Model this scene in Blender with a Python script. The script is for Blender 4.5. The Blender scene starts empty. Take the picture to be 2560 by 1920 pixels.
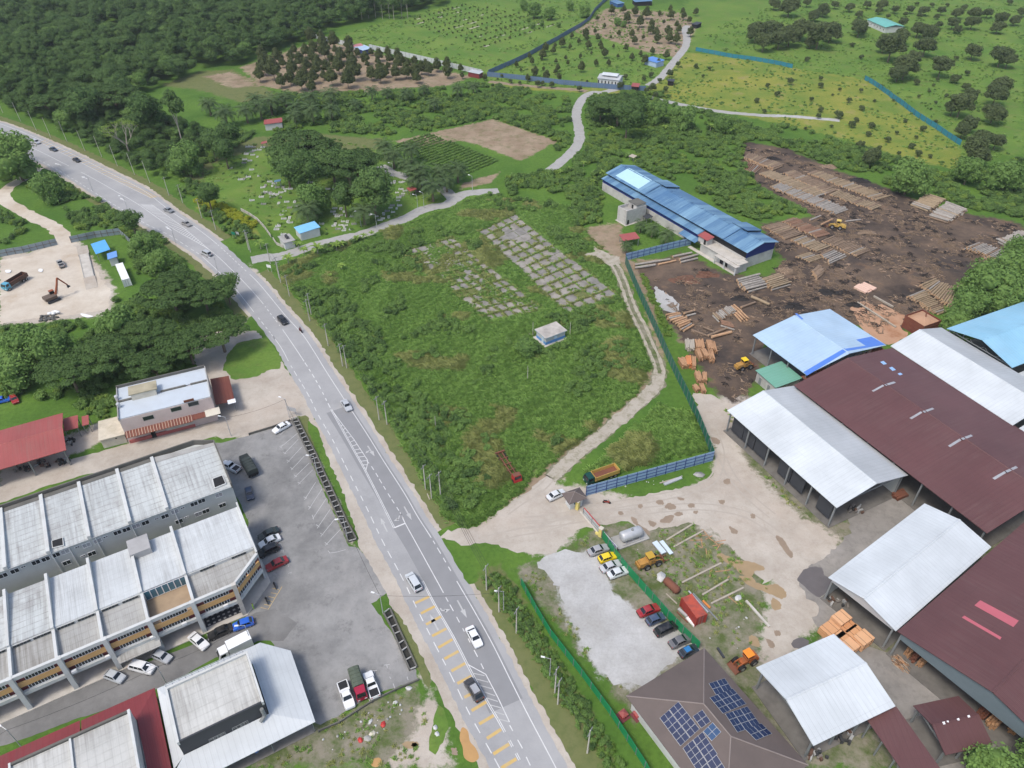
import bpy,math,random
import numpy as np
from mathutils import Vector,Matrix,geometry
random.seed(7)
rng=np.random.default_rng(7)
R=math.radians
sc=bpy.context.scene
COL=sc.collection
# ---------------------------------------------------------------- camera, sky, sun, exposure
CAM_H,CAM_PITCH,CAM_F=120.0,R(38.5),1850.0
cam=bpy.data.cameras.new('camera')
cam.sensor_fit='HORIZONTAL'
cam.sensor_width=36.0
cam.lens=36.0*CAM_F/2560.0
cam.clip_start=1.0
cam.clip_end=9000.0
camo=bpy.data.objects.new('camera',cam)
COL.objects.link(camo)
camo.location=(0,0,CAM_H)
camo.rotation_euler=(R(90)-CAM_PITCH,0,0)
sc.camera=camo
SUN_EL,SUN_AZ=R(60),R(225)
world=bpy.data.worlds.new('World')
sc.world=world
world.use_nodes=True
wn=world.node_tree
sky=wn.nodes.new('ShaderNodeTexSky')
sky.sky_type='NISHITA'
sky.sun_disc=False
sky.sun_elevation=SUN_EL
sky.sun_rotation=SUN_AZ
sky.air_density=1.0
sky.dust_density=3.0
sky.ozone_density=1.0
bg=wn.nodes['Background']
wn.links.new(sky.outputs[0],bg.inputs[0])
bg.inputs[1].default_value=0.15
sun=bpy.data.lights.new('sun','SUN')
sun.energy=1.5
sun.angle=R(14)
sun.color=(1.0,0.95,0.87)
suno=bpy.data.objects.new('sun',sun)
COL.objects.link(suno)
sd=Vector((math.sin(SUN_AZ)*math.cos(SUN_EL),math.cos(SUN_AZ)*math.cos(SUN_EL),math.sin(SUN_EL)))
suno.rotation_euler=(-sd).to_track_quat('-Z','Y').to_euler()
suno.location=(0,200,300)
vs=sc.view_settings
vs.view_transform='Standard'
vs.look='None'
vs.exposure=0.55
vs.gamma=1.0
vs.use_curve_mapping=False
sc.cycles.max_bounces=5
sc.cycles.diffuse_bounces=3
sc.cycles.glossy_bounces=2
sc.cycles.transmission_bounces=2
sc.cycles.transparent_max_bounces=4
# ---------------------------------------------------------------- survey: photo position -> place on the ground (height z)
ZN={'F':(0,0,2560/2212),'W':(1800,740,760/2212),'B':(1480,380,480/2212),'S':(0,1060,680/2212),'T':(0,1430,680/2212),'K':(1560,1240,1000/2212),'l1':(1840,350,400/2212),'l2':(2160,440,400/2212),'l3':(1640,640,400/2212),'l4':(2040,600,400/2212),'c1':(500,330,400/2212),'c2':(800,330,400/2212),'p':(980,500,600/2212),'r':(220,900,400/2212),'g':(1360,1140,400/2212),'h':(1580,1380,400/2212),'m':(2160,1540,400/2212),'o1':(1960,60,600/2212),'o2':(1180,0,600/2212),'o3':(640,40,600/2212),'P':(0,0,1.0)}
for c_ in range(4):
 for r_ in range(4):
  ZN['%d%d'%(c_,r_)]=(c_*640,r_*480,640/2212)
SP,CP=math.sin(CAM_PITCH),math.cos(CAM_PITCH)
def g(k,x,y,z=0.0):
 o=ZN[k]
 u=(o[0]+x*o[2]-1280)/CAM_F
 v=(o[1]+y*o[2]-960)/CAM_F
 t=(CAM_H-z)/(SP+v*CP)
 return Vector((u*t,(CP-v*SP)*t))
def nums(s):
 return[tuple(float(a)for a in p.split(','))for p in s.split()]
def gl(k,s,z=0.0):
 return[g(k,p[0],p[1],z)for p in nums(s)]
def g3(k,x,y,z=0.0):
 p=g(k,x,y,z)
 return Vector((p.x,p.y,z))
# ---------------------------------------------------------------- mesh helpers
class MB:
 def __init__(s):
  s.v,s.f=[],[]
 def add(s,vs_,fs_):
  b=len(s.v)
  s.v+=[tuple(p)for p in vs_]
  s.f+=[tuple(i+b for i in f)for f in fs_]
  return s
 def hexa(s,b4,t4):
  return s.add(list(b4)+list(t4),[(3,2,1,0),(4,5,6,7),(0,1,5,4),(1,2,6,5),(2,3,7,6),(3,0,4,7)])
 def box(s,x0,x1,y0,y1,z0,z1):
  return s.hexa([(x0,y0,z0),(x1,y0,z0),(x1,y1,z0),(x0,y1,z0)],[(x0,y0,z1),(x1,y0,z1),(x1,y1,z1),(x0,y1,z1)])
 def rbox(s,cx,cy,lx,ly,z0,z1,a=0.0):
  c,n=math.cos(a),math.sin(a)
  q=[(cx+c*x-n*y,cy+n*x+c*y)for x,y in((-lx/2,-ly/2),(lx/2,-ly/2),(lx/2,ly/2),(-lx/2,ly/2))]
  return s.hexa([(x,y,z0)for x,y in q],[(x,y,z1)for x,y in q])
 def slab(s,q,t):
  q=[Vector(p)for p in q]
  return s.hexa([p-Vector((0,0,t))for p in q],q)
 def prism(s,poly,z0,z1):
  n=len(poly)
  s.add([(p[0],p[1],z0)for p in poly]+[(p[0],p[1],z1)for p in poly],[tuple(range(n-1,-1,-1)),tuple(range(n,2*n))]+[(i,(i+1)%n,n+(i+1)%n,n+i)for i in range(n)])
  return s
 def sheet(s,poly,z):
  tri=geometry.tessellate_polygon([[Vector((p[0],p[1],0))for p in poly]])
  ts=[]
  for t in tri:
   a,b,c=(poly[i]for i in t)
   cr=(b[0]-a[0])*(c[1]-a[1])-(b[1]-a[1])*(c[0]-a[0])
   ts.append(tuple(t)if cr>0 else(t[0],t[2],t[1]))
  return s.add([(p[0],p[1],z)for p in poly],ts)
 def tube(s,p0,p1,r0,r1=None,n=6,cap=True):
  r1=r0 if r1 is None else r1
  p0,p1=Vector(p0),Vector(p1)
  d=(p1-p0).normalized()
  a=d.cross(Vector((0,0,1))if abs(d.z)<0.9 else Vector((1,0,0))).normalized()
  b=d.cross(a)
  vs_=[]
  for p,r in((p0,r0),(p1,r1)):
   vs_+=[p+a*(r*math.cos(6.2832*i/n))+b*(r*math.sin(6.2832*i/n))for i in range(n)]
  fs_=[(i,n+i,n+(i+1)%n,(i+1)%n)for i in range(n)]
  if cap:
   fs_+=[tuple(range(n)),tuple(range(2*n-1,n-1,-1))]
  return s.add(vs_,fs_)
 def lathe(s,prof,n=12,c=(0,0,0)):
  vs_,fs_=[],[]
  for r,z in prof:
   vs_+=[(c[0]+r*math.cos(6.2832*i/n),c[1]+r*math.sin(6.2832*i/n),c[2]+z)for i in range(n)]
  for j in range(len(prof)-1):
   fs_+=[(j*n+i,j*n+(i+1)%n,(j+1)*n+(i+1)%n,(j+1)*n+i)for i in range(n)]
  fs_.append(tuple(range(n-1,-1,-1)))
  fs_.append(tuple((len(prof)-1)*n+i for i in range(n)))
  return s.add(vs_,fs_)
 def mesh(s,name,m=None,smooth=False):
  me=bpy.data.meshes.new(name)
  me.from_pydata(s.v,[],s.f)
  if m:
   me.materials.append(m)
  if smooth:
   me.polygons.foreach_set('use_smooth',[True]*len(me.polygons))
  return me
 def build(s,name,m,parent=None,smooth=False,bevel=0):
  o=bpy.data.objects.new(name,s.mesh(name,m,smooth))
  COL.objects.link(o)
  if parent:
   o.parent=parent
  if bevel:
   b=o.modifiers.new('bevel','BEVEL')
   b.width=bevel
   b.segments=1
  return o
def obj(name,me,parent=None,loc=None,rotz=0.0):
 o=bpy.data.objects.new(name,me)
 COL.objects.link(o)
 if parent:
  o.parent=parent
 if loc is not None:
  o.location=loc
 if rotz:
  o.rotation_euler=(0,0,rotz)
 return o
def tag(o,label=None,cat=None,group=None,kind=None):
 if label:
  o['label']=label
 if cat:
  o['category']=cat
 if group:
  o['group']=group
 if kind:
  o['kind']=kind
 return o
def thing(name,label,cat,loc=(0,0,0),rotz=0.0,group=None):
 o=bpy.data.objects.new(name,None)
 COL.objects.link(o)
 o.empty_display_size=0.5
 o.location=(loc[0],loc[1],loc[2]if len(loc)>2 else 0.0)
 o.rotation_euler=(0,0,rotz)
 return tag(o,label,cat,group)
def dup(root,loc,rotz=0.0,scale=1.0,label=None,group=None):
 r=root.copy()
 COL.objects.link(r)
 r.location=loc
 r.rotation_euler=(0,0,rotz)
 r.scale=(scale,scale,scale)if not hasattr(scale,'__len__')else scale
 if label:
  r['label']=label
 if group:
  r['group']=group
 for ch in root.children:
  c=ch.copy()
  COL.objects.link(c)
  c.parent=r
  for gc in ch.children:
   d=gc.copy()
   COL.objects.link(d)
   d.parent=c
 return r
def rectfit(q):
 """four plan corners a,b,c,d (ab and dc along the length) -> centre, length, width, angle"""
 a,b,c,d=[Vector(p)for p in q]
 ctr=(a+b+c+d)/4
 e=((b-a)+(c-d))/2
 f=((d-a)+(c-b))/2
 ang=math.atan2(e.y,e.x)
 f2=math.atan2(f.y,f.x)
 turn=(f2-ang+math.pi)%(2*math.pi)-math.pi
 off=turn-math.copysign(math.pi/2,turn)
 return ctr,e.length,f.length,ang+off/2
def smoothpoly(pts,n=6):
 """closed Catmull-Rom through the points"""
 m=len(pts)
 out=[]
 for i in range(m):
  p0,p1,p2,p3=(Vector(pts[(i+k-1)%m][:2])for k in range(4))
  for j in range(n):
   t=j/n
   out.append(0.5*((2*p1)+(p2-p0)*t+(2*p0-5*p1+4*p2-p3)*t*t+(3*p1-p0-3*p2+p3)*t**3))
 return out
def dense(pts,step=1.0,closed=True):
 out=[]
 m=len(pts)
 for i in range(m if closed else m-1):
  a,b=Vector(pts[i][:2]),Vector(pts[(i+1)%m][:2])
  n=max(1,int((b-a).length/step))
  out+=[a.lerp(b,j/n)for j in range(n)]
 if not closed:
  out.append(Vector(pts[-1][:2]))
 return out
def ragged(pts,amp=0.4,step=1.0):
 d=dense(pts,step)
 return[p+Vector((random.uniform(-amp,amp),random.uniform(-amp,amp)))for p in d]
def curve(pts,n=8):
 """open Catmull-Rom"""
 out=[]
 m=len(pts)
 for i in range(m-1):
  p0,p1,p2,p3=(Vector(pts[min(max(i+k-1,0),m-1)][:2])for k in range(4))
  for j in range(n):
   t=j/n
   out.append(0.5*((2*p1)+(p2-p0)*t+(2*p0-5*p1+4*p2-p3)*t*t+(3*p1-p0-3*p2+p3)*t**3))
 out.append(Vector(pts[-1][:2]))
 return out
def offset(line,d):
 out=[]
 for i,p in enumerate(line):
  a,b=line[max(i-1,0)],line[min(i+1,len(line)-1)]
  t=(b-a).normalized()
  out.append(p+Vector((-t.y,t.x))*d)
 return out
def ribbon(mb,line,w,z,d=0.0):
 l,r=offset(line,d+w/2),offset(line,d-w/2)
 n=len(line)
 mb.add([(p.x,p.y,z)for p in r]+[(p.x,p.y,z)for p in l],[(i,i+1,n+i+1,n+i)for i in range(n-1)])
def inpoly(P,poly):
 x,y=P[:,0],P[:,1]
 res=np.zeros(len(P),bool)
 n=len(poly)
 for i in range(n):
  x0,y0=poly[i][0],poly[i][1]
  x1,y1=poly[(i+1)%n][0],poly[(i+1)%n][1]
  if y0==y1:
   continue
  c=((y0>y)!=(y1>y))&(x<(x1-x0)*(y-y0)/(y1-y0)+x0)
  res^=c
 return res
def polydist(P,poly):
 d=np.full(len(P),1e9)
 n=len(poly)
 for i in range(n):
  a=np.array(poly[i][:2])
  b=np.array(poly[(i+1)%n][:2])
  ab=b-a
  t=np.clip(((P-a)@ab)/max(ab@ab,1e-9),0,1)
  q=P-a-t[:,None]*ab
  d=np.minimum(d,(q*q).sum(1))
 return np.sqrt(d)
def polymask(P,poly,soft):
 """1 well inside, 0 well outside, ramp of +-soft metres at the border"""
 xs=[p[0]for p in poly]
 ys=[p[1]for p in poly]
 out=np.zeros(len(P))
 k=(P[:,0]>min(xs)-soft)&(P[:,0]<max(xs)+soft)&(P[:,1]>min(ys)-soft)&(P[:,1]<max(ys)+soft)
 if not k.any():
  return out
 Q=P[k]
 d=polydist(Q,poly)
 s=np.where(inpoly(Q,poly),d,-d)
 out[k]=np.clip(0.5+0.5*s/soft,0,1)
 return out
def vnoise(P,scale,seed=0):
 """cheap value noise on points"""
 r2=np.random.default_rng(seed)
 T=r2.random((64,64))
 q=P/scale+1000.37
 i=np.floor(q).astype(int)
 f=q-i
 f=f*f*(3-2*f)
 a=T[i[:,0]%64,i[:,1]%64]
 b=T[(i[:,0]+1)%64,i[:,1]%64]
 c=T[i[:,0]%64,(i[:,1]+1)%64]
 d=T[(i[:,0]+1)%64,(i[:,1]+1)%64]
 return(a*(1-f[:,0])+b*f[:,0])*(1-f[:,1])+(c*(1-f[:,0])+d*f[:,0])*f[:,1]
# ---------------------------------------------------------------- materials
class NT:
 def __init__(s,name):
  s.m=bpy.data.materials.new(name)
  s.m.use_nodes=True
  s.t=s.m.node_tree
  s.b=s.t.nodes['Principled BSDF']
  s.out=s.t.nodes['Material Output']
 def n(s,typ,**kw):
  nd=s.t.nodes.new('ShaderNode'+typ)
  for k,v in kw.items():
   setattr(nd,k,v)
  return nd
 def l(s,a,b):
  s.t.links.new(a,b)
 def pos(s,obj_=False):
  if obj_:
   return s.n('TexCoord').outputs['Object']
  return s.n('NewGeometry').outputs['Position']
 def noise(s,co,scale,detail=4,rough=0.55,stretch=None,dist=0.0):
  if stretch:
   mp=s.n('Mapping')
   mp.inputs['Scale'].default_value=stretch
   s.l(co,mp.inputs[0])
   co=mp.outputs[0]
  nd=s.n('TexNoise')
  nd.inputs['Scale'].default_value=scale
  nd.inputs['Detail'].default_value=detail
  nd.inputs['Roughness'].default_value=rough
  nd.inputs['Distortion'].default_value=dist
  s.l(co,nd.inputs['Vector'])
  return nd.outputs['Fac']
 def ramp(s,fac,*stops):
  r=s.n('ValToRGB')
  e=r.color_ramp.elements
  while len(e)<len(stops):
   e.new(0.5)
  for el,(p,c)in zip(e,stops):
   el.position=p
   el.color=(c,c,c,1)if not hasattr(c,'__len__')else tuple(c)[:3]+(1,)
  s.l(fac,r.inputs[0])
  return r.outputs[0]
 def mix(s,fac,a,b,mode='MIX'):
  m=s.n('MixRGB',blend_type=mode)
  for i,v in((0,fac),(1,a),(2,b)):
   if hasattr(v,'links'):
    s.l(v,m.inputs[i])
   elif i==0:
    m.inputs[0].default_value=v
   else:
    m.inputs[i].default_value=tuple(v)[:3]+(1,)
  return m.outputs[0]
 def math(s,op,a,b=0.0,clamp=False):
  m=s.n('Math',operation=op,use_clamp=clamp)
  for i,v in((0,a),(1,b)):
   if hasattr(v,'links'):
    s.l(v,m.inputs[i])
   else:
    m.inputs[i].default_value=v
  return m.outputs[0]
 def attr(s,name):
  a=s.n('Attribute',attribute_name=name)
  return a.outputs['Fac']
 def bump(s,h,strength=0.3,dist=0.1):
  b=s.n('Bump')
  b.inputs['Strength'].default_value=strength
  b.inputs['Distance'].default_value=dist
  s.l(h,b.inputs['Height'])
  s.l(b.outputs[0],s.b.inputs['Normal'])
 def done(s,col,rough=0.9,spec=0.3,metal=0.0):
  if hasattr(col,'links'):
   s.l(col,s.b.inputs['Base Color'])
  else:
   s.b.inputs['Base Color'].default_value=tuple(col)[:3]+(1,)
  s.b.inputs['Roughness'].default_value=rough
  s.b.inputs['Specular IOR Level'].default_value=spec
  s.b.inputs['Metallic'].default_value=metal
  return s.m
def plain(name,col,rough=0.7,var=0.12,scale=0.8,spec=0.3,metal=0.0,dirt=None,dirt_amt=0.35,dirt_scale=0.25):
 t=NT(name)
 co=t.pos()
 c=t.mix(t.noise(co,scale),[x*(1-var)for x in col],[min(1,x*(1+var))for x in col])
 if dirt:
  f=t.ramp(t.noise(co,dirt_scale,6,0.65),(0.42,0.0),(0.75,dirt_amt))
  c=t.mix(f,c,dirt)
 return t.done(c,rough,spec,metal)
def sheetmetal(name,col,dirt,amt=0.5,rough=0.5,pitch=0.9,spec=0.35,patches=0.0,grid=0.0):
 """profiled roof sheets in the roof's own axes: x along the ridge, y down the slope"""
 t=NT(name)
 co=t.pos(True)
 wo=t.pos()
 big=t.noise(wo,0.10,5,.65)
 c=t.mix(t.ramp(big,(.3,0),(.7,1)),[x*0.86 for x in col],[min(1,x*1.1)for x in col])
 st=t.noise(co,1.0,5,0.65,stretch=(2.2,0.10,0.3))
 f=t.math('MULTIPLY',t.ramp(st,(0.42,0.0),(0.72,1.0)),t.ramp(t.noise(wo,0.11,5,.65),(0.38,0.1),(0.66,1.0)))
 c=t.mix(t.math('MULTIPLY',f,amt),c,dirt)
 sep=t.n('SeparateXYZ')
 t.l(co,sep.inputs[0])
 c=t.mix(1.0,c,t.ramp(t.math('PINGPONG',sep.outputs[0],pitch/2),(0.0,0.88),(0.09,1.0)),'MULTIPLY')
 c=t.mix(1.0,c,t.ramp(t.math('PINGPONG',sep.outputs[1],3.1),(0.0,0.85),(0.05,1.0)),'MULTIPLY')
 if patches:
  fl=t.math('FLOOR',t.math('MULTIPLY',sep.outputs[0],1/2.4))
  wn_=t.n('TexWhiteNoise',noise_dimensions='1D')
  t.l(fl,wn_.inputs['W'])
  c=t.mix(t.ramp(wn_.outputs['Value'],(.45,0),(.95,.55)),c,dirt)
 if grid:
  ln=t.ramp(t.math('PINGPONG',sep.outputs[1],.72),(0.0,1.0),(0.16,0.0))
  gm_=t.math('MULTIPLY',ln,t.ramp(t.noise(wo,.35,6,.75),(.36,0),(.6,1)))
  c=t.mix(t.math('MULTIPLY',gm_,.75*grid),c,dirt)
  c=t.mix(t.math('MULTIPLY',t.ramp(t.noise(wo,.13,6,.75),(.5,0),(.72,1)),.8*grid),c,[x*1.25 for x in dirt])
 t.bump(t.math('SINE',t.math('MULTIPLY',sep.outputs[0],6.2832/0.3)),0.2,0.02)
 return t.done(c,rough,spec)
# ---------------------------------------------------------------- ground: soils
def soil(t,kind,co=None):
 co=co or t.pos()
 if kind=='lush':
  a=t.mix(t.ramp(t.noise(co,0.05,5,.6),(.3,0),(.7,1)),(0.058,0.130,0.022),(0.115,0.205,0.034))
  return t.mix(t.ramp(t.noise(co,0.9,5,0.7),(0.4,0.0),(0.75,0.6)),a,(0.036,0.075,0.014))
 if kind=='mown':
  a=t.mix(t.ramp(t.noise(co,0.05,5,0.6),(0.32,0),(0.7,1)),(0.082,0.172,0.030),(0.155,0.235,0.044))
  a=t.mix(t.ramp(t.noise(co,0.15,6,0.72),(0.5,0),(0.72,0.6)),a,(0.18,0.165,0.065))
  return t.mix(t.ramp(t.noise(co,1.1,4,0.7),(0.4,0),(0.8,0.5)),a,(0.050,0.090,0.018))
 if kind=='verge':
  a=t.mix(t.noise(co,0.25,5,0.7),(0.105,0.140,0.040),(0.175,0.165,0.080))
  return t.mix(t.ramp(t.noise(co,0.5,5,0.7),(0.45,0),(0.7,0.6)),a,(0.062,0.105,0.025))
 if kind=='yellow':
  a=t.mix(t.ramp(t.noise(co,0.045,6,0.7),(0.36,0),(0.66,1)),(0.125,0.190,0.034),(0.265,0.255,0.050))
  a=t.mix(t.ramp(t.noise(co,0.09,6,0.7),(0.56,0),(0.72,0.7)),a,(0.26,0.21,0.13))
  return t.mix(t.ramp(t.noise(co,0.8,5,0.75),(0.45,0),(0.75,0.55)),a,(0.075,0.120,0.025))
 if kind=='sand':
  a=t.mix(t.ramp(t.noise(co,0.10,7,0.7),(0.3,0),(0.7,1)),(0.33,0.285,0.235),(0.50,0.46,0.40))
  a=t.mix(t.ramp(t.noise(co,0.045,5,0.65),(0.48,0),(0.72,0.7)),a,(0.43,0.36,0.295))
  a=t.mix(t.ramp(t.noise(co,0.35,6,0.75),(0.52,0),(0.72,0.5)),a,(0.28,0.24,0.19))
  return t.mix(t.ramp(t.noise(co,2.4,5,0.85),(0.52,0),(0.8,0.5)),a,(0.23,0.20,0.165))
 if kind=='cream':
  a=t.mix(t.ramp(t.noise(co,0.10,7,0.7),(0.3,0),(0.7,1)),(0.42,0.355,0.28),(0.58,0.53,0.45))
  a=t.mix(t.ramp(t.noise(co,0.06,6,0.7),(0.52,0),(0.70,0.75)),a,(0.36,0.27,0.185))
  return t.mix(t.ramp(t.noise(co,1.2,6,0.85),(0.54,0),(0.78,0.5)),a,(0.27,0.23,0.175))
 if kind=='gravel':
  a=t.mix(t.ramp(t.noise(co,0.12,6,0.72),(0.3,0),(0.72,1)),(0.33,0.325,0.31),(0.51,0.51,0.50))
  a=t.mix(t.ramp(t.noise(co,0.07,6,0.72),(0.5,0),(0.72,0.7)),a,(0.29,0.28,0.25))
  return t.mix(t.ramp(t.noise(co,2.2,4,0.85),(0.45,0),(0.8,0.5)),a,(0.22,0.215,0.20))
 if kind=='grey_lane':
  a=t.mix(t.noise(co,0.2,6,0.7),(0.28,0.275,0.265),(0.40,0.395,0.375))
  return t.mix(t.ramp(t.noise(co,0.6,6,0.75),(0.5,0),(0.75,0.6)),a,(0.20,0.19,0.15))
 if kind=='dirt_track':
  a=t.mix(t.noise(co,0.25,6,0.7),(0.31,0.275,0.22),(0.46,0.42,0.355))
  return t.mix(t.ramp(t.noise(co,0.5,6,0.78),(0.46,0),(0.66,0.8)),a,(0.16,0.15,0.08))
 if kind=='soil':
  a=t.mix(t.ramp(t.noise(co,0.06,7,0.72),(0.36,0),(0.64,1)),(0.050,0.039,0.033),(0.150,0.108,0.078))
  a=t.mix(t.ramp(t.noise(co,0.045,6,0.65),(0.50,0),(0.66,0.85)),a,(0.042,0.037,0.036))
  a=t.mix(t.ramp(t.noise(co,0.12,7,0.78),(0.55,0),(0.70,0.7)),a,(0.20,0.120,0.070))
  a=t.mix(t.ramp(t.noise(co,0.5,6,0.8,(0.3,1.6,1)),(0.58,0),(0.75,0.6)),a,(0.17,0.135,0.105))
  return t.mix(t.ramp(t.noise(co,1.8,6,0.9),(0.58,0),(0.72,0.75)),a,(0.24,0.175,0.125))
 if kind=='tan':
  a=t.mix(t.ramp(t.noise(co,0.10,6,0.65),(0.3,0),(0.7,1)),(0.205,0.150,0.098),(0.34,0.265,0.19))
  return t.mix(t.ramp(t.noise(co,0.25,6,0.72),(0.48,0),(0.68,0.75)),a,(0.125,0.130,0.055))
 if kind=='weedy':
  a=t.mix(t.ramp(t.noise(co,0.22,6,0.75),(0.40,0),(0.60,1)),(0.085,0.115,0.036),(0.225,0.205,0.155))
  a=t.mix(t.ramp(t.noise(co,0.10,5,0.7),(0.52,0),(0.68,0.7)),a,(0.30,0.265,0.215))
  return t.mix(t.ramp(t.noise(co,1.1,5,0.8),(0.5,0),(0.8,0.5)),a,(0.085,0.085,0.05))
 if kind=='sawdust':
  a=t.mix(t.noise(co,0.2,6,0.7),(0.36,0.20,0.115),(0.48,0.31,0.21))
  return t.mix(t.ramp(t.noise(co,0.14,6,0.7),(0.5,0),(0.7,0.8)),a,(0.27,0.12,0.055))
 if kind=='yard_concrete':
  a=t.mix(t.ramp(t.noise(co,0.10,6,0.7),(0.3,0),(0.7,1)),(0.175,0.165,0.15),(0.31,0.29,0.265))
  a=t.mix(t.ramp(t.noise(co,0.06,5,0.7),(0.52,0),(0.7,0.6)),a,(0.34,0.31,0.27))
  return t.mix(t.ramp(t.noise(co,0.5,6,0.75),(0.5,0),(0.75,0.6)),a,(0.12,0.112,0.10))
 if kind=='park_asphalt':
  a=t.mix(t.ramp(t.noise(co,0.09,7,0.72),(0.34,0),(0.66,1)),(0.165,0.165,0.162),(0.295,0.292,0.282))
  a=t.mix(t.ramp(t.noise(co,0.05,6,0.7,(1,.6,1)),(0.50,0),(0.66,0.8)),a,(0.335,0.325,0.31))
  a=t.mix(t.ramp(t.noise(co,0.22,6,0.8),(0.56,0),(0.68,0.6)),a,(0.115,0.115,0.113))
  return t.mix(t.ramp(t.noise(co,1.2,5,0.75),(0.55,0),(0.8,0.4)),a,(0.10,0.10,0.098))
 if kind=='street_asphalt':
  a=t.mix(t.ramp(t.noise(co,0.10,6,0.72),(0.3,0),(0.7,1)),(0.125,0.124,0.12),(0.23,0.228,0.222))
  return t.mix(t.ramp(t.noise(co,0.5,5,0.7),(0.55,0),(0.8,0.5)),a,(0.095,0.095,0.09))
 if kind=='road_asphalt':
  a=t.mix(t.noise(co,0.5,6,0.7),(0.275,0.276,0.277),(0.335,0.336,0.335))
  a=t.mix(t.ramp(t.noise(co,0.05,5,0.65),(0.42,0),(0.68,0.7)),a,(0.385,0.384,0.38))
  a=t.mix(t.ramp(t.noise(co,0.12,6,0.75),(0.55,0),(0.72,0.5)),a,(0.235,0.236,0.238))
  return t.mix(t.ramp(t.noise(co,1.0,6,0.8),(0.6,0),(0.8,0.45)),a,(0.17,0.17,0.172))
def soilmat(kind,rough=0.95,bump=0.25):
 t=NT(kind)
 co=t.pos()
 c=soil(t,kind,co)
 t.bump(t.noise(co,1.2,6,0.7),bump,0.25)
 return t.done(c,rough,0.15)
SM={}
for k_ in('cream','sand','gravel','grey_lane','dirt_track','soil','tan','weedy','sawdust','yard_concrete','park_asphalt','street_asphalt','road_asphalt','verge','mown'):
 SM[k_]=soilmat(k_)
LAYERS=['mown','verge','yellow','tan','weedy','gravel','sand','soil']
# each: layer, zone, outline, softness in metres
PATCH=[('verge','F','1030,1240 1080,1220 1110,1260 1180,1380 1290,1560 1330,1659 1240,1659 1160,1500 1080,1350',2.0),('mown','F','430,372 520,330 560,305 720,300 830,320 890,390 960,420 940,445 800,490 640,520 560,478 500,450 430,430',4.0),('mown','F','720,82 850,40 960,15 1030,0 1200,80 1205,88 1050,162 870,110 740,100',5.0),('mown','F','1030,0 1310,0 1280,45 1210,85 1100,40',5.0),('mown','F','1050,160 1205,90 1290,20 1500,20 1490,60 1470,130 1400,185 1230,188 1050,175',4.0),('mown','F','1520,70 1640,20 1800,0 2212,0 2212,330 2080,350 2000,260 1900,180 1700,140 1520,100',8.0),('yellow','F','1400,190 1480,112 1600,125 1720,148 1860,170 1900,185 2070,315 2090,370 1960,345 1840,305 1740,280 1600,250 1440,215',5.0),('yellow','F','1060,178 1200,190 1380,190 1380,205 1240,200 1060,190',3.0),('yellow','F','430,425 520,470 570,510 545,520 470,475 425,450',2.0),('mown','F','1480,0 1700,0 1700,80 1600,110 1480,110',6.0),('tan','F','520,145 640,105 690,88 780,105 900,140 1020,165 960,188 870,190 770,202 640,200 560,185',5.0),('tan','F','1310,18 1480,28 1505,60 1470,125 1395,112 1290,78 1240,70',4.0),('verge','F','345,185 430,155 500,150 560,180 600,208 520,222 440,196',5.0),('tan','F','440,165 500,155 560,185 500,190',5.0),('tan','F','930,287 1065,258 1205,305 1125,348 1030,312',2.5),('tan','F','850,305 930,287 990,305 900,318',2.0),('tan','F','1000,395 1080,372 1060,395 990,410',2.0),('verge','F','400,350 560,295 700,290 830,300 800,335 700,320 560,318 470,350 425,400 400,390',4.0),('verge','F','1050,480 1180,458 1345,640 1230,690 1150,720 1050,700 960,620 880,530 960,505',5.0),('tan','F','1250,495 1340,480 1345,520 1400,610 1440,800 1410,850 1280,960 1180,1050 1100,1130 1080,1090 1170,1010 1260,940 1380,840 1420,780 1390,640 1330,560',4.0),('weedy','F','1230,1180 1320,1130 1400,1130 1530,1060 1600,940 1580,900 1650,920 1760,1080 1830,1150 1760,1180 1650,1220 1660,1300 1640,1390 1700,1500 1760,1650 1480,1659 1380,1520 1180,1250',3.0),('weedy','F','1110,1230 1200,1200 1300,1400 1400,1500 1370,1560 1330,1500',3.0),('sand','F','1050,1150 1180,1040 1260,1050 1400,1090 1540,1030 1540,900 1560,830 1620,860 1600,980 1700,1090 1830,1170 1760,1250 1790,1330 1660,1480 1640,1420 1660,1250 1560,1170 1480,1110 1290,1115 1200,1190 1150,1200',3.0),('gravel','F','1180,1200 1290,1190 1330,1290 1500,1390 1380,1480 1300,1470 1220,1330',3.0),('sand','F','0,540 60,545 120,520 170,520 250,620 240,680 150,690 0,710',3.0),('sand','F','540,570 600,640 520,700 480,760 560,790 640,900 700,1020 770,1180 830,1230 900,1420 940,1520 980,1659 840,1659 900,1560 920,1500 880,1340 760,1180 660,960 480,940 210,960 0,1060 0,1000 250,900 480,850 480,800',2.5),('weedy','F','600,1590 700,1550 900,1480 930,1560 860,1659 540,1659',3.0),('verge','F','640,1600 760,1540 860,1500 890,1540 800,1620 700,1659',4.0),('weedy','F','1760,1150 1900,1080 2212,1100 2212,1659 1640,1659 1600,1500 1700,1500 1800,1330',3.0),('soil','F','1605,305 1700,320 1800,365 1900,400 2000,440 2080,460 2150,470 2212,485 2212,580 2090,610 2060,660 1980,690 1930,740 1840,700 1640,720 1645,800 1620,850 1580,870 1545,850 1490,760 1440,690 1375,580 1480,545 1560,590 1660,600 1690,560 1640,485 1770,465 1700,430 1640,400 1600,350',4.0),('tan','F','1375,560 1440,560 1500,650 1520,740 1470,740 1430,660',3.0),]
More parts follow.
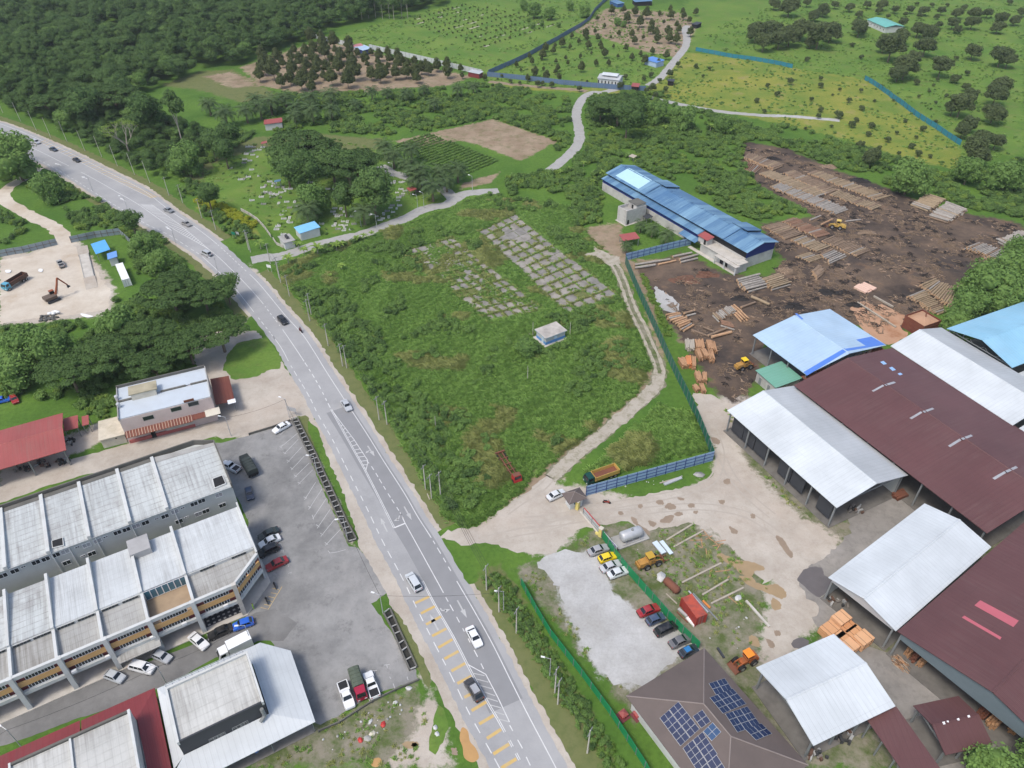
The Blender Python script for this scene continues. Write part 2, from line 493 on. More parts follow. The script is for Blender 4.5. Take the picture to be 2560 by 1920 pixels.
def groundmat():
 t=NT('ground')
 co=t.pos()
 c=soil(t,'lush',co)
 edge=t.math('MULTIPLY',t.math('SUBTRACT',t.noise(co,0.28,6,0.75),0.5),1.5)
 for l in LAYERS:
  f=t.ramp(t.math('ADD',t.attr(l),edge),(0.40,0.0),(0.62,1.0))
  c=t.mix(f,c,soil(t,l,co))
 t.bump(t.noise(co,0.9,6,0.75),0.35,0.4)
 return t.done(c,0.97,0.12)
def ground():
 V,Fc,b=[],[],0
 bands=[(38,130,0.62,160),(130,220,0.85,215),(220,350,1.3,300),(350,520,2.2,430),(520,900,6.0,700)]
 for y0,y1,s,hw in bands:
  nx,ny=int(2*hw/s)+1,int((y1-y0)/s)+1
  X,Y=np.meshgrid(np.linspace(-hw,hw,nx),np.linspace(y0,y1,ny))
  V.append(np.stack([X.ravel(),Y.ravel()],1))
  i=np.arange((nx-1)*(ny-1))
  a=b+(i//(nx-1))*nx+i%(nx-1)
  Fc.append(np.stack([a,a+1,a+nx+1,a+nx],1))
  b+=nx*ny
 big=5000.0
 prev=None
 extra=[]
 for y0,y1,s,hw in bands:
  for sx in(-1,1):
   extra.append([(sx*hw,y0),(sx*big,y0),(sx*big,y1),(sx*hw,y1)][::sx])
 extra.append([(-big,-big),(big,-big),(big,38),(-big,38)])
 extra.append([(-big,900),(big,900),(big,big),(-big,big)])
 for q in extra:
  V.append(np.array(q,float))
  Fc.append(np.array([[b,b+1,b+2,b+3]]))
  b+=4
 P=np.concatenate(V)
 Fq=np.concatenate(Fc)
 me=bpy.data.meshes.new('ground')
 me.vertices.add(len(P))
 me.vertices.foreach_set('co',np.concatenate([P,np.zeros((len(P),1))],1).ravel())
 me.loops.add(4*len(Fq))
 me.loops.foreach_set('vertex_index',Fq.ravel())
 me.polygons.add(len(Fq))
 me.polygons.foreach_set('loop_start',np.arange(len(Fq))*4)
 me.polygons.foreach_set('loop_total',np.full(len(Fq),4))
 me.update()
 me.validate()
 for l in LAYERS:
  m=np.zeros(len(P))
  for la,k,s,soft in PATCH:
   if la==l:
    m=np.maximum(m,polymask(P,gl(k,s),soft))
  at=me.attributes.new(l,'FLOAT','POINT')
  at.data.foreach_set('value',m)
 me.materials.append(groundmat())
 o=obj('ground',me)
 return tag(o,kind='structure')
ground()
def sheet(name,kind,k,s,z,amp=0.35,step=0.9,smooth=0):
 p=gl(k,s)
 if smooth:
  p=smoothpoly(p,smooth)
 p=ragged(p,amp,step)if amp else p
 o=MB().sheet(p,z).build(name,SM[kind])
 return tag(o,kind='structure')
def lane(name,kind,k,s,w,z,amp=0.25):
 l=dense(curve(gl(k,s),6),1.2,False)
 a=[p+Vector((random.uniform(-amp,amp),random.uniform(-amp,amp)))for p in offset(l,w/2)]
 c=[p+Vector((random.uniform(-amp,amp),random.uniform(-amp,amp)))for p in offset(l,-w/2)]
 n=len(l)
 mb=MB().add([(p.x,p.y,z)for p in c]+[(p.x,p.y,z)for p in a],[(i,i+1,n+i+1,n+i)for i in range(n-1)])
 return tag(mb.build(name,SM[kind]),kind='structure')
# yards and lanes (each about 4 mm above the one below)
sheet('log_yard','soil','F','1612,314 1700,328 1795,370 1895,405 1995,444 2075,466 2150,478 2206,492 2206,570 2085,604 2055,650 1975,682 1925,732 1840,692 1660,700 1648,760 1640,810 1612,842 1590,856 1560,820 1520,740 1470,690 1400,585 1480,560 1560,592 1664,606 1696,560 1650,492 1765,470 1700,432 1640,398 1606,350',0.006,0.8,1.5)
sheet('site_yard','cream','F','0,562 60,552 120,528 150,520 190,560 240,630 232,668 160,680 60,690 0,700',0.006,0.5)
lane('site_track','cream','P','95,420 60,445 20,470 8,495 40,520 90,545 140,572 175,615',5.0,0.010,0.4)
sheet('sand_yard','sand','22','-60,1060 160,900 420,720 480,760 330,880 300,1040 480,1140 590,1085 640,1080 830,1030 1000,985 1300,930 1560,880 1740,790 1770,640 1690,430 1620,300 1600,180 1560,80 1750,100 1860,180 1840,330 1870,480 1960,640 2020,760 2060,860 2140,930 2260,1010 2420,1160 2560,1300 2640,1380 2560,1500 2400,1640 2300,1660 2180,1740 2150,1660 1960,1500 1820,1330 1700,1240 1560,1200 1400,1230 1180,1260 1020,1200 900,1190 760,1220 640,1240 520,1300 420,1420 300,1480 0,1450 -180,1380 -420,1390 -640,1330 -560,1270 -300,1230',0.006,0.45,1.0)
sheet('gravel_lot','gravel','F','1160,1215 1215,1185 1265,1195 1290,1225 1318,1265 1345,1300 1390,1330 1440,1370 1490,1400 1440,1440 1395,1478 1330,1480 1290,1440 1240,1340 1205,1270',0.010,0.5,1.0)
sheet('timber_yard_floor','yard_concrete','K','1090,0 1440,-60 1700,40 1400,330 1090,560 1180,610 1300,820 1560,900 1700,930 1900,1080 2212,1300 2212,1640 1560,1640 1500,1480 1340,1210 1150,880 1050,680 1090,620 1010,560 960,480 1040,380 1170,290 1250,200 1240,130 1150,90',0.0145,0.4)
TRK='820,560 900,650 960,780 1010,920 1050,1030 1120,1160 1190,1320 1260,1480 1270,1600 1230,1700 1060,1850 900,1990 760,2110 600,2230 440,2370 330,2480'
SM['track_middle']=SM['weedy']
lane('dirt_track','weedy','21',TRK,3.8,0.0105,0.5)
for nm,w in(('wheel_rut',1.05),('wheel_rut',-1.05)):
 l_=offset(dense(curve(gl('21',TRK),6),1.0,False),w)
 mb=MB()
 n_=len(l_)
 a_=[p+Vector((random.uniform(-.2,.2),random.uniform(-.2,.2)))for p in offset(l_,.45+.0)]
 c_=[p+Vector((random.uniform(-.2,.2),random.uniform(-.2,.2)))for p in offset(l_,-.45)]
 mb.add([(p.x,p.y,.0145)for p in c_]+[(p.x,p.y,.0145)for p in a_],[(i,i+1,n_+i+1,n_+i)for i in range(n_-1)])
 tag(mb.build(nm,SM['dirt_track']),kind='structure')
lane('track_widening','dirt_track','21','1270,1560 1250,1650 1180,1740 1060,1850 900,1990 760,2110 600,2230 440,2370 330,2480',3.2,0.0185,0.5)
sheet('dirt_clearing','dirt_track','21','690,460 770,500 850,545 930,560 930,620 840,640 770,590 700,560 600,560 650,530 720,520',0.0142,0.4)
lane('far_lane','grey_lane','20','1100,745 900,770 780,800 700,800 620,840 570,920 555,1010 575,1100 585,1180 560,1260 500,1330 420,1400 330,1470',4.6,0.006,0.3)
lane('field_lane','grey_lane','20','1180,840 1400,890 1650,940 1900,975 2212,1000',4.0,0.010,0.3)
lane('gravel_spur','gravel','30','-60,1000 60,1000 200,1005 400,1022 620,1040',3.6,0.0142,0.4)
lane('orchard_lane','grey_lane','20','1180,740 1270,680 1330,620 1400,530 1450,470 1500,400 1510,330 1495,250 1530,220',4.5,0.0142,0.3)
lane('orchard_track','tan','20','-200,705 -40,725 120,740 330,760 560,775 640,790',4.0,0.0142,0.5)
lane('cemetery_lane','grey_lane','11','-40,590 60,570 200,558 330,520 480,470 600,440 760,400 900,370 1040,320 1180,270 1290,230 1400,170 1520,130 1640,110 1720,60 1790,20 1880,5 2100,-10',5.2,0.0105,0.25)
lane('cemetery_spur','grey_lane','c2','830,470 920,520 1000,570 1100,590 1250,640 1500,720 1700,800 1790,860 1850,930',5.0,0.0145,0.2)
lane('back_lane','sand','S','-300,650 0,560 300,450 600,360 900,280 1200,180 1500,90 1780,10 2000,-60 2300,-180',7.0,0.006,0.3)
sheet('forecourt','sand','11','-560,1300 -480,1230 -200,1190 0,1200 60,1260 230,1480 340,1640 480,1900 560,2060 460,1980 360,1940 200,1990 40,2060 -100,2100 -300,2140 -420,2050 -420,1700 -520,1500',0.0105,0.3)
sheet('car_park','park_asphalt','12','-620,520 -300,510 0,425 250,345 310,310 420,520 560,880 700,1180 800,1400 880,1420 1000,1560 1120,1660 1180,1760 1000,1900 1060,1980 1380,2470 1400,2560 1000,2690 560,2950 380,2860 320,2560 180,2280 0,2080 -150,1960 -360,1900 -300,1700 -200,1560 -140,1400 -60,1200 -150,1000',0.0145,0.15)
sheet('shop_street','street_asphalt','T','-200,1250 0,1190 300,1080 650,930 1000,800 1350,680 1650,560 1900,440 2080,330 2240,300 2420,420 2300,560 2100,560 1750,700 1380,900 1000,1080 600,1200 250,1340 0,1420 -200,1500',0.0185,0.1)
sheet('road_shoulder','sand','12','300,-80 420,160 520,330 620,640 760,960 860,1250 900,1420 1040,1640 1160,1900 1300,2160 1480,2460 1640,2780 1760,3000 1980,3420 2080,3420 1620,2500 1220,1640 860,880 560,330 400,0',0.0185,0.25)
def wetmat(name,col,rough):
 t=NT(name)
 c=t.mix(t.noise(t.pos(),0.5,5,0.7),[x*0.8 for x in col],[x*1.25 for x in col])
 return t.done(c,rough,0.4)
M_wet=wetmat('wet_sand',(0.25,0.19,0.135),0.55)
M_mud=wetmat('muddy_wash',(0.30,0.215,0.12),0.6)
M_oil=wetmat('oil_stain',(0.12,0.108,0.105),0.5)
M_puddle=wetmat('puddle_water',(0.42,0.25,0.10),0.12)
def patch(name,m,k,s,z=0.0185,amp=0.25):
 p=ragged(smoothpoly(gl(k,s),5),amp*0.5,0.6)
 return tag(MB().sheet(p,z).build(name,m),kind='structure')
for k,s in(('22','1320,1050 1370,1030 1420,1060 1400,1085 1330,1075'),('22','1280,1180 1340,1135 1400,1140 1370,1195 1300,1200'),('22','1400,1120 1450,1105 1480,1125 1430,1142'),('22','1180,1180 1245,1200 1230,1235 1195,1225'),('22','1030,1150 1070,1160 1100,1215 1170,1260 1190,1310 1120,1260 1050,1200'),('22','1830,830 1880,820 1885,860 1840,865'),('h','1960,1090 2030,1090 2050,1150 1990,1160'),('h','1850,1200 1950,1240 1960,1330 1900,1310'),('22','1250,1005 1300,1005 1310,1040 1260,1042'),('22','1520,1040 1570,1035 1575,1065 1530,1068'),('22','920,1105 950,1100 960,1130 930,1132'),('22','1430,980 1480,985 1485,1005 1440,1000'),('22','1090,1045 1125,1040 1125,1070 1095,1072'),('22','2065,1125 2095,1125 2100,1160 2070,1158'),('22','1720,460 1790,480 1790,520 1740,510'),('22','1785,1005 1835,1005 1830,1035 1795,1035'),('22','1570,1100 1605,1095 1600,1120 1575,1120'),('22','1880,1230 1945,1265 1940,1295 1895,1280'),('32','65,1315 120,1330 190,1430 215,1480 190,1500 120,1410'),('13','1820,1160 1880,1230 1960,1340 1990,1430 2010,1530 1990,1540 1950,1420 1870,1310 1810,1200'),('13','1690,1490 1730,1490 1740,1540 1700,1545'),('13','1350,1440 1400,1450 1390,1480 1350,1475')):
 patch('wet_patch',M_wet,k,s)
for k,s in(('h','1200,10 1330,60 1480,110 1650,140 1800,190 1820,250 1700,260 1650,330 1500,300 1400,200 1300,150 1180,70'),('h','1480,330 1650,340 1720,420 1860,460 2000,440 2100,520 2140,610 2060,650 1960,600 1850,560 1700,500 1560,420'),('h','1950,640 2040,690 2060,780 1960,800 1920,720'),('h','1640,1150 1740,1200 1760,1300 1660,1290 1610,1220'),('13','1270,1440 1380,1430 1400,1470 1300,1490')):
 patch('mud_wash',M_mud,k,s)
patch('oil_stain',M_oil,'K','960,460 1010,400 1090,395 1110,440 1160,470 1080,560 1000,500')
patch('oil_stain',M_oil,'K','930,800 990,785 1025,805 1000,835 940,840')
for k,s in(('13','1780,1310 1830,1340 1850,1430 1900,1490 1925,1570 1870,1610 1800,1570 1785,1480 1760,1400'),('13','1000,1590 1060,1570 1085,1600 1050,1650 1000,1640')):
 tag(MB().sheet(smoothpoly(gl(k,s),6),0.0225).build('puddle',M_puddle),kind='structure')
# ---------------------------------------------------------------- main road and its markings
RL=curve([g('P',*p)for p in nums('-140,268 0,309.6 95.5,347 202.5,396 289,440 360,477 428,529 492,571 544,611.6 604.7,668 640,701 669,734.6 712,787 756,836 785,879 813.6,925.6 860,997.6 915,1081.5 958,1151 1010,1232 1045,1293 1082.7,1352 1142,1453 1190,1535.5 1233,1613.6 1280,1708 1323,1793 1390,1920 1460,2060')],10)
DL=curve([g('P',*p)for p in nums('-140,318 0,362 100,402 175,443 237,482 304,523 362,558 419.5,586 477,622 506,642 550,682.5 587,720 640,787 698,862 727,914 770,986 796,1038 828,1093 854,1145 886,1209 918,1272.5 958,1356 1004.6,1443 1045,1527 1088.5,1613.6 1132,1697.5 1175,1787 1243,1909 1310,2040')],10)
CL=curve([g('P',*p)for p in nums('-140,295 0,335 90,374 166,412 225,442 292,480 347,512 434,572.6 521,623 578.7,674 640,738 680.5,789.6 706.5,824 755.7,896.6 795,960 828,1023.6 886,1128 915,1180 985.7,1320 1015,1375 1056.6,1453 1087,1512 1132,1590 1175,1674 1218.6,1755 1256,1819 1330,1960')],10)
road=MB()
lft=[p+Vector((random.uniform(-.15,.15),random.uniform(-.15,.15)))for p in dense(offset(DL,-1.3),1.2,False)]
rgt=[p+Vector((random.uniform(-.2,.2),random.uniform(-.2,.2)))for p in dense(offset(RL,1.7),1.2,False)]
road.sheet(lft+rgt[::-1],0.024)
road_o=tag(road.build('road',SM['road_asphalt']),kind='structure')
# darker worn wheel tracks are part of the asphalt's own colour: strips of newer surfacing
M_white=plain('white_road_paint',(0.62,0.62,0.61),0.7,0.1,1.5,dirt=(0.4,0.4,0.4),dirt_amt=0.5,dirt_scale=0.5)
M_fadewhite=plain('faded_road_paint',(0.44,0.44,0.43),0.8,0.15,1.5,dirt=(0.3,0.3,0.3),dirt_amt=0.6,dirt_scale=0.6)
M_yellow=plain('yellow_road_paint',(0.52,0.36,0.13),0.7,0.12,1.5,dirt=(0.4,0.36,0.28),dirt_amt=0.5,dirt_scale=0.6)
M_newasph=plain('resurfaced_asphalt',(0.235,0.237,0.241),0.9,0.10,0.4,spec=0.15)
ZM=0.030
def dashes(name,line,on,off,w,m=None,d=0.0):
 mb=MB()
 l=dense(offset(line,d)if d else line,0.5,False)
 acc=0.0
 cur=[l[0]]
 for a,b in zip(l,l[1:]):
  acc+=(b-a).length
  if acc%(on+off)<on:
   cur.append(b)
  else:
   if len(cur)>1:
    ribbon(mb,cur,w,ZM)
   cur=[b]
 return mb.build(name,m or M_white,road_o)
def solid(name,line,w,d=0.0,m=None,z=ZM):
 mb=MB()
 ribbon(mb,line,w,z,d)
 return mb.build(name,m or M_white,road_o)
def sub(line,a,b):
 """piece of a line between two nearest points"""
 a,b=Vector(a),Vector(b)
 i=min(range(len(line)),key=lambda q:(line[q]-a).length)
 j=min(range(len(line)),key=lambda q:(line[q]-b).length)
 return line[min(i,j):max(i,j)+1]
P_=lambda x,y:g('P',x,y)
def strip_sheet(name,kind,line,w,d,z,amp=.3):
 a_=[p+Vector((random.uniform(-amp,amp),random.uniform(-amp,amp)))for p in dense(offset(line,d+w/2),1.0,False)]
 c_=[p+Vector((random.uniform(-amp,amp),random.uniform(-amp,amp)))for p in dense(offset(line,d-w/2),1.0,False)]
 return tag(MB().sheet(c_+a_[::-1],z).build(name,SM[kind]),kind='structure')
for a_,b_ in(((-130,268),(535,606)),((625,688),(1075,1340)),((1150,1468),(1460,2050))):
 ln_=sub(RL,P_(*a_),P_(*b_))
 strip_sheet('grass_verge','verge',ln_,3.6,4.3,.0105,.5)
 strip_sheet('gravel_edge','sand',ln_,1.3,2.1,.0145,.3)
strip_sheet('grass_verge','verge',sub(DL,P_(200,460),P_(640,787)),3.5,-3.2,.0105,.5)
strip_sheet('gravel_edge','sand',sub(DL,P_(-60,340),P_(640,787)),1.4,-1.7,.0145,.35)
strip=MB()
ribbon(strip,sub(RL,P_(870,1010),P_(1300,1750)),6.2,0.027,-2.6)
strip.build('resurfaced_strip',M_newasph,road_o)
solid('edge_line',sub(RL,P_(-100,270),P_(535,606)),0.16)
dashes('junction_line',sub(RL,P_(540,609),P_(620,683)),1.2,1.2,0.16)
solid('edge_line',sub(RL,P_(622,685),P_(1078,1345)),0.16)
dashes('junction_line',sub(RL,P_(1082,1352),P_(1137,1445)),1.4,1.2,0.16)
solid('edge_line',sub(RL,P_(1142,1453),P_(1440,2020)),0.16)
dashes('shoulder_line',sub(DL,P_(-60,340),P_(500,638)),2.0,1.6,0.16)
solid('edge_line',sub(DL,P_(506,642),P_(636,782)),0.16)
dashes('shoulder_line',sub(DL,P_(645,792),P_(694,856)),1.6,1.4,0.16)
solid('edge_line',sub(DL,P_(672,830),P_(722,905)),0.14)
dashes('shoulder_line',sub(DL,P_(727,914),P_(1300,2020)),1.9,1.5,0.16)
solid('centre_line',sub(CL,P_(-60,315),P_(170,415)),0.16)
solid('centre_line',sub(CL,P_(200,430),P_(521,623)),0.16)
solid('centre_line',sub(CL,P_(521,623),P_(660,762)),0.15)
dashes('centre_line',sub(CL,P_(664,768),P_(706,822)),1.2,1.2,0.16)
solid('centre_line',sub(CL,P_(706,824),P_(757,898)),0.16)
dashes('centre_line',sub(CL,P_(757,900),P_(828,1020)),1.5,1.3,0.2)
for d_ in(-0.14,0.14):
 solid('double_line',sub(CL,P_(830,1026),P_(985,1318)),0.12,d_)
 solid('double_line',sub(CL,P_(1056,1453),P_(1256,1819)),0.12,d_)
 dashes('double_line',sub(CL,P_(1258,1823),P_(1330,1960)),1.2,1.4,0.12,d=d_)
SL=curve([g('12',*p)for p in nums('960,668 1010,730 1130,930 1250,1120 1290,1205')],6)
dashes('turn_lane_line',SL,1.3,1.1,0.16)
SL2=curve([g('12',*p)for p in nums('1245,1110 1290,1205 1400,1405 1540,1659 1620,1805')],6)
solid('turn_lane_line',SL2,0.16)
SL3=curve([g('13',*p)for p in nums('1640,185 1720,330 1800,480 1900,670 1975,820')],6)
dashes('turn_lane_line',SL3,1.3,1.3,0.16)
SL4=curve([g('23',*p)for p in nums('-20,1290 40,1400 90,1490 140,1600 190,1700')],6)
dashes('turn_lane_line',SL4,1.5,1.5,0.16)
def strokes(name,k,s,w,m=None):
 mb=MB()
 for st in s.split('|'):
  ribbon(mb,gl(k,st),w,ZM+0.004)
 return mb.build(name,m or M_white,road_o)
strokes('stop_line','12','1195,1243 1292,1203',0.3)
# hatched island
strokes('hatch_island','12','655,225 740,340 850,485 965,660 965,685 948,755',0.14)
strokes('hatch_bars','12','735,365 748,352|752,395 778,380|775,425 802,415|795,462 828,450|818,500 852,487|835,535 878,522|855,570 905,560|870,600 925,590|885,632 945,625|905,668 960,662|918,700 958,698|930,728 955,726',0.16)
strokes('hatch_island','13','1830,765 1985,850 2090,1050 2190,1262',0.16)
strokes('hatch_bars','13','1870,840 1975,862|1900,890 2008,918|1930,945 2038,975|1965,1000 2065,1035|1995,1055 2090,1085|2025,1115 2118,1140|2055,1170 2145,1200|2090,1235 2185,1260',0.16,M_fadewhite)
strokes('hatch_island','01','1195,105 1310,110 1550,280 1810,500',0.14)
hb=MB()
a0,b0=curve(gl('01','1215,112 1400,235 1600,375 1800,497'),12),curve(gl('01','1330,118 1480,225 1640,345 1808,497'),12)
for i in range(0,36,1):
 ribbon(hb,[a0[i],b0[i]],0.22,ZM+0.004)
hb.build('hatch_bars',M_white,road_o)
def arrow(name,k,tail,head,w=0.28,hw=0.95,hl=1.9,m=None):
 a,b=g(k,*tail),g(k,*head)
 d=(b-a).normalized()
 n=Vector((-d.y,d.x))
 e=b-d*hl
 mb=MB().add([(p.x,p.y,ZM+0.004)for p in(a-n*w/2,e-n*w/2,e+n*w/2,a+n*w/2)],[(0,1,2,3)])
 mb.add([(p.x,p.y,ZM+0.004)for p in(e-n*hw/2,b,e+n*hw/2)],[(0,1,2)])
 return mb.build(name,m or M_fadewhite,road_o)
arrow('lane_arrow','12',(1280,1060),(1345,1175))
arrow('lane_arrow','12',(1135,1278),(1075,1155))
arrow('lane_arrow','12',(965,535),(1025,625))
arrow('lane_arrow','12',(985,570),(945,600),0.2,0.7,0.8)
arrow('lane_arrow','13',(1740,210),(1822,362))
arrow('lane_arrow','13',(1575,470),(1502,330))
arrow('lane_arrow','12',(1225,1170),(1190,1185),0.26,0.9,1.0)
strokes('lane_arrow','12','1240,1138 1235,1158 1218,1174',0.26,M_fadewhite)
arrow('lane_arrow','13',(1640,300),(1678,288),0.26,0.9,1.0)
strokes('lane_arrow','13','1592,278 1605,298 1642,300',0.26,M_fadewhite)
arrow('lane_arrow','01',(1485,335),(1435,303),m=M_white)
arrow('lane_arrow','01',(1085,80),(1035,50),m=M_white)
arrow('lane_arrow','00',(755,1545),(700,1525),m=M_white)
arrow('lane_arrow','00',(530,1430),(480,1412),m=M_white)
# yellow rumble bars
for s in('1375,235 1498,178','1425,325 1545,262','1470,420 1598,350','1522,520 1645,455','1575,620 1698,548','1628,718 1750,650','1688,822 1808,755','1740,930 1862,865','1800,1050 1860,1018','1862,1165 1990,1088','1928,1280 2055,1205','1995,1405 2118,1325','2050,1540 2188,1452','2120,1660 2250,1580'):
 strokes('rumble_bar','13',s,0.55,M_yellow)
ra,rb=curve(gl('00','330,1225 620,1365 900,1510 1130,1625 1300,1710'),10),curve(gl('00','380,1205 690,1345 980,1495 1200,1615 1360,1700'),10)
for i in range(1,len(ra),1):
 hb=MB()
 ribbon(hb,[ra[i],rb[i]],0.34,ZM+0.004)
 hb.build('rumble_bar',M_yellow,road_o)
solid('rumble_edge',[ra[i]for i in range(len(ra))],0.14,0,M_white)
# car park bays
PZ=0.0185
cp=MB()
def bay(k,s,w=0.12,m=None,name='bay_line',z=0.0205):
 mb=MB()
 for st in s.split('|'):
  ribbon(mb,gl(k,st),w,z)
 o=mb.build(name,m or M_fadewhite)
 o.parent=bpy.data.objects['car_park']
 return o
for s in('302,350 210,440','360,425 215,545|235,525 205,540 225,555','365,478 240,608|235,590 262,605','395,545 270,680|265,655 292,672','418,622 303,745|298,722 322,738','460,682 332,808|328,785 352,802','490,742 365,868|360,848 385,860','515,850 420,1000|412,975 440,988','572,905 455,1085|450,1055 475,1070','605,992 490,1165|485,1130 500,1172','640,1085 528,1248|520,1215 548,1238','690,1155 560,1318|555,1290 582,1306','735,1250 600,1395|596,1370 620,1388','775,1432 700,1452 630,1462|622,1440 640,1462'):
 bay('12',s)
for s in('1108,770 1155,765|1130,768 1135,795','1005,820 1045,815|1020,818 1025,845','1185,930 1200,972','975,1060 990,1098','1085,1015 1100,1045','1155,870 1165,890','1305,870 1315,900'):
 bay('13',s)
for s in('225,92 105,288 40,272','195,118 140,105','180,155 130,145','160,190 110,178','140,220 90,208','120,255 70,245'):
 bay('13',s,0.12,M_yellow,'yellow_bay_line')
for s in('200,1370 220,1385','215,1440 240,1435 235,1455','265,1565 285,1560 280,1580','280,1640 305,1625 300,1645'):
 bay('12',s)
# ---------------------------------------------------------------- building materials
DIRT=(0.13,0.12,0.10)
M_roof_white=sheetmetal('white_roof_sheet',(0.54,0.575,0.59),(0.42,0.45,0.46),0.6,0.5)
M_roof_grey=sheetmetal('grey_white_roof_sheet',(0.42,0.44,0.45),(0.33,0.34,0.34),0.5,0.5)  # grey sheet; also paints the shaded far slope of two white roofs
M_roof_maroon=sheetmetal('maroon_roof_sheet',(0.112,0.050,0.049),(0.130,0.074,0.068),0.9,0.5)
M_roof_red=sheetmetal('red_roof_sheet',(0.31,0.075,0.068),(0.26,0.12,0.10),0.7,0.55)
M_roof_darkred=sheetmetal('dark_red_roof_sheet',(0.22,0.042,0.046),(0.17,0.06,0.06),0.7,0.5)
M_roof_rust=sheetmetal('rusty_roof_sheet',(0.15,0.045,0.032),(0.25,0.10,0.055),0.9,0.7)
M_roof_blue=sheetmetal('blue_roof_sheet',(0.066,0.150,0.275),(0.225,0.38,0.49),1.0,0.5,patches=1)
M_roof_paleblue=sheetmetal('pale_blue_roof_sheet',(0.36,0.49,0.62),(0.44,0.55,0.63),0.7,0.5)
M_roof_sky=sheetmetal('sky_blue_roof_sheet',(0.245,0.47,0.62),(0.33,0.48,0.59),0.7,0.5)
M_roof_green=sheetmetal('green_roof_sheet',(0.15,0.35,0.26),(0.20,0.36,0.29),0.6,0.5)
M_roof_teal=sheetmetal('teal_roof_sheet',(0.13,0.40,0.34),(0.24,0.44,0.40),0.6,0.5)
M_roof_aged=sheetmetal('aged_white_roof_sheet',(0.47,0.495,0.485),(0.19,0.18,0.17),1.0,0.7,1.1,grid=1.0)
M_roof_clean=sheetmetal('newer_white_roof_sheet',(0.53,0.555,0.555),(0.28,0.28,0.27),0.8,0.6,1.1,grid=.35)
M_roof_soiled=sheetmetal('soiled_roof_sheet',(0.37,0.37,0.35),(0.15,0.135,0.115),1.0,0.8,1.1,grid=.5)
M_blue_trim=plain('royal_blue_metal',(0.085,0.20,0.58),0.45,0.1)
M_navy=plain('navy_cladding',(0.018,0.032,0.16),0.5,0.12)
M_maroon_trim=plain('maroon_trim',(0.10,0.035,0.035),0.5,0.1)
M_white_wall=plain('white_wall',(0.54,0.555,0.54),0.85,0.06,0.5,dirt=(0.36,0.35,0.32),dirt_amt=0.5,dirt_scale=0.35)
M_grey_wall=plain('pale_grey_wall',(0.47,0.495,0.48),0.85,0.06,0.5,dirt=(0.36,0.37,0.35),dirt_amt=0.5,dirt_scale=0.3)
M_stained_wall=plain('stained_white_wall',(0.48,0.47,0.445),0.9,0.12,0.6,dirt=(0.24,0.22,0.20),dirt_amt=0.7,dirt_scale=0.35)
M_conc=plain('concrete',(0.36,0.355,0.335),0.9,0.2,0.7,dirt=(0.17,0.16,0.14),dirt_amt=0.7,dirt_scale=0.35)
M_darkconc=plain('mouldy_concrete',(0.14,0.135,0.12),0.95,0.25,0.8,dirt=(0.06,0.06,0.05),dirt_amt=0.7,dirt_scale=0.4)
M_paleconc=plain('pale_concrete',(0.50,0.47,0.42),0.9,0.15,0.7,dirt=(0.28,0.26,0.22),dirt_amt=0.6,dirt_scale=0.4)
M_pink=plain('pale_pink_wall',(0.60,0.49,0.46),0.9,0.06,0.5,dirt=(0.40,0.33,0.31),dirt_amt=0.5,dirt_scale=0.35)
M_pinkred=plain('faded_red_wall',(0.38,0.12,0.11),0.9,0.1,0.5)
M_cream=plain('cream_wall',(0.58,0.54,0.45),0.9,0.08,0.5,dirt=(0.30,0.27,0.22),dirt_amt=0.6,dirt_scale=0.4)
M_orange=plain('ochre_spandrel',(0.60,0.36,0.15),0.8,0.06,0.4,dirt=(0.42,0.28,0.15),dirt_amt=0.3)
M_maroon_wall=plain('maroon_panel',(0.16,0.045,0.05),0.7,0.1)
M_charcoal=plain('charcoal_cladding',(0.045,0.048,0.055),0.6,0.1,0.6)
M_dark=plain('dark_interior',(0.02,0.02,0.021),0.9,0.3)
M_steel=plain('grey_steel',(0.20,0.21,0.21),0.55,0.15,1.0)
M_steel_light=plain('galvanised_steel',(0.45,0.46,0.47),0.45,0.1,1.0,metal=0.2)
M_rust=plain('rusty_iron',(0.19,0.075,0.045),0.85,0.3,1.2,dirt=(0.10,0.05,0.04),dirt_amt=0.6,dirt_scale=0.6)
M_wood=plain('sawn_timber',(0.40,0.23,0.125),0.8,0.25,1.4)
M_darkwood=plain('dark_timber',(0.13,0.075,0.045),0.85,0.25,1.2)
M_oldwood=plain('weathered_timber',(0.36,0.32,0.26),0.9,0.2,1.4)
M_brown_tile=plain('brown_roof_tile',(0.125,0.100,0.090),0.75,0.12,0.5,dirt=(0.085,0.07,0.065),dirt_amt=0.5,dirt_scale=0.2)
M_brown_ridge=plain('brown_ridge_tile',(0.22,0.185,0.17),0.75,0.12,0.5)
M_yellow_paint=plain('yellow_painted_wall',(0.66,0.55,0.18),0.7,0.08,0.6)
M_white_paint=plain('white_metal_paint',(0.75,0.76,0.76),0.5,0.06,0.6)
M_red_paint=plain('red_paint',(0.45,0.045,0.04),0.5,0.15,0.8)
M_green_fence=plain('green_fence_sheet',(0.020,0.115,0.075),0.5,0.12,0.5)
M_green_fence2=plain('bright_green_fence_sheet',(0.012,0.20,0.075),0.45,0.10,0.5)
M_blue_fence=plain('blue_grey_fence_sheet',(0.24,0.36,0.50),0.5,0.10,0.6,dirt=(0.2,0.25,0.3),dirt_amt=0.4)
M_grey_fence=plain('weathered_grey_fence_sheet',(0.24,0.29,0.32),0.6,0.18,0.6,dirt=(0.13,0.15,0.16),dirt_amt=0.6)
M_dkblue_fence=plain('dull_blue_fence_sheet',(0.11,0.17,0.27),0.6,0.15,0.3)
M_teal_fence=plain('teal_net_fence',(0.03,0.19,0.25),0.7,0.2,0.3)
M_whitewall_far=plain('pale_fence_sheet',(0.52,0.55,0.55),0.6,0.15,0.3)
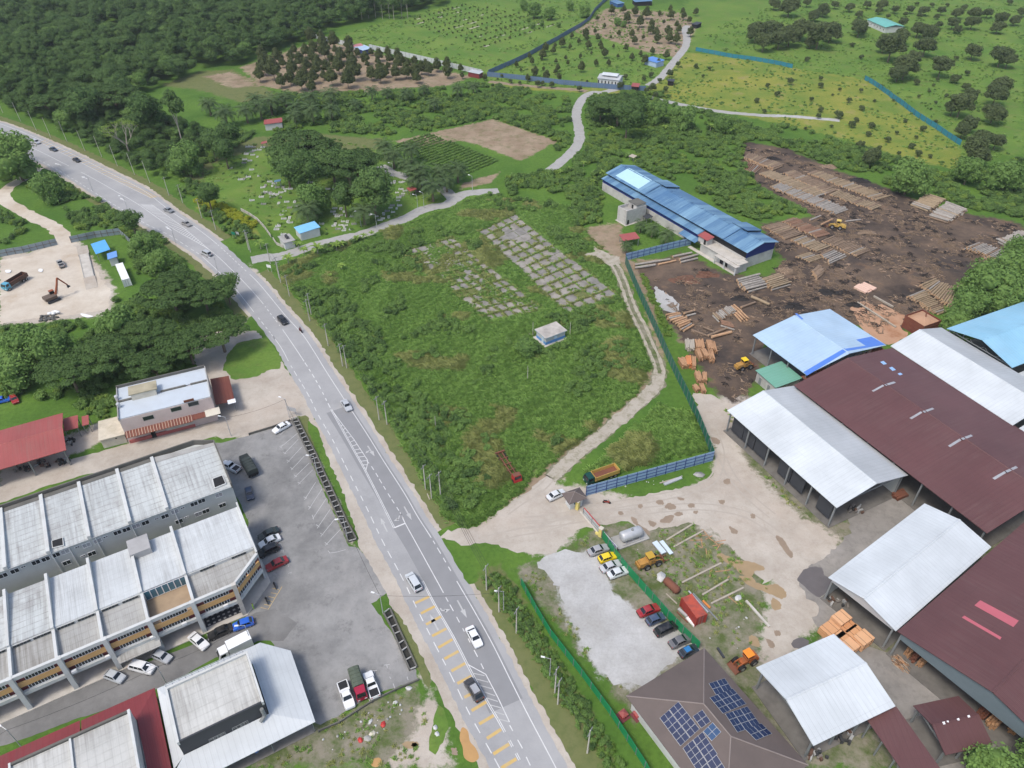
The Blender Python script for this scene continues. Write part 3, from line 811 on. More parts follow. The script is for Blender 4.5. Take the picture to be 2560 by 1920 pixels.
def glassmat(name,col,rough=0.12):
 t=NT(name)
 c=t.mix(t.noise(t.pos(),0.4,3),[x*0.6 for x in col],[x*1.5 for x in col])
 return t.done(c,rough,0.6)
M_shedfloor=plain('grimy_shade_tone_floor',(.16,.15,.135),.9,.25,.5,dirt=(.07,.065,.06),dirt_amt=.7,dirt_scale=.3)  # floor colour darkened to paint in the roof's shade, plus dirt patches
M_glass=glassmat('dark_window_glass',(0.025,0.032,0.036))
M_tealglass=glassmat('teal_window_glass',(0.06,0.16,0.21))
M_solar=glassmat('solar_cell_blue',(0.013,0.022,0.062),0.18)
M_solar2=glassmat('solar_cell_light_blue',(0.02,0.06,0.14),0.18)
class Frame:
 """local axes of a building: x along its length; a pixel ray can be met with its planes"""
 def __init__(s,ctr,ang):
  s.o,s.a=Vector((ctr[0],ctr[1],0)),ang
  s.R=Matrix.Rotation(-ang,3,'Z')
 def loc(s,w):
  return s.R@(Vector((w[0],w[1],w[2]if len(w)>2 else 0))-s.o)
 def ray(s,k,x,y):
  a,b=g(k,x,y,0),g(k,x,y,20)
  A,B=Vector((a.x,a.y,0)),Vector((b.x,b.y,20))
  return s.R@(A-s.o),s.R@(B-A)
 def plane(s,k,x,y,p0,n):
  o,d=s.ray(k,x,y)
  return o+d*((Vector(p0)-o).dot(n)/d.dot(n))
 def wall(s,k,x,y,y0):
  return s.plane(k,x,y,(0,y0,0),Vector((0,1,0)))
 def wallx(s,k,x,y,x0):
  return s.plane(k,x,y,(x0,0,0),Vector((1,0,0)))
 def z(s,k,x,y,z):
  return s.plane(k,x,y,(0,0,z),Vector((0,0,1)))
WIN_CACHE={}
def window(parent,x,y,z,w,h,face='-y',frame=None,pane=None,bars=1):
 """a framed window on a wall: frame part with its pane as sub-part; (x,y,z) centre on the wall"""
 frame=frame or M_white_paint
 pane=pane or M_glass
 key=(round(w,2),round(h,2),frame.name,pane.name,bars)
 if key not in WIN_CACHE:
  mb=MB()
  t=0.07
  mb.box(-w/2,w/2,-0.06,0.02,-h/2,-h/2+t).box(-w/2,w/2,-0.06,0.02,h/2-t,h/2)
  mb.box(-w/2,-w/2+t,-0.06,0.02,-h/2+t,h/2-t).box(w/2-t,w/2,-0.06,0.02,-h/2+t,h/2-t)
  for i in range(bars):
   cx=-w/2+w*(i+1)/(bars+1)
   mb.box(cx-0.03,cx+0.03,-0.055,0.015,-h/2+t,h/2-t)
  WIN_CACHE[key]=(mb.mesh('window',frame),MB().box(-w/2+t,w/2-t,-0.025,0.01,-h/2+t,h/2-t).mesh('pane',pane))
 mf,mp=WIN_CACHE[key]
 rot={'-y':0.0,'+x':math.pi/2,'+y':math.pi,'-x':-math.pi/2}[face]
 o=obj('window',mf,parent,(x,y,z),rot)
 obj('pane',mp,o)
 return o
def shed(name,label,quad,k,e,r,mroof,cat='warehouse',posts=5.0,walls='',wallm=None,wallh=None,floor=True,over=0.7,gable=None,trim=None,mroof2=None,floorm=None):
 """gabled shed. quad a,b,c,d in the photo at eave height, ab along the ridge"""
 ctr,L,W,ang=rectfit([g(k,*p,e)for p in nums(quad)])
 fr=Frame(ctr,ang)
 root=thing(name,label,cat,ctr,ang)
 hl,hw=L/2,W/2
 th=0.14
 for sg in(-1,1):
  q=[(-hl,sg*hw,e),(hl,sg*hw,e),(hl,0,r),(-hl,0,r)]
  if sg>0:
   q=q[::-1]
  MB().slab(q,th).build('roof_slope',(mroof2 or mroof)if sg>0 else mroof,root)
 mb=MB()
 mb.hexa([(-hl,-0.25,r-0.02),(hl,-0.25,r-0.02),(hl,0.25,r-0.02),(-hl,0.25,r-0.02)],[(-hl,-0.12,r+0.07),(hl,-0.12,r+0.07),(hl,0.12,r+0.07),(-hl,0.12,r+0.07)])
 mb.build('ridge_cap',mroof,root)
 wl,ww=hl-over,hw-over
 if trim:
  for sx in(-1,1):
   mb=MB()
   for sg in(-1,1):
    mb.hexa([(sx*(hl+.02),sg*hw,e-.45),(sx*(hl+.10),sg*hw,e-.45),(sx*(hl+.10),0,r-.45),(sx*(hl+.02),0,r-.45)],[(sx*(hl+.02),sg*hw,e+.02),(sx*(hl+.10),sg*hw,e+.02),(sx*(hl+.10),0,r+.02),(sx*(hl+.02),0,r+.02)])
   mb.build('barge_board',trim,root)
 n=max(2,int(L/posts)+1)
 sl=(r-e)/hw
 if posts<90:
  for i in range(n):
   x=-wl+2*wl*i/(n-1)
   for sg in(-1,1):
    MB().box(x-.15,x+.15,sg*ww-.15,sg*ww+.15,0,e+(hw-ww)*sl-th).build('post',M_steel,root)
   mb=MB()
   zt=e-0.35
   mb.box(x-.08,x+.08,-ww+.16,ww-.16,zt-.12,zt+.06)
   for j in range(1,8):
    y=-ww+2*ww*j/8
    mb.tube((x,y,zt+.06),(x,y+(0.9 if j%2 else-0.9),min(zt+.7,r-abs(y+(0.9 if j%2 else-.9))*sl-th-.12)),.05,n=4)
   mb.build('truss',M_steel,root)
 wm=wallm or M_grey_wall
 wh=wallh or(e-0.2)
 if 'l' in walls:
  MB().box(-wl,wl,-ww-.21,-ww-.16,0,wh).build('wall',wm,root)
 if 'r' in walls:
  MB().box(-wl,wl,ww+.16,ww+.21,0,wh).build('wall',wm,root)
 for ch,sx in(('a',-1),('b',1)):
  if ch in walls:
   x0,x1=sorted((sx*(wl+.18),sx*(wl+.24)))
   ze=e+(hw-ww)*sl-th-.03
   if wallh and wallh<e:
    MB().box(x0,x1,-ww,ww,0,wallh).build('wall',wm,root)
   else:
    MB().add([(x0,-ww,0),(x0,ww,0),(x0,ww,ze),(x0,0,r-th-.03),(x0,-ww,ze),(x1,-ww,0),(x1,ww,0),(x1,ww,ze),(x1,0,r-th-.03),(x1,-ww,ze)],[(0,1,2,3,4)[::-1]if sx>0 else(0,1,2,3,4)[::-1],(5,6,7,8,9),(0,4,9,5),(1,6,7,2),(2,7,8,3),(3,8,9,4)]).build('gable_wall',wm,root)
 if gable:
  for ch,sx in(('a',-1),('b',1)):
   if ch in gable[0]:
    x0,x1=sorted((sx*(wl+.18),sx*(wl+.24)))
    ze=e+(hw-ww)*sl-th-.03
    z0=gable[2]
    MB().add([(x0,-ww,z0),(x0,ww,z0),(x0,ww,ze),(x0,0,r-th-.03),(x0,-ww,ze),(x1,-ww,z0),(x1,ww,z0),(x1,ww,ze),(x1,0,r-th-.03),(x1,-ww,ze)],[(4,3,2,1,0),(5,6,7,8,9),(0,4,9,5),(1,6,7,2),(2,7,8,3),(3,8,9,4),(0,5,6,1)]).build('gable_panel',gable[1],root)
 if floor:
  MB().box(-wl-.6,wl+.6,-ww-.6,ww+.6,0.02,0.12).build('floor_slab',floorm or M_shedfloor,root)
 return root,fr,L,W
def roofpatch(root,fr,name,m,k,s,e,r,hw,sg,lift=0.03):
 """a sheet lying on one roof slope, its outline taken from the photo"""
 n=Vector((0,sg*(r-e)/hw,1)).normalized()
 pts=[fr.plane(k,*p,(0,0,r),n)+n*lift for p in nums(s)]
 mb=MB()
 c=len(pts)
 area=sum(pts[i].x*pts[(i+1)%c].y-pts[(i+1)%c].x*pts[i].y for i in range(c))
 if area<0:
  pts=pts[::-1]
 lo=[p-n*0.025 for p in pts]
 mb.add(pts+lo,[tuple(range(c)),tuple(range(2*c-1,c-1,-1))]+[((i+1)%c,i,c+i,c+(i+1)%c)for i in range(c)])
 return mb.build(name,m,root)
# ---------------------------------------------------------------- timber works: warehouses
W1,f1,L1,w1=shed('warehouse','long white-roofed open warehouse beside the sandy drive, left of the big maroon roof','65,830 848,1553 1355,1300 540,648','W',6.5,8.7,M_roof_white,posts=6,walls='r',mroof2=M_roof_grey)  # far slope's shade is put in by the greyer sheet colour
# a dark panelled side wall facing the yard, set back under the eave
for i in range(8):
 x=-L1/2+1.4+i*(L1-2.8)/8
 if i in(3,6):
  continue
 MB().box(x,x+(L1-2.8)/8-.25,-w1/2+1.3,-w1/2+1.4,0.9,6.2).build('wall_panel',M_charcoal,W1)
ctrM,LM,WM,angM=rectfit([g('W',552,650,7.4),g('W',1943,1738,7.4),g('W',1943,1738,7.4)+g('W',1255,370,7.4)-g('W',552,650,7.4),g('W',1255,370,7.4)])
def shed_plan(name,label,ctr,L,W,ang,e,r,mroof,**kw):
 old=globals()['rectfit']
 globals()['rectfit']=lambda q:(Vector(ctr),L,W,ang)
 try:
  return shed(name,label,'0,0 1,0 1,1 0,1','P',e,r,mroof,**kw)
 finally:
  globals()['rectfit']=old
M1,fM1,_,_=shed_plan('warehouse','huge maroon-roofed warehouse with four pairs of grey skylights',ctrM,LM,WM,angM,7.4,9.9,M_roof_maroon,posts=7,walls='',gable=('a',M_maroon_trim,4.5))
M_skyl=plain('grey_translucent_sheet',(0.33,0.35,0.37),0.5,0.15,0.6,dirt=(0.25,0.18,0.17),dirt_amt=0.5,dirt_scale=0.5)
M_skyblue=plain('blue_translucent_sheet',(0.28,0.45,0.68),0.5,0.1,0.6)
sgM=-1
for s in('1103,690 1118,697 1195,655 1185,645','1378,888 1395,897 1473,850 1460,840','1658,1090 1675,1100 1757,1050 1742,1038','1980,1325 2000,1337 2083,1287 2068,1275'):
 roofpatch(M1,fM1,'skylight',M_skyl,'W',s,7.4,9.9,WM/2,-1)
for s in('1195,643 1210,655 1280,632 1265,622','1473,838 1488,850 1560,823 1545,813','1752,1035 1768,1048 1840,1020 1825,1008','2075,1272 2092,1285 2168,1250 2152,1237'):
 roofpatch(M1,fM1,'skylight',M_skyl,'W',s,7.4,9.9,WM/2,1)
for s in('1165,480 1190,500 1215,495 1190,473','1230,522 1255,545 1280,538 1252,515','1292,565 1308,578 1330,570 1312,558'):
 roofpatch(M1,fM1,'skylight',M_skyblue,'W',s,7.4,9.9,WM/2,1)
a_,b_,d_=g('W',1240,362,7.6),g('W',2130,940,7.6),g('W',1612,230,7.6)
ctr,L,Wd,an=rectfit([a_,b_,b_+d_-a_,d_])
shed_plan('warehouse','white warehouse roof with its far slope coloured greyer for shade, right of the maroon roof',ctr,L,Wd,an,7.6,9.9,M_roof_white,posts=7,mroof2=M_roof_grey)  # greyer colour on the far slope paints its shaded side
dirL=(b_-a_).normalized()
prp=(d_-a_).normalized()
c2=b_+dirL*13.5+prp*(Wd/2+0.5)
shed_plan('warehouse','white roof at the right edge of the picture behind the maroon roof',c2,25.0,Wd,an,7.0,8.8,M_roof_white,posts=7)
a_,b_,d_=g('W',1665,240,8.0),g('W',2330,-10,8.0),g('W',2135,530,8.0)
ctr,L,Wd,an=rectfit([a_,b_,b_+d_-a_,d_])
shed_plan('warehouse','sky-blue roofed warehouse at the right edge beside the trees',ctr,L,Wd,an,8.0,10.4,M_roof_sky,posts=7)
c3=g('W',2190,550,6.0)+(b_-a_).normalized()*6+(d_-a_).normalized()*4
shed_plan('lean_to_shed','small white lean-to roof below the sky-blue warehouse',c3,14.0,8.0,an,5.6,6.6,M_roof_white,posts=6,cat='shed')
B1,fB1,LB1,WB1=shed('warehouse','pale blue roofed saw shed with royal blue gable trim','250,285 630,580 1205,355 795,90','W',6.2,8.2,M_roof_paleblue,posts=5,walls='')
for sg,s in((-1,'612,556 640,582 918,408 868,358 908,384 745,478 720,492'),):
 pass
sB=-1 if fB1.z('W',250,285,6.2).y<0 else 1
roofpatch(B1,fB1,'roof_trim',M_blue_trim,'W','608,553 633,580 925,402 905,380',6.2,8.2,WB1/2,sB)
roofpatch(B1,fB1,'roof_trim',M_blue_trim,'W','925,400 1203,354 1100,296 990,318 1060,362 905,385',6.2,8.2,WB1/2,-sB)
roofpatch(B1,fB1,'roof_trim',M_blue_trim,'W','545,128 560,126 607,168 595,172',6.2,8.2,WB1/2,-sB)
for i in range(12):
 y=-WB1/2+1.2+i*(WB1-2.4)/12
 x=LB1/2-.9
 MB().box(x,x+.08,y,y+(WB1-2.4)/12*.6,1.5,5.6).build('wall_board',random.choice([M_steel,M_oldwood,M_tealglass,M_darkwood]),B1)
MB().box(LB1/2-1.5,LB1/2+1.2,-WB1/2,WB1/2,4.6,4.75).build('rusty_canopy',M_rust,B1)
W3,f3,L3,w3=shed('warehouse','white warehouse roof in the middle of the yard, wedged against the lower maroon roof','1125,450 1665,42 2035,285 1503,742','K',6.5,8.0,M_roof_white,posts=6,walls='r',gable=('a',M_steel_light,5.6))
W4,f4,L4,w4=shed('warehouse','small square white-roofed open shed beside the stacked timber packs','730,945 1160,765 1503,1160 1048,1383','K',6.0,7.7,M_roof_white,posts=5,walls='',over=0.9)
# lower maroon hall: gable faces the alley
eM=7.0
a_=g('K',1512,748,eM)
ux=(g('K',2035,285,6.5)-g('K',1503,742,6.5)).normalized()
px_=Vector((ux.y,-ux.x))
hwM=15.5
ctr=a_+ux*24+px_*hwM
M2,fM2,_,_=shed_plan('warehouse','large maroon-roofed hall at the bottom right with two pink roof strips',ctr,48.0,hwM*2,math.atan2(ux.y,ux.x),eM,eM+2.9,M_roof_maroon,posts=8,gable=('a',plain('blue_grey_cladding',(0.13,0.165,0.18),0.6,0.1),5.2))
M_pinkroof=plain('faded_pink_sheet',(0.44,0.115,0.14),0.55,0.08,0.5)
for s in('1938,605 1970,577 2183,690 2153,725','1868,672 1882,662 2088,782 2080,795'):
 roofpatch(M2,fM2,'roof_strip',M_pinkroof,'K',s,eM,eM+2.9,hwM,1 if fM2.z('K',1512,748,eM).y>0 else-1)
S1,fS1,LS1,WS1=shed('timber_shed','small rust-red gabled shed with white patches on its ridge','1605,1160 1848,1103 2037,1370 1775,1437','K',4.4,5.9,M_roof_maroon,cat='shed',posts=4,walls='',mroof2=M_roof_maroon)
for s in('1758,1250 1772,1247 1776,1262 1764,1264','1838,1232 1850,1228 1856,1240 1844,1243','1896,1214 1908,1211 1914,1224 1902,1227','1782,1244 1792,1242 1796,1252 1788,1254'):
 roofpatch(S1,fS1,'roof_patch',M_white_paint,'K',s,4.4,5.9,WS1/2,-1,0.1)
# lean-to strip south of the square shed
q=[g('K',1345,1238,4.6),g('K',1505,1163,5.2),g('K',1830,1620,5.2),g('K',1650,1680,4.6)]
lt=thing('lean_to_shed','long narrow maroon lean-to roof below the square white shed','shed',q[0])
qq=[(q[0].x,q[0].y,4.6),(q[3].x,q[3].y,4.6),(q[2].x,q[2].y,5.2),(q[1].x,q[1].y,5.2)]
o_=Vector((q[0].x,q[0].y,0))
MB().slab([Vector(p)-o_ for p in qq],0.1).build('roof_slope',M_roof_maroon,lt)
for t_ in(0.04,0.28,0.52,0.76,.97):
 for a1,b1,zz in((q[0],q[3],4.45),(q[1],q[2],5.0)):
  p=a1.lerp(b1,t_)*0.97+(q[0]+q[1]+q[2]+q[3])/4*0.03
  MB().rbox(p.x-o_.x,p.y-o_.y,.2,.2,0,zz).build('post',M_steel,lt)
# green-roofed cabin beside the saw shed
q=nums('262,545 402,662 605,612 440,478')
ctr,L,Wd,an=rectfit([g('W',*p,3.4)for p in q])
gc=thing('site_cabin','small green-roofed white cabin tucked beside the pale blue saw shed','cabin',ctr,an)
MB().slab([(-L/2,-Wd/2,3.4),(L/2,-Wd/2,3.4),(L/2,Wd/2,3.8),(-L/2,Wd/2,3.8)],.12).build('roof',M_roof_green,gc)
sgc=-1 if g('W',262,545,3.4)is None else 1
MB().box(-L/2+.4,L/2-.4,-Wd/2+.4,Wd/2-.4,0,3.25).build('wall',M_stained_wall,gc)
for x in(-L/4,L/6):
 MB().box(x-.45,x+.45,-Wd/2+.34,-Wd/2+.4,0,2.1).build('door',M_steel,gc)
 MB().box(x-.45,x+.45,Wd/2-.4,Wd/2-.34,0,2.1).build('door',M_steel,gc)
# rusty sawdust hopper with its heap
q=nums('1240,1040 1480,955 1735,1110 1500,1195')
ctr,L,Wd,an=rectfit([g('l4',*p,4.0)for p in q])
hp=thing('sawdust_bin','rust-brown corrugated bin heaped with orange sawdust','bin',ctr,an)
for x0,x1,y0,y1 in((-L/2,L/2,-Wd/2,-Wd/2+.1),(-L/2,L/2,Wd/2-.1,Wd/2),(-L/2,-L/2+.1,-Wd/2+.1,Wd/2-.1),(L/2-.1,L/2,-Wd/2+.1,Wd/2-.1)):
 MB().box(x0,x1,y0,y1,0,4.0).build('wall',M_roof_rust,hp)
for z in(1.0,2.0,3.0):
 MB().box(-L/2-.06,L/2+.06,-Wd/2-.06,Wd/2+.06,z,z+.1).build('rail',M_rust,hp)
mb=MB()
nx,ny=14,10
for j in range(ny+1):
 for i in range(nx+1):
  u,v=i/nx,j/ny
  mb.v.append((-L/2+.12+u*(L-.24),-Wd/2+.12+v*(Wd-.24),3.55+.75*math.sin(math.pi*u)*math.sin(math.pi*v)+random.uniform(-.06,.06)))
mb.f+=[(j*(nx+1)+i,j*(nx+1)+i+1,(j+1)*(nx+1)+i+1,(j+1)*(nx+1)+i)for j in range(ny)for i in range(nx)]
mb.build('sawdust_fill',SM['sawdust'],hp)
MB().tube((0.5,-.3,4.0),(0.9,.4,5.6),.18,n=8).build('chute_pipe',M_rust,hp)
sheet('sawdust_ground','sawdust','l4','570,870 660,850 800,900 900,880 1060,960 1240,1040 1170,1200 1290,1310 1100,1420 1000,1450 860,1400 700,1280 600,1160 480,960',0.0105,0.4)
for s,lb in(('570,872 1100,1215','long timber beam along the near edge of the sawdust floor'),('795,785 1065,935','pale timber beam along the far edge of the sawdust floor')):
 a1,b1=gl('l4',s)
 d1=b1-a1
 o1=MB().box(0,d1.length,-.22,.22,0,.45).build('beam',M_oldwood)
 o1.location=(a1.x,a1.y,.012)
 o1.rotation_euler=(0,0,math.atan2(d1.y,d1.x))
 tag(o1,lb,'beam')
# ---------------------------------------------------------------- office with hipped tile roof and solar panels
eH=4.0
T_,R_,L_=g('K',445,835,eH),g('K',1012,1487,eH),g('K',18,1106,eH)
ctr,L,Wd,an=rectfit([T_,R_,R_+L_-T_,L_])
of=thing('office_building','brown hipped tile roof office carrying four dark solar panel arrays','building',ctr,an)
fo=Frame(ctr,an)
hl,hw=L/2,Wd/2
rH=eH+3.0
hx=hl-hw
RA,RB=(-hx,0,rH),(hx,0,rH)
sl_n=(rH-eH)/hw
M_tile=M_brown_tile
faces=[[(-hl,-hw,eH),(hl,-hw,eH),RB,RA],[(hl,hw,eH),(-hl,hw,eH),RA,RB],[(hl,-hw,eH),(hl,hw,eH),RB],[(-hl,hw,eH),(-hl,-hw,eH),RA]]
for fc in faces:
 n=len(fc)
 MB().add(list(fc)+[(x,y,z-.12)for x,y,z in fc],[tuple(range(n)),tuple(range(2*n-1,n-1,-1))]+[((i+1)%n,i,n+i,n+(i+1)%n)for i in range(n)]).build('roof_slope',M_tile,of)
for p,q_ in((RA,RB),(RA,(-hl,-hw,eH)),(RA,(-hl,hw,eH)),(RB,(hl,-hw,eH)),(RB,(hl,hw,eH))):
 MB().tube(p,q_,.11,n=6).build('ridge_tile',M_brown_ridge,of)
MB().box(-hl+.8,hl-.8,-hw+.8,hw-.8,0,eH-.13).build('wall',M_white_wall,of)
MB().box(-hl-1.2,hl+1.2,hw-.78,hw+1.4,0.02,.14).build('walkway',M_paleconc,of)
panel_cache={}
def solar_array(k,corners,nu,nv,sg,skip=(),light=False):
 """nu x nv modules in the parallelogram p0(origin) p1(end of u) p2(end of v), on slope sg"""
 nrm=Vector((0,sg*sl_n,1)).normalized()
 P=[fo.plane(k,*p,(0,0,rH),nrm)for p in nums(corners)]
 u,v=(P[1]-P[0])/nu,(P[2]-P[0])/nv
 for i in range(nu):
  for j in range(nv):
   if(i,j)in skip:
    continue
   b=P[0]+u*i+v*j+nrm*.12
   q4=[b+u*a+v*c for a,c in((.015,.02),(.985,.02),(.985,.98),(.015,.98))]
   mb=MB()
   up=nrm*.04
   if(u.cross(v)).dot(nrm)<0:
    q4=q4[::-1]
   mb.hexa([p for p in q4],[p+up for p in q4])
   o=mb.build('solar_panel',M_steel_light,of)
   ci=(q4[0]+q4[1]+q4[2]+q4[3])/4
   mb=MB()
   for h0,h1 in((0.0,.488),(.512,1.0)):
    in4=[ci+(p-ci)*.95 for p in q4]
    a1,b1,c1,d1=in4
    e4=[a1.lerp(d1,h0),b1.lerp(c1,h0),b1.lerp(c1,h1),a1.lerp(d1,h1)]if(a1-d1).length>(a1-b1).length else[a1.lerp(b1,h0),a1.lerp(b1,h1),d1.lerp(c1,h1),d1.lerp(c1,h0)]
    mb.hexa([p+up*1.02 for p in e4],[p+up*1.15 for p in e4])
   mb.build('solar_cells',M_solar2 if light else M_solar,o)
sl_left=1 if fo.z('K',18,1106,eH).y>0 else-1
solar_array('23','1275,1230 1440,1085 1455,1475',2,5,sl_left)
solar_array('23','1560,1215 1645,1155 1635,1320',1,2,sl_left)
solar_array('23','1475,1490 1650,1345 1600,1690',2,4,sl_left)
solar_array('23','1650,1345 1735,1265 1725,1430',1,2,sl_left,light=True)
solar_array('23','1600,1690 1770,1545 1690,1840',2,2,sl_left)
solar_array('23','1695,932 1835,886 1760,1035',2,2,-sl_left)
solar_array('23','1703,1055 1905,975 1820,1195',3,3,-sl_left)
solar_array('23','1835,1195 2030,1130 1945,1358',3,3,-sl_left)
solar_array('23','2010,1330 2150,1275 2105,1425',2,2,-sl_left)
# things beside the office
for k,x,y,col,lb in(('23',958,1215,M_red_paint,'maroon square prayer altar on the grit between fence and office'),('23',1082,1210,M_red_paint,'small red shrine at the corner of the office walkway')):
 p=g(k,x,y)
 o=thing('shrine',lb,'shrine',p,0.6)
 MB().box(-.9,.9,-.9,.9,0.01,.18).build('plinth',M_maroon_wall,o)
 MB().box(-.45,.45,-.45,.45,.18,1.1).build('altar_body',col,o)
 MB().add([(-.65,-.65,1.1),(.65,-.65,1.1),(.65,.65,1.1),(-.65,.65,1.1),(0,0,1.55)],[(3,2,1,0),(0,1,4),(1,2,4),(2,3,4),(3,0,4)]).build('altar_roof',M_roof_red,o)
# ---------------------------------------------------------------- long blue-roofed factory
eF,rF=6.4,8.2
a_,b_,c_,d_=g('B',190,236,eF),g('B',1765,1175,eF),g('B',2120,1046,eF),g('B',520,142,eF)
ctr,LF,WF,anF=rectfit([a_,b_,c_,d_])
FB=thing('factory_building','long blue-roofed concrete factory with white walls behind the green fence','factory',ctr,anF)
ff=Frame(ctr,anF)
sF=-1 if ff.loc(a_).y<0 else 1
hl,hw=LF/2,WF/2
for sg in(-1,1):
 q=[(-hl,sg*hw,eF),(hl,sg*hw,eF),(hl,0,rF),(-hl,0,rF)]
 MB().slab(q if sg<0 else q[::-1],.14).build('roof_slope',M_roof_blue,FB)
MB().box(-hl,hl,-.3,.3,rF-.05,rF+.06).build('ridge_cap',M_roof_blue,FB)
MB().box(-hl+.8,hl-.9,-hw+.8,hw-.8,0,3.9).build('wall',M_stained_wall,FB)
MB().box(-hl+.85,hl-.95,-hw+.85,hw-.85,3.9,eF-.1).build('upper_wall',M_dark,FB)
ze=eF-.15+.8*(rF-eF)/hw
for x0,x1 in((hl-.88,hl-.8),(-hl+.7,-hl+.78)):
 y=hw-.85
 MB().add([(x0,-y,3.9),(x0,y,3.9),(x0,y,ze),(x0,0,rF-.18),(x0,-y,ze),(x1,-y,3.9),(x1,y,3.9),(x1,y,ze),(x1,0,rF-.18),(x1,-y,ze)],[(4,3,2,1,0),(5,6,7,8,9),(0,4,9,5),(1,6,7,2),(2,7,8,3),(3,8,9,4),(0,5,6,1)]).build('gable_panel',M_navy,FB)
# front lean-to
x0,x1=ff.z('B',125,300,4.7).x,ff.z('B',1200,957,4.7).x
yo=ff.z('B',660,625,4.7).y
yi=sF*(hw-1.0)
q=[(x0,yo,4.7),(x1,yo,4.7),(x1,yi,5.5),(x0,yi,5.5)]
MB().slab(q if sF<0 else q[::-1],.12).build('lean_to_roof',M_roof_blue,FB)
xm=ff.z('B',1010,880,4.7).x
yw=yo-sF*.5
MB().box(x0+.3,xm,min(yw,yi),max(yw,yi),0,3.2).build('front_wall',M_stained_wall,FB)
MB().box(x0+.28,x1-.3,min(yw-sF*.05,yi),max(yw-sF*.05,yi),3.2,4.5).build('fascia_band',M_navy,FB)
# raised roof strips over the ridge
for xa,xb in((ff.wall('B',565,465,sF*hw).x,0),(0,0)):
 pass
for pa,pb in(((530,440),(620,490)),((1390,960),(1500,1015))):
 xa,xb=ff.z('B',*pa,eF).x,ff.z('B',*pb,eF).x
 mb=MB()
 for sg in(-1,1):
  q=[(xa,sg*(hw+.15),eF+.30),(xb,sg*(hw+.15),eF+.30),(xb,0,rF+.42),(xa,0,rF+.42)]
  mb.slab(q if sg<0 else q[::-1],.3)
 mb.build('raised_roof_strip',M_roof_blue,FB)
 xa2,xb2=xa-.3,xb+2.6
 q=[(xa2,-sF*(hw+.2),eF+.72),(xb2,-sF*(hw+.2),eF+.72),(xb2,-sF*.3,rF+.62),(xa2,-sF*.3,rF+.62)]
 MB().slab(q if sF>0 else q[::-1],.12).build('ridge_vent',M_roof_blue,FB)
 MB().box(xb2-.25,xb2-.1,min(-sF*hw,-sF*.5),max(-sF*hw,-sF*.5),eF+.1,eF+.58).build('vent_cheek',M_navy,FB)
roofpatch(FB,ff,'pale_roof_panel',plain('pale_blue_sheet',(0.40,0.60,0.68),0.5,0.06,0.5),'B','270,272 425,183 690,325 535,425',eF,rF,hw,sF)
M_joint=plain('dark_joint',(0.05,0.10,0.18),0.6)
for i in range(14):
 x=-hl+3+i*(LF-5)/13
 MB().box(x-.05,x+.05,-.5,.5,rF+.05,rF+.16).build('ridge_clip',M_joint,FB)
# concrete annex at the right front
xa,xb=ff.z('B',1190,1075,3.0).x,ff.z('B',1745,1290,3.0).x
yf=ff.z('B',1500,1190,3.2).y
y0,y1=sorted((yf,sF*(hw-.75)))
MB().box(xa,xb,y0,y1,0,3.0).build('annex_wall',M_stained_wall,FB)
MB().box(xa-.2,xb+.3,y0-.3,y1,3.0,3.25).build('annex_roof',M_paleconc,FB)
yff=yf+sF*1.8
y0,y1=sorted((yff,yf+sF*.02))
xc=ff.z('B',1505,1240,0.1).x
MB().box(xc,xb+.6,y0,y1,2.75,2.95).build('porch_roof',M_paleconc,FB)
for x in(xc+.2,(xc+xb)/2,xb+.3):
 MB().box(x-.15,x+.15,yff-sF*.3-.15,yff-sF*.3+.15,0,2.75).build('porch_post',M_white_wall,FB)
for x in(xc+1.2,xc+3.2):
 MB().box(x,x+1.4,yf+sF*.02-.03,yf+sF*.02+.03,0.1,2.4).build('doorway',M_dark,FB)
xr=ff.z('B',1345,960,5.6)
tw=2.2
MB().box(xr.x-tw,xr.x+tw*.9,min(yf,yf-sF*2.6)+.1,max(yf,yf-sF*2.6)-.1,3.25,5.3).build('stair_tower',M_stained_wall,FB)
q=[(xr.x-tw-.3,yf+sF*.3,5.3),(xr.x+tw+.1,yf+sF*.3,5.3),(xr.x+tw+.1,yf-sF*2.8,5.9),(xr.x-tw-.3,yf-sF*2.8,5.9)]
MB().slab(q if sF<0 else q[::-1],.12).build('stair_tower_roof',M_roof_red,FB)
MB().box(xr.x+.6,xr.x+1.4,yf+sF*.0-.12,yf+sF*.0+.06,3.3,5.0).build('doorway',M_dark,FB)
# blue bay below the lean-to
xa,xb=ff.z('B',985,935,3.0).x,ff.z('B',1195,1040,3.0).x
q=[(xa,yo+sF*2.4,2.9),(xb,yo+sF*2.4,2.9),(xb,yo,3.6),(xa,yo,3.6)]
MB().slab(q if sF<0 else q[::-1],.12).build('bay_canopy',M_roof_blue,FB)
# red lean-to at the back
x0,x1=ff.z('B',720,238,4.2).x,ff.z('B',1215,460,4.2).x
q=[(x0,-sF*(hw+3.6),3.6),(x1,-sF*(hw+3.6),3.6),(x1,-sF*(hw-.6),5.0),(x0,-sF*(hw-.6),5.0)]
MB().slab(q if sF>0 else q[::-1],.12).build('back_lean_to_roof',M_roof_red,FB)
for x in(x0+.5,(x0+x1)/2,x1-.5):
 MB().box(x-.12,x+.12,-sF*(hw+3.3)-.12,-sF*(hw+3.3)+.12,0,3.6).build('post',M_steel,FB)
# plinth walk in front
xa,xb=ff.z('B',1140,1085,0).x,ff.z('B',1640,1410,0).x
ya=ff.z('B',1400,1260,0).y
MB().rbox((xa+xb)/2,ya,abs(xb-xa),1.4,0.01,.18).build('plinth',M_paleconc,FB)
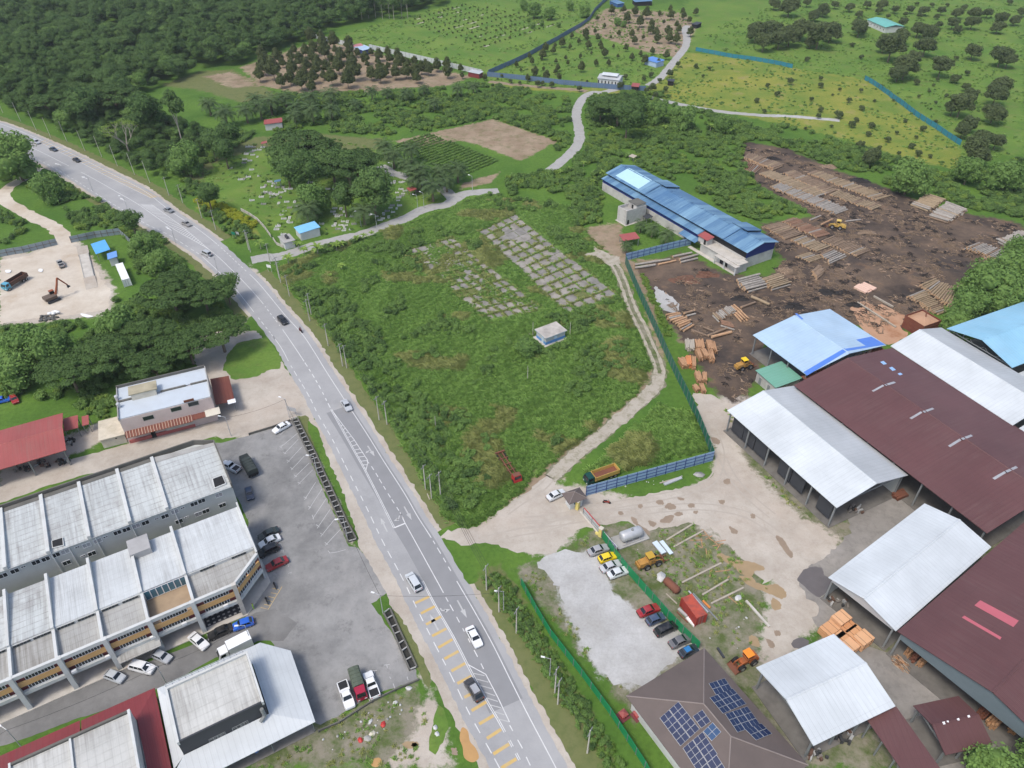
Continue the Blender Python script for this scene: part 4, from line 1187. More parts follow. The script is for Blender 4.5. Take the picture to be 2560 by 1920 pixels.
# stair block
tb=[g('B',*p,5.6)for p in nums('320,628 405,685 615,612 520,545')]
ctr,L,Wd,an=rectfit([tb[0],tb[3],tb[2],tb[1]])
SB=thing('stair_block','bare white concrete tower with an open roof beside the blue factory','tower',ctr,an)
for x0,x1,y0,y1 in((-L/2,L/2,-Wd/2,-Wd/2+.25),(-L/2,L/2,Wd/2-.25,Wd/2),(-L/2,-L/2+.25,-Wd/2+.25,Wd/2-.25),(L/2-.25,L/2,-Wd/2+.25,Wd/2-.25)):
 MB().box(x0,x1,y0,y1,0,5.6).build('wall',M_stained_wall,SB)
MB().box(-L/2+.25,L/2-.25,-Wd/2+.25,Wd/2-.25,4.3,4.5).build('roof_slab',M_conc,SB)
MB().box(0.1,L/2-.26,-Wd/2+.27,Wd/2-.27,4.5,6.4).build('roof_hut',M_stained_wall,SB)
MB().box(-.1,L/2-.1,-Wd/2+.1,Wd/2-.1,6.4,6.55).build('hut_roof',M_darkconc,SB)
MB().box(.02,.1,-.5,.4,4.5,5.9).build('doorway',M_dark,SB)
for sg in(-1,1):
 MB().box(-L/2+.6,-L/2+1.4,sg*Wd/2-.04,sg*Wd/2+.04,0,1.9).build('doorway',M_dark,SB)
MB().box(-L/2-.4,L/2,-Wd/2-.5,Wd/2+.5,.01,.15).build('plinth',M_paleconc,SB)
# ---------------------------------------------------------------- shop rows on the left
def band(mb,line,o0,o1,z0,z1):
 """a strip following a plan polyline, between two outward offsets (outward = right of travel)"""
 a,b=offset([Vector(p)for p in line],-o0),offset([Vector(p)for p in line],-o1)
 n=len(line)
 vs_=[(p.x,p.y,z0)for p in a]+[(p.x,p.y,z0)for p in b]+[(p.x,p.y,z1)for p in b]+[(p.x,p.y,z1)for p in a]
 fs_=[]
 for i in range(n-1):
  fs_+=[(i,n+i,n+i+1,i+1)[::-1],(n+i,n+i+1,2*n+i+1,2*n+i),(2*n+i,2*n+i+1,3*n+i+1,3*n+i),(3*n+i,3*n+i+1,i+1,i)]
 fs_+=[(0,n,2*n,3*n),(n-1,4*n-1,3*n-1,2*n-1)]
 mb.add(vs_,fs_)
 return mb
SH_O,SH_A=(-57.74,105.85),R(30.68)
fs=Frame(SH_O,SH_A)
RA_=thing('shop_row','rear row of shophouses with soiled corrugated roof bays and two rows of small windows','shophouse',SH_O,SH_A)
XA=[0.3,-12.4,-19.3,-26.6,-33.6,-40.7,-47.8,-55.0]
MB().prism([(-55,0.05),(.25,.05),(.25,14.7),(-3.6,16.9),(-55,16.9)][::1],0,8.7).build('wall',M_grey_wall,RA_)
for xa,xb in zip(XA,XA[1:]):
 b_end=14.6 if xa>0 else 16.4
 q=[(xb+.22,-.25,9.0),(xa-.22,-.25,9.0),(xa-.22,b_end,9.45),(xb+.22,16.4,9.45)]
 o=MB().slab(q,.2).build('roof_panel',M_roof_aged,RA_)
 # gutter strip stained dark along the back
 MB().slab([(xb+.24,15.3 if xa<0 else 14.6,9.50),(xa-.24,15.3 if xa<0 else 13.6,9.50),(xa-.24,b_end-.02,9.52),(xb+.24,16.38,9.52)],.03).build('stained_flashing',M_darkconc if xa<-5 else M_conc,RA_)
for x in XA[1:-1]:
 MB().box(x-.32,x+.32,-.3,16.4,8.9,9.85).build('party_wall',M_white_wall,RA_)
mb=MB()
band(mb,[(.3,-.2),(.3,14.8),(-3.6,17.1),(-55,17.1)],-.25,.05,8.6,10.0)
mb.build('parapet',M_darkconc,RA_)
for k,s in(('S','1725,450 1812,418 1842,490 1745,530'),('S','420,955 515,925 522,992 427,1015')):
 P4=[fs.z(k,*p,9.12)for p in nums(s)]
 c4=sum(P4,Vector())/4
 o=MB().hexa([p+Vector((0,0,-.02))for p in P4][::-1],[p+Vector((0,0,.22))for p in P4][::-1]).build('roof_opening',M_white_wall,RA_)
 in4=[c4+(p-c4)*.86 for p in P4]
 MB().hexa([p+Vector((0,0,.2))for p in in4][::-1],[p+Vector((0,0,.26))for p in in4][::-1]).build('shaft',M_dark,o)  # flat near-black inset, painted as the darkness of an unlit opening
for x,y in nums('1780,577 1640,625 1578,650 1422,712 1342,750 1183,803 1107,828 1028,858 955,883 795,950 705,985 530,1038 455,1065 372,1097 292,1125 120,1195 25,1232 1810,660 1675,708 1615,732 1457,792 748,1053 543,1128'):
 p=fs.wall('S',x,y,0.04)
 window(RA_,p.x,.04,p.z,1.45,1.15,pane=M_glass if random.random()<.75 else M_skyl)
for x,y in nums('1485,682 1275,768 858,918 628,1002 190,1160 1518,758 675,1073'):
 p=fs.wall('S',x,y,0.04)
 window(RA_,p.x,.04,p.z,.85,.45)
for x,y0,y1 in((1095,880,930),(590,1060,1160),(1410,690,830),(760,900,1060),(420,1060,1200)):
 p=fs.wall('S',x,y0,0)
 MB().tube((p.x,-.08,1.5),(p.x,-.08,8.6),.07,n=5).build('drain_pipe',M_white_paint,RA_)
RB_=thing('shop_row','front row of shophouses with ochre bands, white fins and a canted corner','shophouse',SH_O,SH_A)
XB=[0.0,-12.8,-20.4,-27.7,-34.7,-41.4,-48.6,-55.0]
CH=[(-55,-24.1),(-5.75,-24.1),(-.4,-19.4)]
MB().prism([(-55,-20.6),(-7.2,-20.6),(-2.9,-16.8),(-.15,-16.8),(-.15,-4.3),(-55,-4.3)],0,3.4).build('ground_floor',M_cream,RB_)
MB().prism([(-55,-23.9),(-5.85,-23.9),(-.65,-19.3),(-.15,-18.9),(-.15,-4.3),(-55,-4.3)],3.4,5.75).build('first_floor',M_maroon_wall,RB_)
MB().prism([(-55,-23.9),(-20.4,-23.9),(-20.4,-17.5),(-12.8,-17.5),(-12.8,-23.9),(-5.85,-23.9),(-.65,-19.3),(-.15,-18.9),(-.15,-4.3),(-55,-4.3)],5.75,7.0).build('upper_floor',M_maroon_wall,RB_)
for z0,z1,m,nm,o1 in((7.85,8.7,M_white_wall,'roof_beam',.5),(5.35,6.45,M_orange,'spandrel',.25),(3.35,4.15,M_white_wall,'floor_beam',.45)):
 mb=MB()
 band(mb,CH,-.05,o1,z0,z1)
 mb.build(nm,m,RB_)
MB().box(-.3,.02,-18.8,-4.3,0,8.3).build('side_wall',M_white_wall,RB_)
for xa,xb in zip(XB,XB[1:]):
 q=[(xb+.25,-17.4,8.35),(xa-.25,-17.4,8.35),(xa-.25,-4.6,7.3),(xb+.25,-4.6,7.3)]
 MB().slab(q,.2).build('roof_panel',M_roof_clean if xa>-30 else M_roof_aged,RB_)
 if xb>-20.5 and xa<-12:
  continue
 MB().box(xb+.25,xa-.25,-17.55,-17.3,7.0,8.14).build('clerestory',M_white_wall,RB_)
 yr=-23.4 if xa<-1 else-19.0
 q=[(xb+.25,-23.45,7.15),((xa-.25)if xa<-1 else-6.0,-23.45,7.15),(xa-.25,-19.0 if xa>-1 else-17.56,7.5 if xa<-1 else 7.3),(xa-.25,-17.56,7.5),(xb+.25,-17.56,7.5)]
 MB().add([(x,y,z)for x,y,z in q]+[(x,y,z-.15)for x,y,z in q],[(0,1,2,3,4),(9,8,7,6,5)]+[((i+1)%5,i,5+i,5+(i+1)%5)for i in range(5)]).build('front_roof_panel',M_roof_soiled,RB_)
 w=xa-xb
 for c_ in((.27,.73)if w<10 else(.3,.75)):
  xc=xb+w*c_
  o=MB().box(xc-1.35,xc+1.35,-17.62,-17.56,7.62,8.1).build('louvre',M_steel,RB_)
  for i in range(5):
   MB().box(xc-1.3+i*.53,xc-.85+i*.53,-17.66,-17.62,7.66,8.06).build('louvre_pane',M_glass,o)
for x in XB[1:-1]:
 MB().box(x-.24,x+.24,-17.6,-4.5,7.1,8.75).build('party_wall',M_white_wall,RB_)
 MB().box(x-.24,x+.24,-23.8,-17.61,6.9,8.3).build('party_wall',M_white_wall,RB_)
# terrace with teal glazing
MB().box(-20.3,-12.9,-23.5,-17.5,5.76,5.9).build('terrace_floor',plain('damp_terrace',(0.33,0.245,0.16),.8,.25,.7),RB_)
for i in range(7):
 x=-20.15+i*1.03
 window(RB_,x+.51,-17.62,7.15,1.02,2.3,pane=M_tealglass,bars=0)
# front windows bay by bay
FX=[-5.75,-13.0,-20.3,-27.4,-34.4,-41.5,-48.6,-55]
for xa,xb in zip(FX,FX[1:]):
 for z,h in((7.15,1.35),(4.75,1.15)):
  w=(xa-xb)*.60
  window(RB_,xb+.8+w/2+(.6 if z<5 else.9),-24.12,z,w,h,bars=8,pane=M_glass)
CHV=(Vector((-.4,-19.4))-Vector((-5.75,-24.1)))
for z,h in((7.15,1.35),(4.75,1.15)):
 for t_ in(.28,.70):
  p=Vector((-5.75,-24.1))+CHV*t_+Vector((CHV.y,-CHV.x)).normalized()*.03
  o=window(RB_,p.x,p.y,z,2.4,h,bars=3)
  o.rotation_euler=(0,0,math.atan2(CHV.y,CHV.x))
for x in FX[:-1]:
 MB().hexa([(x-.38,-25.1,0),(x+.38,-25.1,0),(x+.38,-24.3,0),(x-.38,-24.3,0)],[(x-.38,-24.75,8.75),(x+.38,-24.75,8.75),(x+.38,-24.0,8.75),(x-.38,-24.0,8.75)]).build('fin_column',M_white_wall if x<-10 else M_paleconc,RB_)
 MB().box(x-.45,x+.45,-20.58,-20.5,0,3.3).build('pier',M_pinkred,RB_)
for xa,xb in zip(FX,FX[1:]):
 MB().box(xb+.7,xa-.7,-20.68,-20.6,.15,2.9).build('shutter',random.choice([M_steel,M_dark,M_conc,M_steel_light]),RB_)
MB().prism([(-55,-25.3),(-5.3,-25.3),(.5,-20.2),(.5,-4.3),(-.1,-4.3),(-.1,-16.8),(-2.9,-16.75),(-7.2,-20.55),(-55,-20.55)],.02,.2).build('walkway',M_paleconc,RB_)
for i in range(3):
 for j in range(7):
  MB().box(-12.2+j*.95,-11.75+j*.95,-24.0+i*.9,-23.65+i*.9,.2,.215).build('floor_tile',M_stained_wall,RB_)
MB().box(-12.6,-5.8,-24.2,-21.0,.195,.205).build('tiled_floor',M_charcoal,RB_)
cn=[fs.z('T',*p,3.4)for p in nums('932,655 1290,520 1308,592 968,742')]
MB().slab([Vector((p.x,p.y,z))for p,z in zip(cn,(3.5,3.5,3.2,3.2))][::-1]if True else[],.18).build('concrete_awning',M_roof_soiled,RB_)
for i in range(5):
 x=-8.6-i*6.3-(i%2)
 MB().box(x,x+.8,-24.95,-24.57,4.16,4.7).build('air_conditioner',M_white_paint,RB_)
tk=fs.z('S',1145,1010,8.2)
MB().box(tk.x-2.0,tk.x+1.7,tk.y-1.7,tk.y+2.3,7.6,9.1).build('roof_tank_room',plain('grey_fibre_panel',(.36,.355,.35),.8,.12,.6,dirt=(.22,.21,.2),dirt_amt=.5),RB_)
# litter bin planters at the corner
# ---------------------------------------------------------------- pink two-storey house
ctrp=(-90.6,128.3)
PB=thing('pink_building','pale pink two-storey building with white flat roof and rusty tiled awning','building',ctrp,R(24.2))
fp=Frame(ctrp,R(24.2))
Lp,Dp,Hp=20.4,12.4,7.6
MB().box(0,Lp,0,Dp,0,Hp-.35).build('wall',M_pink,PB)
M_whitedeck=plain('white_coated_deck',(0.47,0.52,0.565),.7,.06,.4,dirt=(.40,.42,.43),dirt_amt=.5,dirt_scale=.3)
MB().box(.1,Lp-.1,.1,Dp*.52,Hp-.34,Hp-.1).build('roof_deck',M_whitedeck,PB)
MB().box(.1,Lp-.1,Dp*.52+.5,Dp-.1,Hp-.34,Hp-.02).build('roof_deck',M_whitedeck,PB)
MB().box(.1,4.0,Dp*.52,Dp*.52+.5,Hp-.3,Hp+.25).build('roof_beam',M_darkconc,PB)
MB().box(9.6,15.3,Dp*.52,Dp*.52+.5,Hp-.3,Hp+.2).build('roof_beam',M_darkconc,PB)
MB().box(16.4,20.2,Dp*.52,Dp*.52+.5,Hp-.3,Hp+.2).build('roof_beam',M_darkconc,PB)
MB().box(-.1,Lp+.1,Dp-.1,Dp+.15,Hp-.6,Hp+.75).build('parapet',M_darkconc,PB)
MB().box(-.12,.1,-.1,Dp,Hp-.6,Hp+.4).build('parapet',M_conc,PB)
MB().box(Lp-.1,Lp+.12,-.1,Dp,Hp-.6,Hp+.5).build('parapet',M_conc,PB)
sr=fp.z('r',780,470,Hp)
MB().box(sr.x-2.7,sr.x+2.8,sr.y-1.4,sr.y+1.3,Hp-.3,Hp+1.5).build('stair_head',M_cream,PB)
MB().box(sr.x-3.1,sr.x+3.2,sr.y-1.5,sr.y+2.0,Hp+1.5,Hp+1.75).build('stair_head_roof',plain('mossy_concrete',(.38,.34,.24),.95,.35,1.2,dirt=(.13,.12,.08),dirt_amt=.8,dirt_scale=.6),PB)
for x,y in((395,520),(420,625)):
 p=fp.z('r',x,y,Hp+.6)
 o=MB().lathe([(.42,0),(.42,.15),(.45,1.2),(.3,1.35)],10,(p.x,p.y,Hp-.1)).build('water_tank',M_steel_light,PB)
for x,y in((835,800),(1218,678),(1457,605)):
 p=fp.wall('r',x,y,-.02)
 window(PB,p.x,0,p.z,2.4,1.25,bars=0,frame=M_conc)
pp=fp.wall('r',1390,560,0)
MB().box(pp.x-1.1,pp.x+1.2,-.06,0,pp.z-.35,pp.z+.35).build('bare_brick_patch',M_rust,PB)
# tiled awning with battens
xa,xb=0.2,15.0
q=[(xa,-1.75,2.95),(xb,-1.75,2.95),(xb,.05,3.7),(xa,.05,3.7)]
MB().slab(q,.1).build('awning',M_roof_rust,PB)
for i in range(23):
 x=xa+.3+i*(xb-xa-.5)/22
 MB().hexa([(x-.06,-1.76,2.96),(x+.06,-1.76,2.96),(x+.06,.04,3.71),(x-.06,.04,3.71)],[(x-.06,-1.76,3.04),(x+.06,-1.76,3.04),(x+.06,.04,3.79),(x-.06,.04,3.79)]).build('awning_batten',plain('faded_batten',(.50,.36,.28),.9,.2)if i==0 else bpy.data.materials['faded_batten'],PB)
MB().box(.3,15.0,-.28,-.02,.02,.95).build('dado',M_pinkred,PB)
MB().box(8.6,15.0,-.26,-.02,.95,1.9).build('shop_sign',M_stained_wall,PB)
MB().box(5.2,6.2,-.31,-.285,.02,2.1).build('doorway',M_dark,PB)
MB().slab([(15.0,-1.5,3.1),(18.2,-1.5,3.1),(18.2,.04,3.6),(15.0,.04,3.6)],.1).build('rusty_awning',M_roof_rust,PB)
MB().slab([(18.0,-1.9,3.3),(21.4,-1.9,3.3),(21.4,.03,3.9),(18.0,.03,3.9)],.1).build('white_awning',M_cream,PB)
rs=thing('side_shed','rust-red lean-to roof on the end of the pink building','shed',fp.o+Matrix.Rotation(fp.a,3,'Z')@Vector((Lp+.2,0,0)),R(24.2))
MB().slab([(.1,1.5,3.7),(4.6,1.5,3.3),(4.6,12.6,3.3),(.1,12.6,3.7)],.1).build('roof',M_roof_rust,rs)
MB().box(2.9,4.8,.6,2.2,3.45,3.55).build('plastic_sheet',M_white_paint,rs)
for y in(1.8,7,12.2):
 MB().box(4.2,4.35,y,y+.15,0,3.3).build('post',M_steel,rs)
 MB().box(.3,.45,y,y+.15,0,3.6).build('post',M_steel,rs)
hu=thing('annex_hut','low cream hut with mottled concrete roof left of the pink building','hut',fp.o+Matrix.Rotation(fp.a,3,'Z')@Vector((-5.6,.5,0)),R(24.2))
MB().box(.2,5.3,0,6.9,0,2.65).build('wall',M_cream,hu)
MB().box(-.15,5.45,-.35,7.2,2.65,2.85).build('roof',plain('mottled_concrete',(.54,.49,.39),.9,.2,.8,dirt=(.33,.29,.2),dirt_amt=.7,dirt_scale=.5),hu)
MB().box(3.2,3.6,-.04,.0,1.9,2.15).build('vent',M_dark,hu)
# open red workshop roof on the far left
a_,b_,c_,d_=g('02',-420,505,5.0),g('02',540,262,5.0),g('02',575,570,5.0),g('02',-420,862,5.0)
ctr,L,Wd,an=rectfit([a_,b_,c_,d_])
shed_plan('workshop','open red-roofed workshop at the left edge with scrap stored below',ctr,L,Wd,an,5.0,6.2,M_roof_red,cat='workshop',posts=6,floor=False)
for k,q_,z,lb in(('02','545,300 672,290 680,370 555,412',3.0,'small red lean-to roof beside the red workshop'),('02','705,290 762,282 775,345 715,360',2.6,'tiny red roofed stall between workshop and trees')):
 ctr,L,Wd,an=rectfit([g(k,*p,z)for p in nums(q_)])
 o=thing('red_lean_to',lb,'shed',ctr,an)
 MB().slab([(-L/2,-Wd/2,z),(L/2,-Wd/2,z),(L/2,Wd/2,z+.4),(-L/2,Wd/2,z+.4)],.1).build('roof',M_roof_red,o)
 for x,y in((-.42,-.42),(.42,-.42),(.42,.42),(-.42,.42)):
  MB().box(x*L-.08,x*L+.08,y*Wd-.08,y*Wd+.08,0,z+y*.4+.1).build('post',M_steel,o)
# ---------------------------------------------------------------- black-clad building with white skirt roof
M_roof_aged2=sheetmetal('creamy_roof_sheet',(.50,.50,.47),(.20,.19,.17),.9,.7,1.1,grid=.45)
BO,BA=(-50.495,53.626),R(29.9)
BK=thing('restaurant_building','flat-roofed building with charcoal cladding and a wide white skirt roof','building',BO,BA)
fb=Frame(BO,BA)
MB().box(0,13,0,10.1,0,7.6).build('wall',M_charcoal,BK)
MB().box(.35,12.7,.3,9.8,7.6,7.75).build('roof_deck',M_roof_aged2,BK)
for x0,x1,y0,y1,m in((-.05,.3,-.02,10.15,M_white_wall),(12.75,13.08,-.02,10.15,M_white_wall),(.3,12.75,9.8,10.15,M_white_wall),(.3,12.75,-.03,.25,M_charcoal)):
 MB().box(x0,x1,y0,y1,7.4,8.25).build('parapet',m,BK)
mb=MB()
for x in np.linspace(.2,12.4,13):
 mb.box(x-.04,x+.04,10.18,10.24,7.4,9.0)
mb.box(.1,12.6,10.18,10.24,8.9,9.0).box(.1,12.6,10.18,10.24,8.4,8.48)
mb.build('railing',M_steel_light,BK)
for s in('1690,1365 1820,1305 1820,1335 1705,1385',):
 pass
for gx in((1720,1365),(1755,1348),(1786,1333),(1816,1318),(1910,1272),(1945,1255),(1972,1240),(2000,1226)):
 p=fb.wall('T',*gx,-.02)
 window(BK,p.x,0,p.z,.75,.85,bars=0,frame=M_steel)
for gx in((1760,1440),(1805,1415),(1850,1395),(1945,1350),(2020,1310)):
 p=fb.wall('T',*gx,-.02)
 window(BK,p.x,0,max(p.z,4.6),.8,.8,bars=0,frame=M_steel)
sk=[((.0,10.2),(.5,14.1),4.3,3.5),]
M_skirt=sheetmetal('white_skirt_roof',(0.53,0.56,0.57),(.42,.44,.44),.4,.5)
for q in([(-1.9,14.1,3.5),(-.1,10.2,4.4),(13.1,10.2,4.4),(15.3,14.1,3.5)],[(15.3,14.1,3.5),(13.1,10.2,4.4),(13.15,8.5,4.5),(19.5,9.9,3.5)],[(19.5,9.9,3.5),(13.15,8.5,4.5),(13.15,-.1,4.5),(19.2,-4.5,3.5)],[(19.2,-4.5,3.5),(13.15,-.1,4.5),(-.05,-.1,4.5),(-4.5,-4.5,3.5)],[(-1.9,-1.0,3.5),(-.08,-.05,4.3),(-.08,10.2,4.4),(-1.9,14.1,3.5)][::1]):
 MB().slab(q[::-1],.12).build('skirt_roof',M_skirt,BK)
for x,y in((18.9,9.4),(18.8,4.5),(18.8,-.2),(18.7,-4.0),(14.8,13.4),(7,13.6),(12,-4.0),(5,-4.0)):
 MB().tube((x,y,0),(x,y,3.5),.09,n=6).build('post',M_steel,BK)
MB().box(-4,18.6,-4.2,-.1,.02,.12).build('patio',plain('patio_tile',(.20,.19,.175),.7,.3,1.5),BK)
p=fb.z('T',2165,1230,4.6)
o=MB().tube((12.4,-.3,7.0),(12.5,-.5,5.2),.3,n=8)
o.tube((12.5,-.5,5.2),(11.6,-.9,4.7),.3,n=8)
o.build('exhaust_duct',M_steel,BK)
for x,y,c_ in((6.0,-2.6,M_red_paint),(8.0,-2.2,M_red_paint),(9.6,-2.8,M_blue_trim),(3.4,-2.6,M_red_paint)):
 pw=Matrix.Rotation(BA,3,'Z')@Vector((x,y,.12))+Vector((BO[0],BO[1],0))
 o=thing('cafe_table','small %s cafe table on the patio below the white skirt roof, %s'%('blue' if c_ is M_blue_trim else 'red',{6.0:'second from the left',8.0:'third from the left',9.6:'rightmost',3.4:'leftmost'}[x]),'table',pw)
 MB().lathe([(.45,.7),(.45,.75)],10).build('table_top',c_,o)
 MB().lathe([(.25,0),(.05,.05),(.05,.7)],8).build('pedestal',M_steel,o)
# red-skirted block next door
RK=thing('shop_building','flat-roofed shop building with a dark red skirt roof at the bottom left corner','building',BO,BA)
MB().box(-22.2,-5.5,-14,9.3,0,7.5).build('wall',M_white_wall,RK)
for xa,xb in((-22.0,-14.2),(-13.8,-5.9)):
 MB().box(xa,xb,-13.6,8.9,7.5,7.68).build('roof_deck',M_roof_aged2,RK)
for x0,x1,y0,y1 in((-22.25,-21.95,-14,9.35),(-5.85,-5.45,-14,9.35),(-14.15,-13.85,-13.6,8.9)):
 MB().box(x0,x1,y0,y1,7.3,8.1).build('parapet',M_white_wall,RK)
MB().box(-21.95,-5.85,8.95,9.35,7.3,8.05).build('parapet',M_darkconc,RK)
MB().box(-5.44,-4.9,-13,8.2,0,4.4).build('side_annex',M_stained_wall,RK)
for q in([(-26,14.6,3.5),(-26,9.36,4.6),(-13.6,9.36,4.6),(-13.6,14.6,3.5)],[(-13.4,14.4,3.6),(-13.4,9.36,4.7),(-5.4,9.36,4.7),(-2.2,14.4,3.6)],[(-2.2,14.4,3.6),(-5.4,9.36,4.7),(-4.85,-14,4.7),(-2.2,-14,3.6)]):
 MB().slab(q[::-1],.12).build('skirt_roof',M_roof_darkred,RK)
for x,y in((-2.5,13.8),(-8,14.0),(-14,14.0),(-20,14.0)):
 MB().tube((x,y,0),(x,y,3.5),.08,n=6).build('post',M_steel,RK)
# ---------------------------------------------------------------- small buildings
def hut(name,label,k,s,z,mroof,mwall,cat='hut',slope=.35,over=.35,opn=False,flat=False,parts=None):
 """small building, roof outline a,b,c,d at eave height z"""
 ctr,L,Wd,an=rectfit([g(k,*p,z)for p in nums(s)])
 o=thing(name,label,cat,ctr,an)
 hl,hw=L/2,Wd/2
 if flat:
  MB().box(-hl,hl,-hw,hw,z-.2,z).build('roof',mroof,o)
 elif slope<0:
  for sg in(-1,1):
   q=[(-hl,sg*hw,z),(hl,sg*hw,z),(hl,0,z-slope),(-hl,0,z-slope)]
   MB().slab(q if sg<0 else q[::-1],.1).build('roof_slope',mroof,o)
 else:
  MB().slab([(-hl,-hw,z),(hl,-hw,z),(hl,hw,z+slope),(-hl,hw,z+slope)],.1).build('roof',mroof,o)
 if opn:
  for x,y in((-1,-1),(1,-1),(1,1),(-1,1)):
   MB().box(x*(hl-over)-.08,x*(hl-over)+.08,y*(hw-over)-.08,y*(hw-over)+.08,0,z-.05+(slope*.9 if y>0 and slope>0 else 0)).build('post',M_steel,o)
 else:
  MB().box(-hl+over,hl-over,-hw+over,hw-over,0,z-(.21 if flat else.12)).build('wall',mwall,o)
 return o,L,Wd
ph,L,Wd=hut('pump_house','small blue and white pump house with stained flat roof in the overgrown field','21','195,1185 290,1265 480,1195 380,1118',2.9,plain('stained_roof_slab',(.44,.41,.37),.9,.2,.5,dirt=(.10,.09,.08),dirt_amt=.7,dirt_scale=.35),M_grey_wall,flat=True,over=.4)
M_pbl=plain('pale_blue_paint',(.50,.62,.72),.8,.08)
MB().box(-L/2+.36,L/2-.36,-Wd/2+.36,Wd/2-.36,.25,1.15).build('blue_dado',plain('blue_paint',(.10,.25,.52),.7,.1),ph)
MB().box(-L/2-.3,L/2+.3,-Wd/2-.3,Wd/2+.3,.01,.25).build('plinth',M_paleconc,ph)
MB().box(-L/2-.02,L/2+.02,-Wd/2-.02,Wd/2+.02,2.72,2.82).build('roof_fascia',M_pbl,ph)
for sg in(-1,1):
 MB().box(.3,1.2,sg*(Wd/2-.36)-.03,sg*(Wd/2-.36)+.03,.26,2.2).build('door',M_pbl,ph)
 MB().box(sg*(L/2-.36)-.03,sg*(L/2-.36)+.03,-.5,.5,1.3,2.1).build('louvre',M_pbl,ph)
o,L,Wd=hut('red_canopy','small bright red roofed shelter beside the blue fence','21','930,368 960,425 1105,405 1062,352',2.7,M_roof_red,M_dark,opn=True)
o,L,Wd=hut('cemetery_hut','low white hut with a bright blue roof beside the cemetery lane','c1','1305,1318 1375,1410 1650,1325 1590,1235',3.0,sheetmetal('bright_blue_roof',(.20,.48,.74),(.28,.52,.72),.5,.5),M_white_wall)
o,L,Wd=hut('washroom_block','flat grey roofed block with two black water tanks by the cemetery gate','c1','1080,1440 1150,1540 1320,1490 1230,1400',2.8,M_conc,M_white_wall,flat=True)
for dx in(-.7,.5):
 MB().lathe([(.5,0),(.52,.7),(.3,1.0),(.12,1.05)],10,(dx,.2,2.81)).build('water_tank',M_charcoal,o)
hut('site_shed','large shed with bright blue tarpaulin roof beside the weighbridge','01','770,452 840,530 960,505 905,420',3.0,sheetmetal('blue_tarp_roof',(.09,.33,.68),(.12,.42,.75),.8,.6),M_darkwood,opn=True)
o,L,Wd=hut('site_office','small blue roofed site office between shed and white container','01','908,530 945,578 1025,565 1000,522',2.8,plain('mid_blue_sheet',(.13,.28,.58),.5,.1),M_white_wall)
hut('red_hut','red roofed farm hut among the oil palms','10','68,1030 68,1075 240,1060 215,1028',3.0,M_roof_red,M_white_wall)
hut('red_shelter','small red roofed shelter at the back of the cemetery','c1','840,135 850,165 930,160 925,132',2.6,M_roof_red,M_white_wall,opn=True)
hut('red_shelter','red tent-like shelter under the oil palms beside the graves','c2','1200,765 1240,835 1330,790 1290,760',2.6,M_roof_red,M_pinkred,opn=True)
o,L,Wd=hut('blue_canopy','dark blue canopy over graves below the rain tree','c1','1025,668 1030,690 1120,690 1118,660',2.4,M_roof_blue,M_dark,opn=True)
o,L,Wd=hut('farm_house','white-roofed open-sided farmhouse behind the blue orchard fence','o2','1172,720 1365,745 1385,700 1190,665',3.6,M_roof_grey,M_white_wall,cat='house',slope=-1.0)
MB().box(-L*.32,L*.32,-Wd*.16,Wd*.16,4.4,5.1).build('clerestory',M_stained_wall,o)
for sg in(-1,1):
 q=[(-L*.36,sg*Wd*.28,4.9),(L*.36,sg*Wd*.28,4.9),(L*.36,0,5.5),(-L*.36,0,5.5)]
 MB().slab(q if sg<0 else q[::-1],.1).build('upper_roof',M_roof_white,o)
for i in range(6):
 MB().box(-L/2+.5+i*(L-1)/6,-L/2+1.1+i*(L-1)/6,-Wd/2+.3,-Wd/2+.36,.4,2.6).build('opening',M_dark,o)
hut('blue_hut','small blue hut among the young orchard trees','o2','1635,545 1690,585 1735,560 1665,515',2.8,plain('blue_hut_roof',(.10,.23,.55),.5,.1),plain('pale_blue_wall',(.35,.45,.6),.7,.1))
hut('red_store','red roofed store in front of the orchard fence','o2','1465,795 1540,802 1548,775 1480,768',2.6,M_roof_red,M_dark)
hut('black_tank','black water tank stand in the orchard','o2','1800,745 1868,752 1865,728 1810,722',2.4,M_charcoal,M_dark,cat='tank',flat=True)
hut('black_shed','small black shed at the top of the orchard lane','o2','2045,220 2085,235 2095,210 2060,200',2.4,M_charcoal,M_dark,cat='shed')
hut('blue_shed','blue shed at the top edge of the orchard','o2','1305,10 1320,40 1365,30 1355,-5',2.4,M_roof_blue,plain('royal_blue_wall',(.05,.12,.3),.7),cat='shed')
hut('blue_long_shed','long blue shed half out of the top edge','o2','1490,0 1500,20 1650,12 1640,-15',2.8,M_roof_blue,M_dark,cat='shed')
o,L,Wd=hut('green_roof_house','white bungalow with pale green roof among the far orchard trees','30','890,175 985,230 1185,235 1005,148',3.6,M_roof_teal,M_white_wall,cat='house',slope=-1.1,over=.6)
for i in range(6):
 for sg in(-1,1):
  x=-L/2+2+i*(L-4)/5
  window(o,x,sg*(Wd/2-.6),1.7,1.0,1.3,'-y' if sg<0 else '+y')
hut('lean_to_store','pink and white roofed store against the white orchard fence','o3','890,265 905,290 985,275 970,255',2.8,sheetmetal('pink_sheet',(.42,.16,.16),(.5,.25,.25),.6),M_stained_wall,cat='shed')
hut('lean_to_store','pale roofed store with blue tarpaulin against the white orchard fence','o3','935,285 970,325 1050,300 1000,265',2.8,M_roof_paleblue,M_navy,cat='shed')
hut('cattle_shed','long pale roofed shed at the corner of the orchard fence','o2','-20,655 60,690 90,665 0,640',2.6,M_roof_grey,M_roof_darkred,cat='shed')
hut('grey_platform','small grey platform roof lost in the scrub above the blue factory','B','415,45 480,68 525,50 460,35',2.0,M_oldwood,M_dark,opn=True)
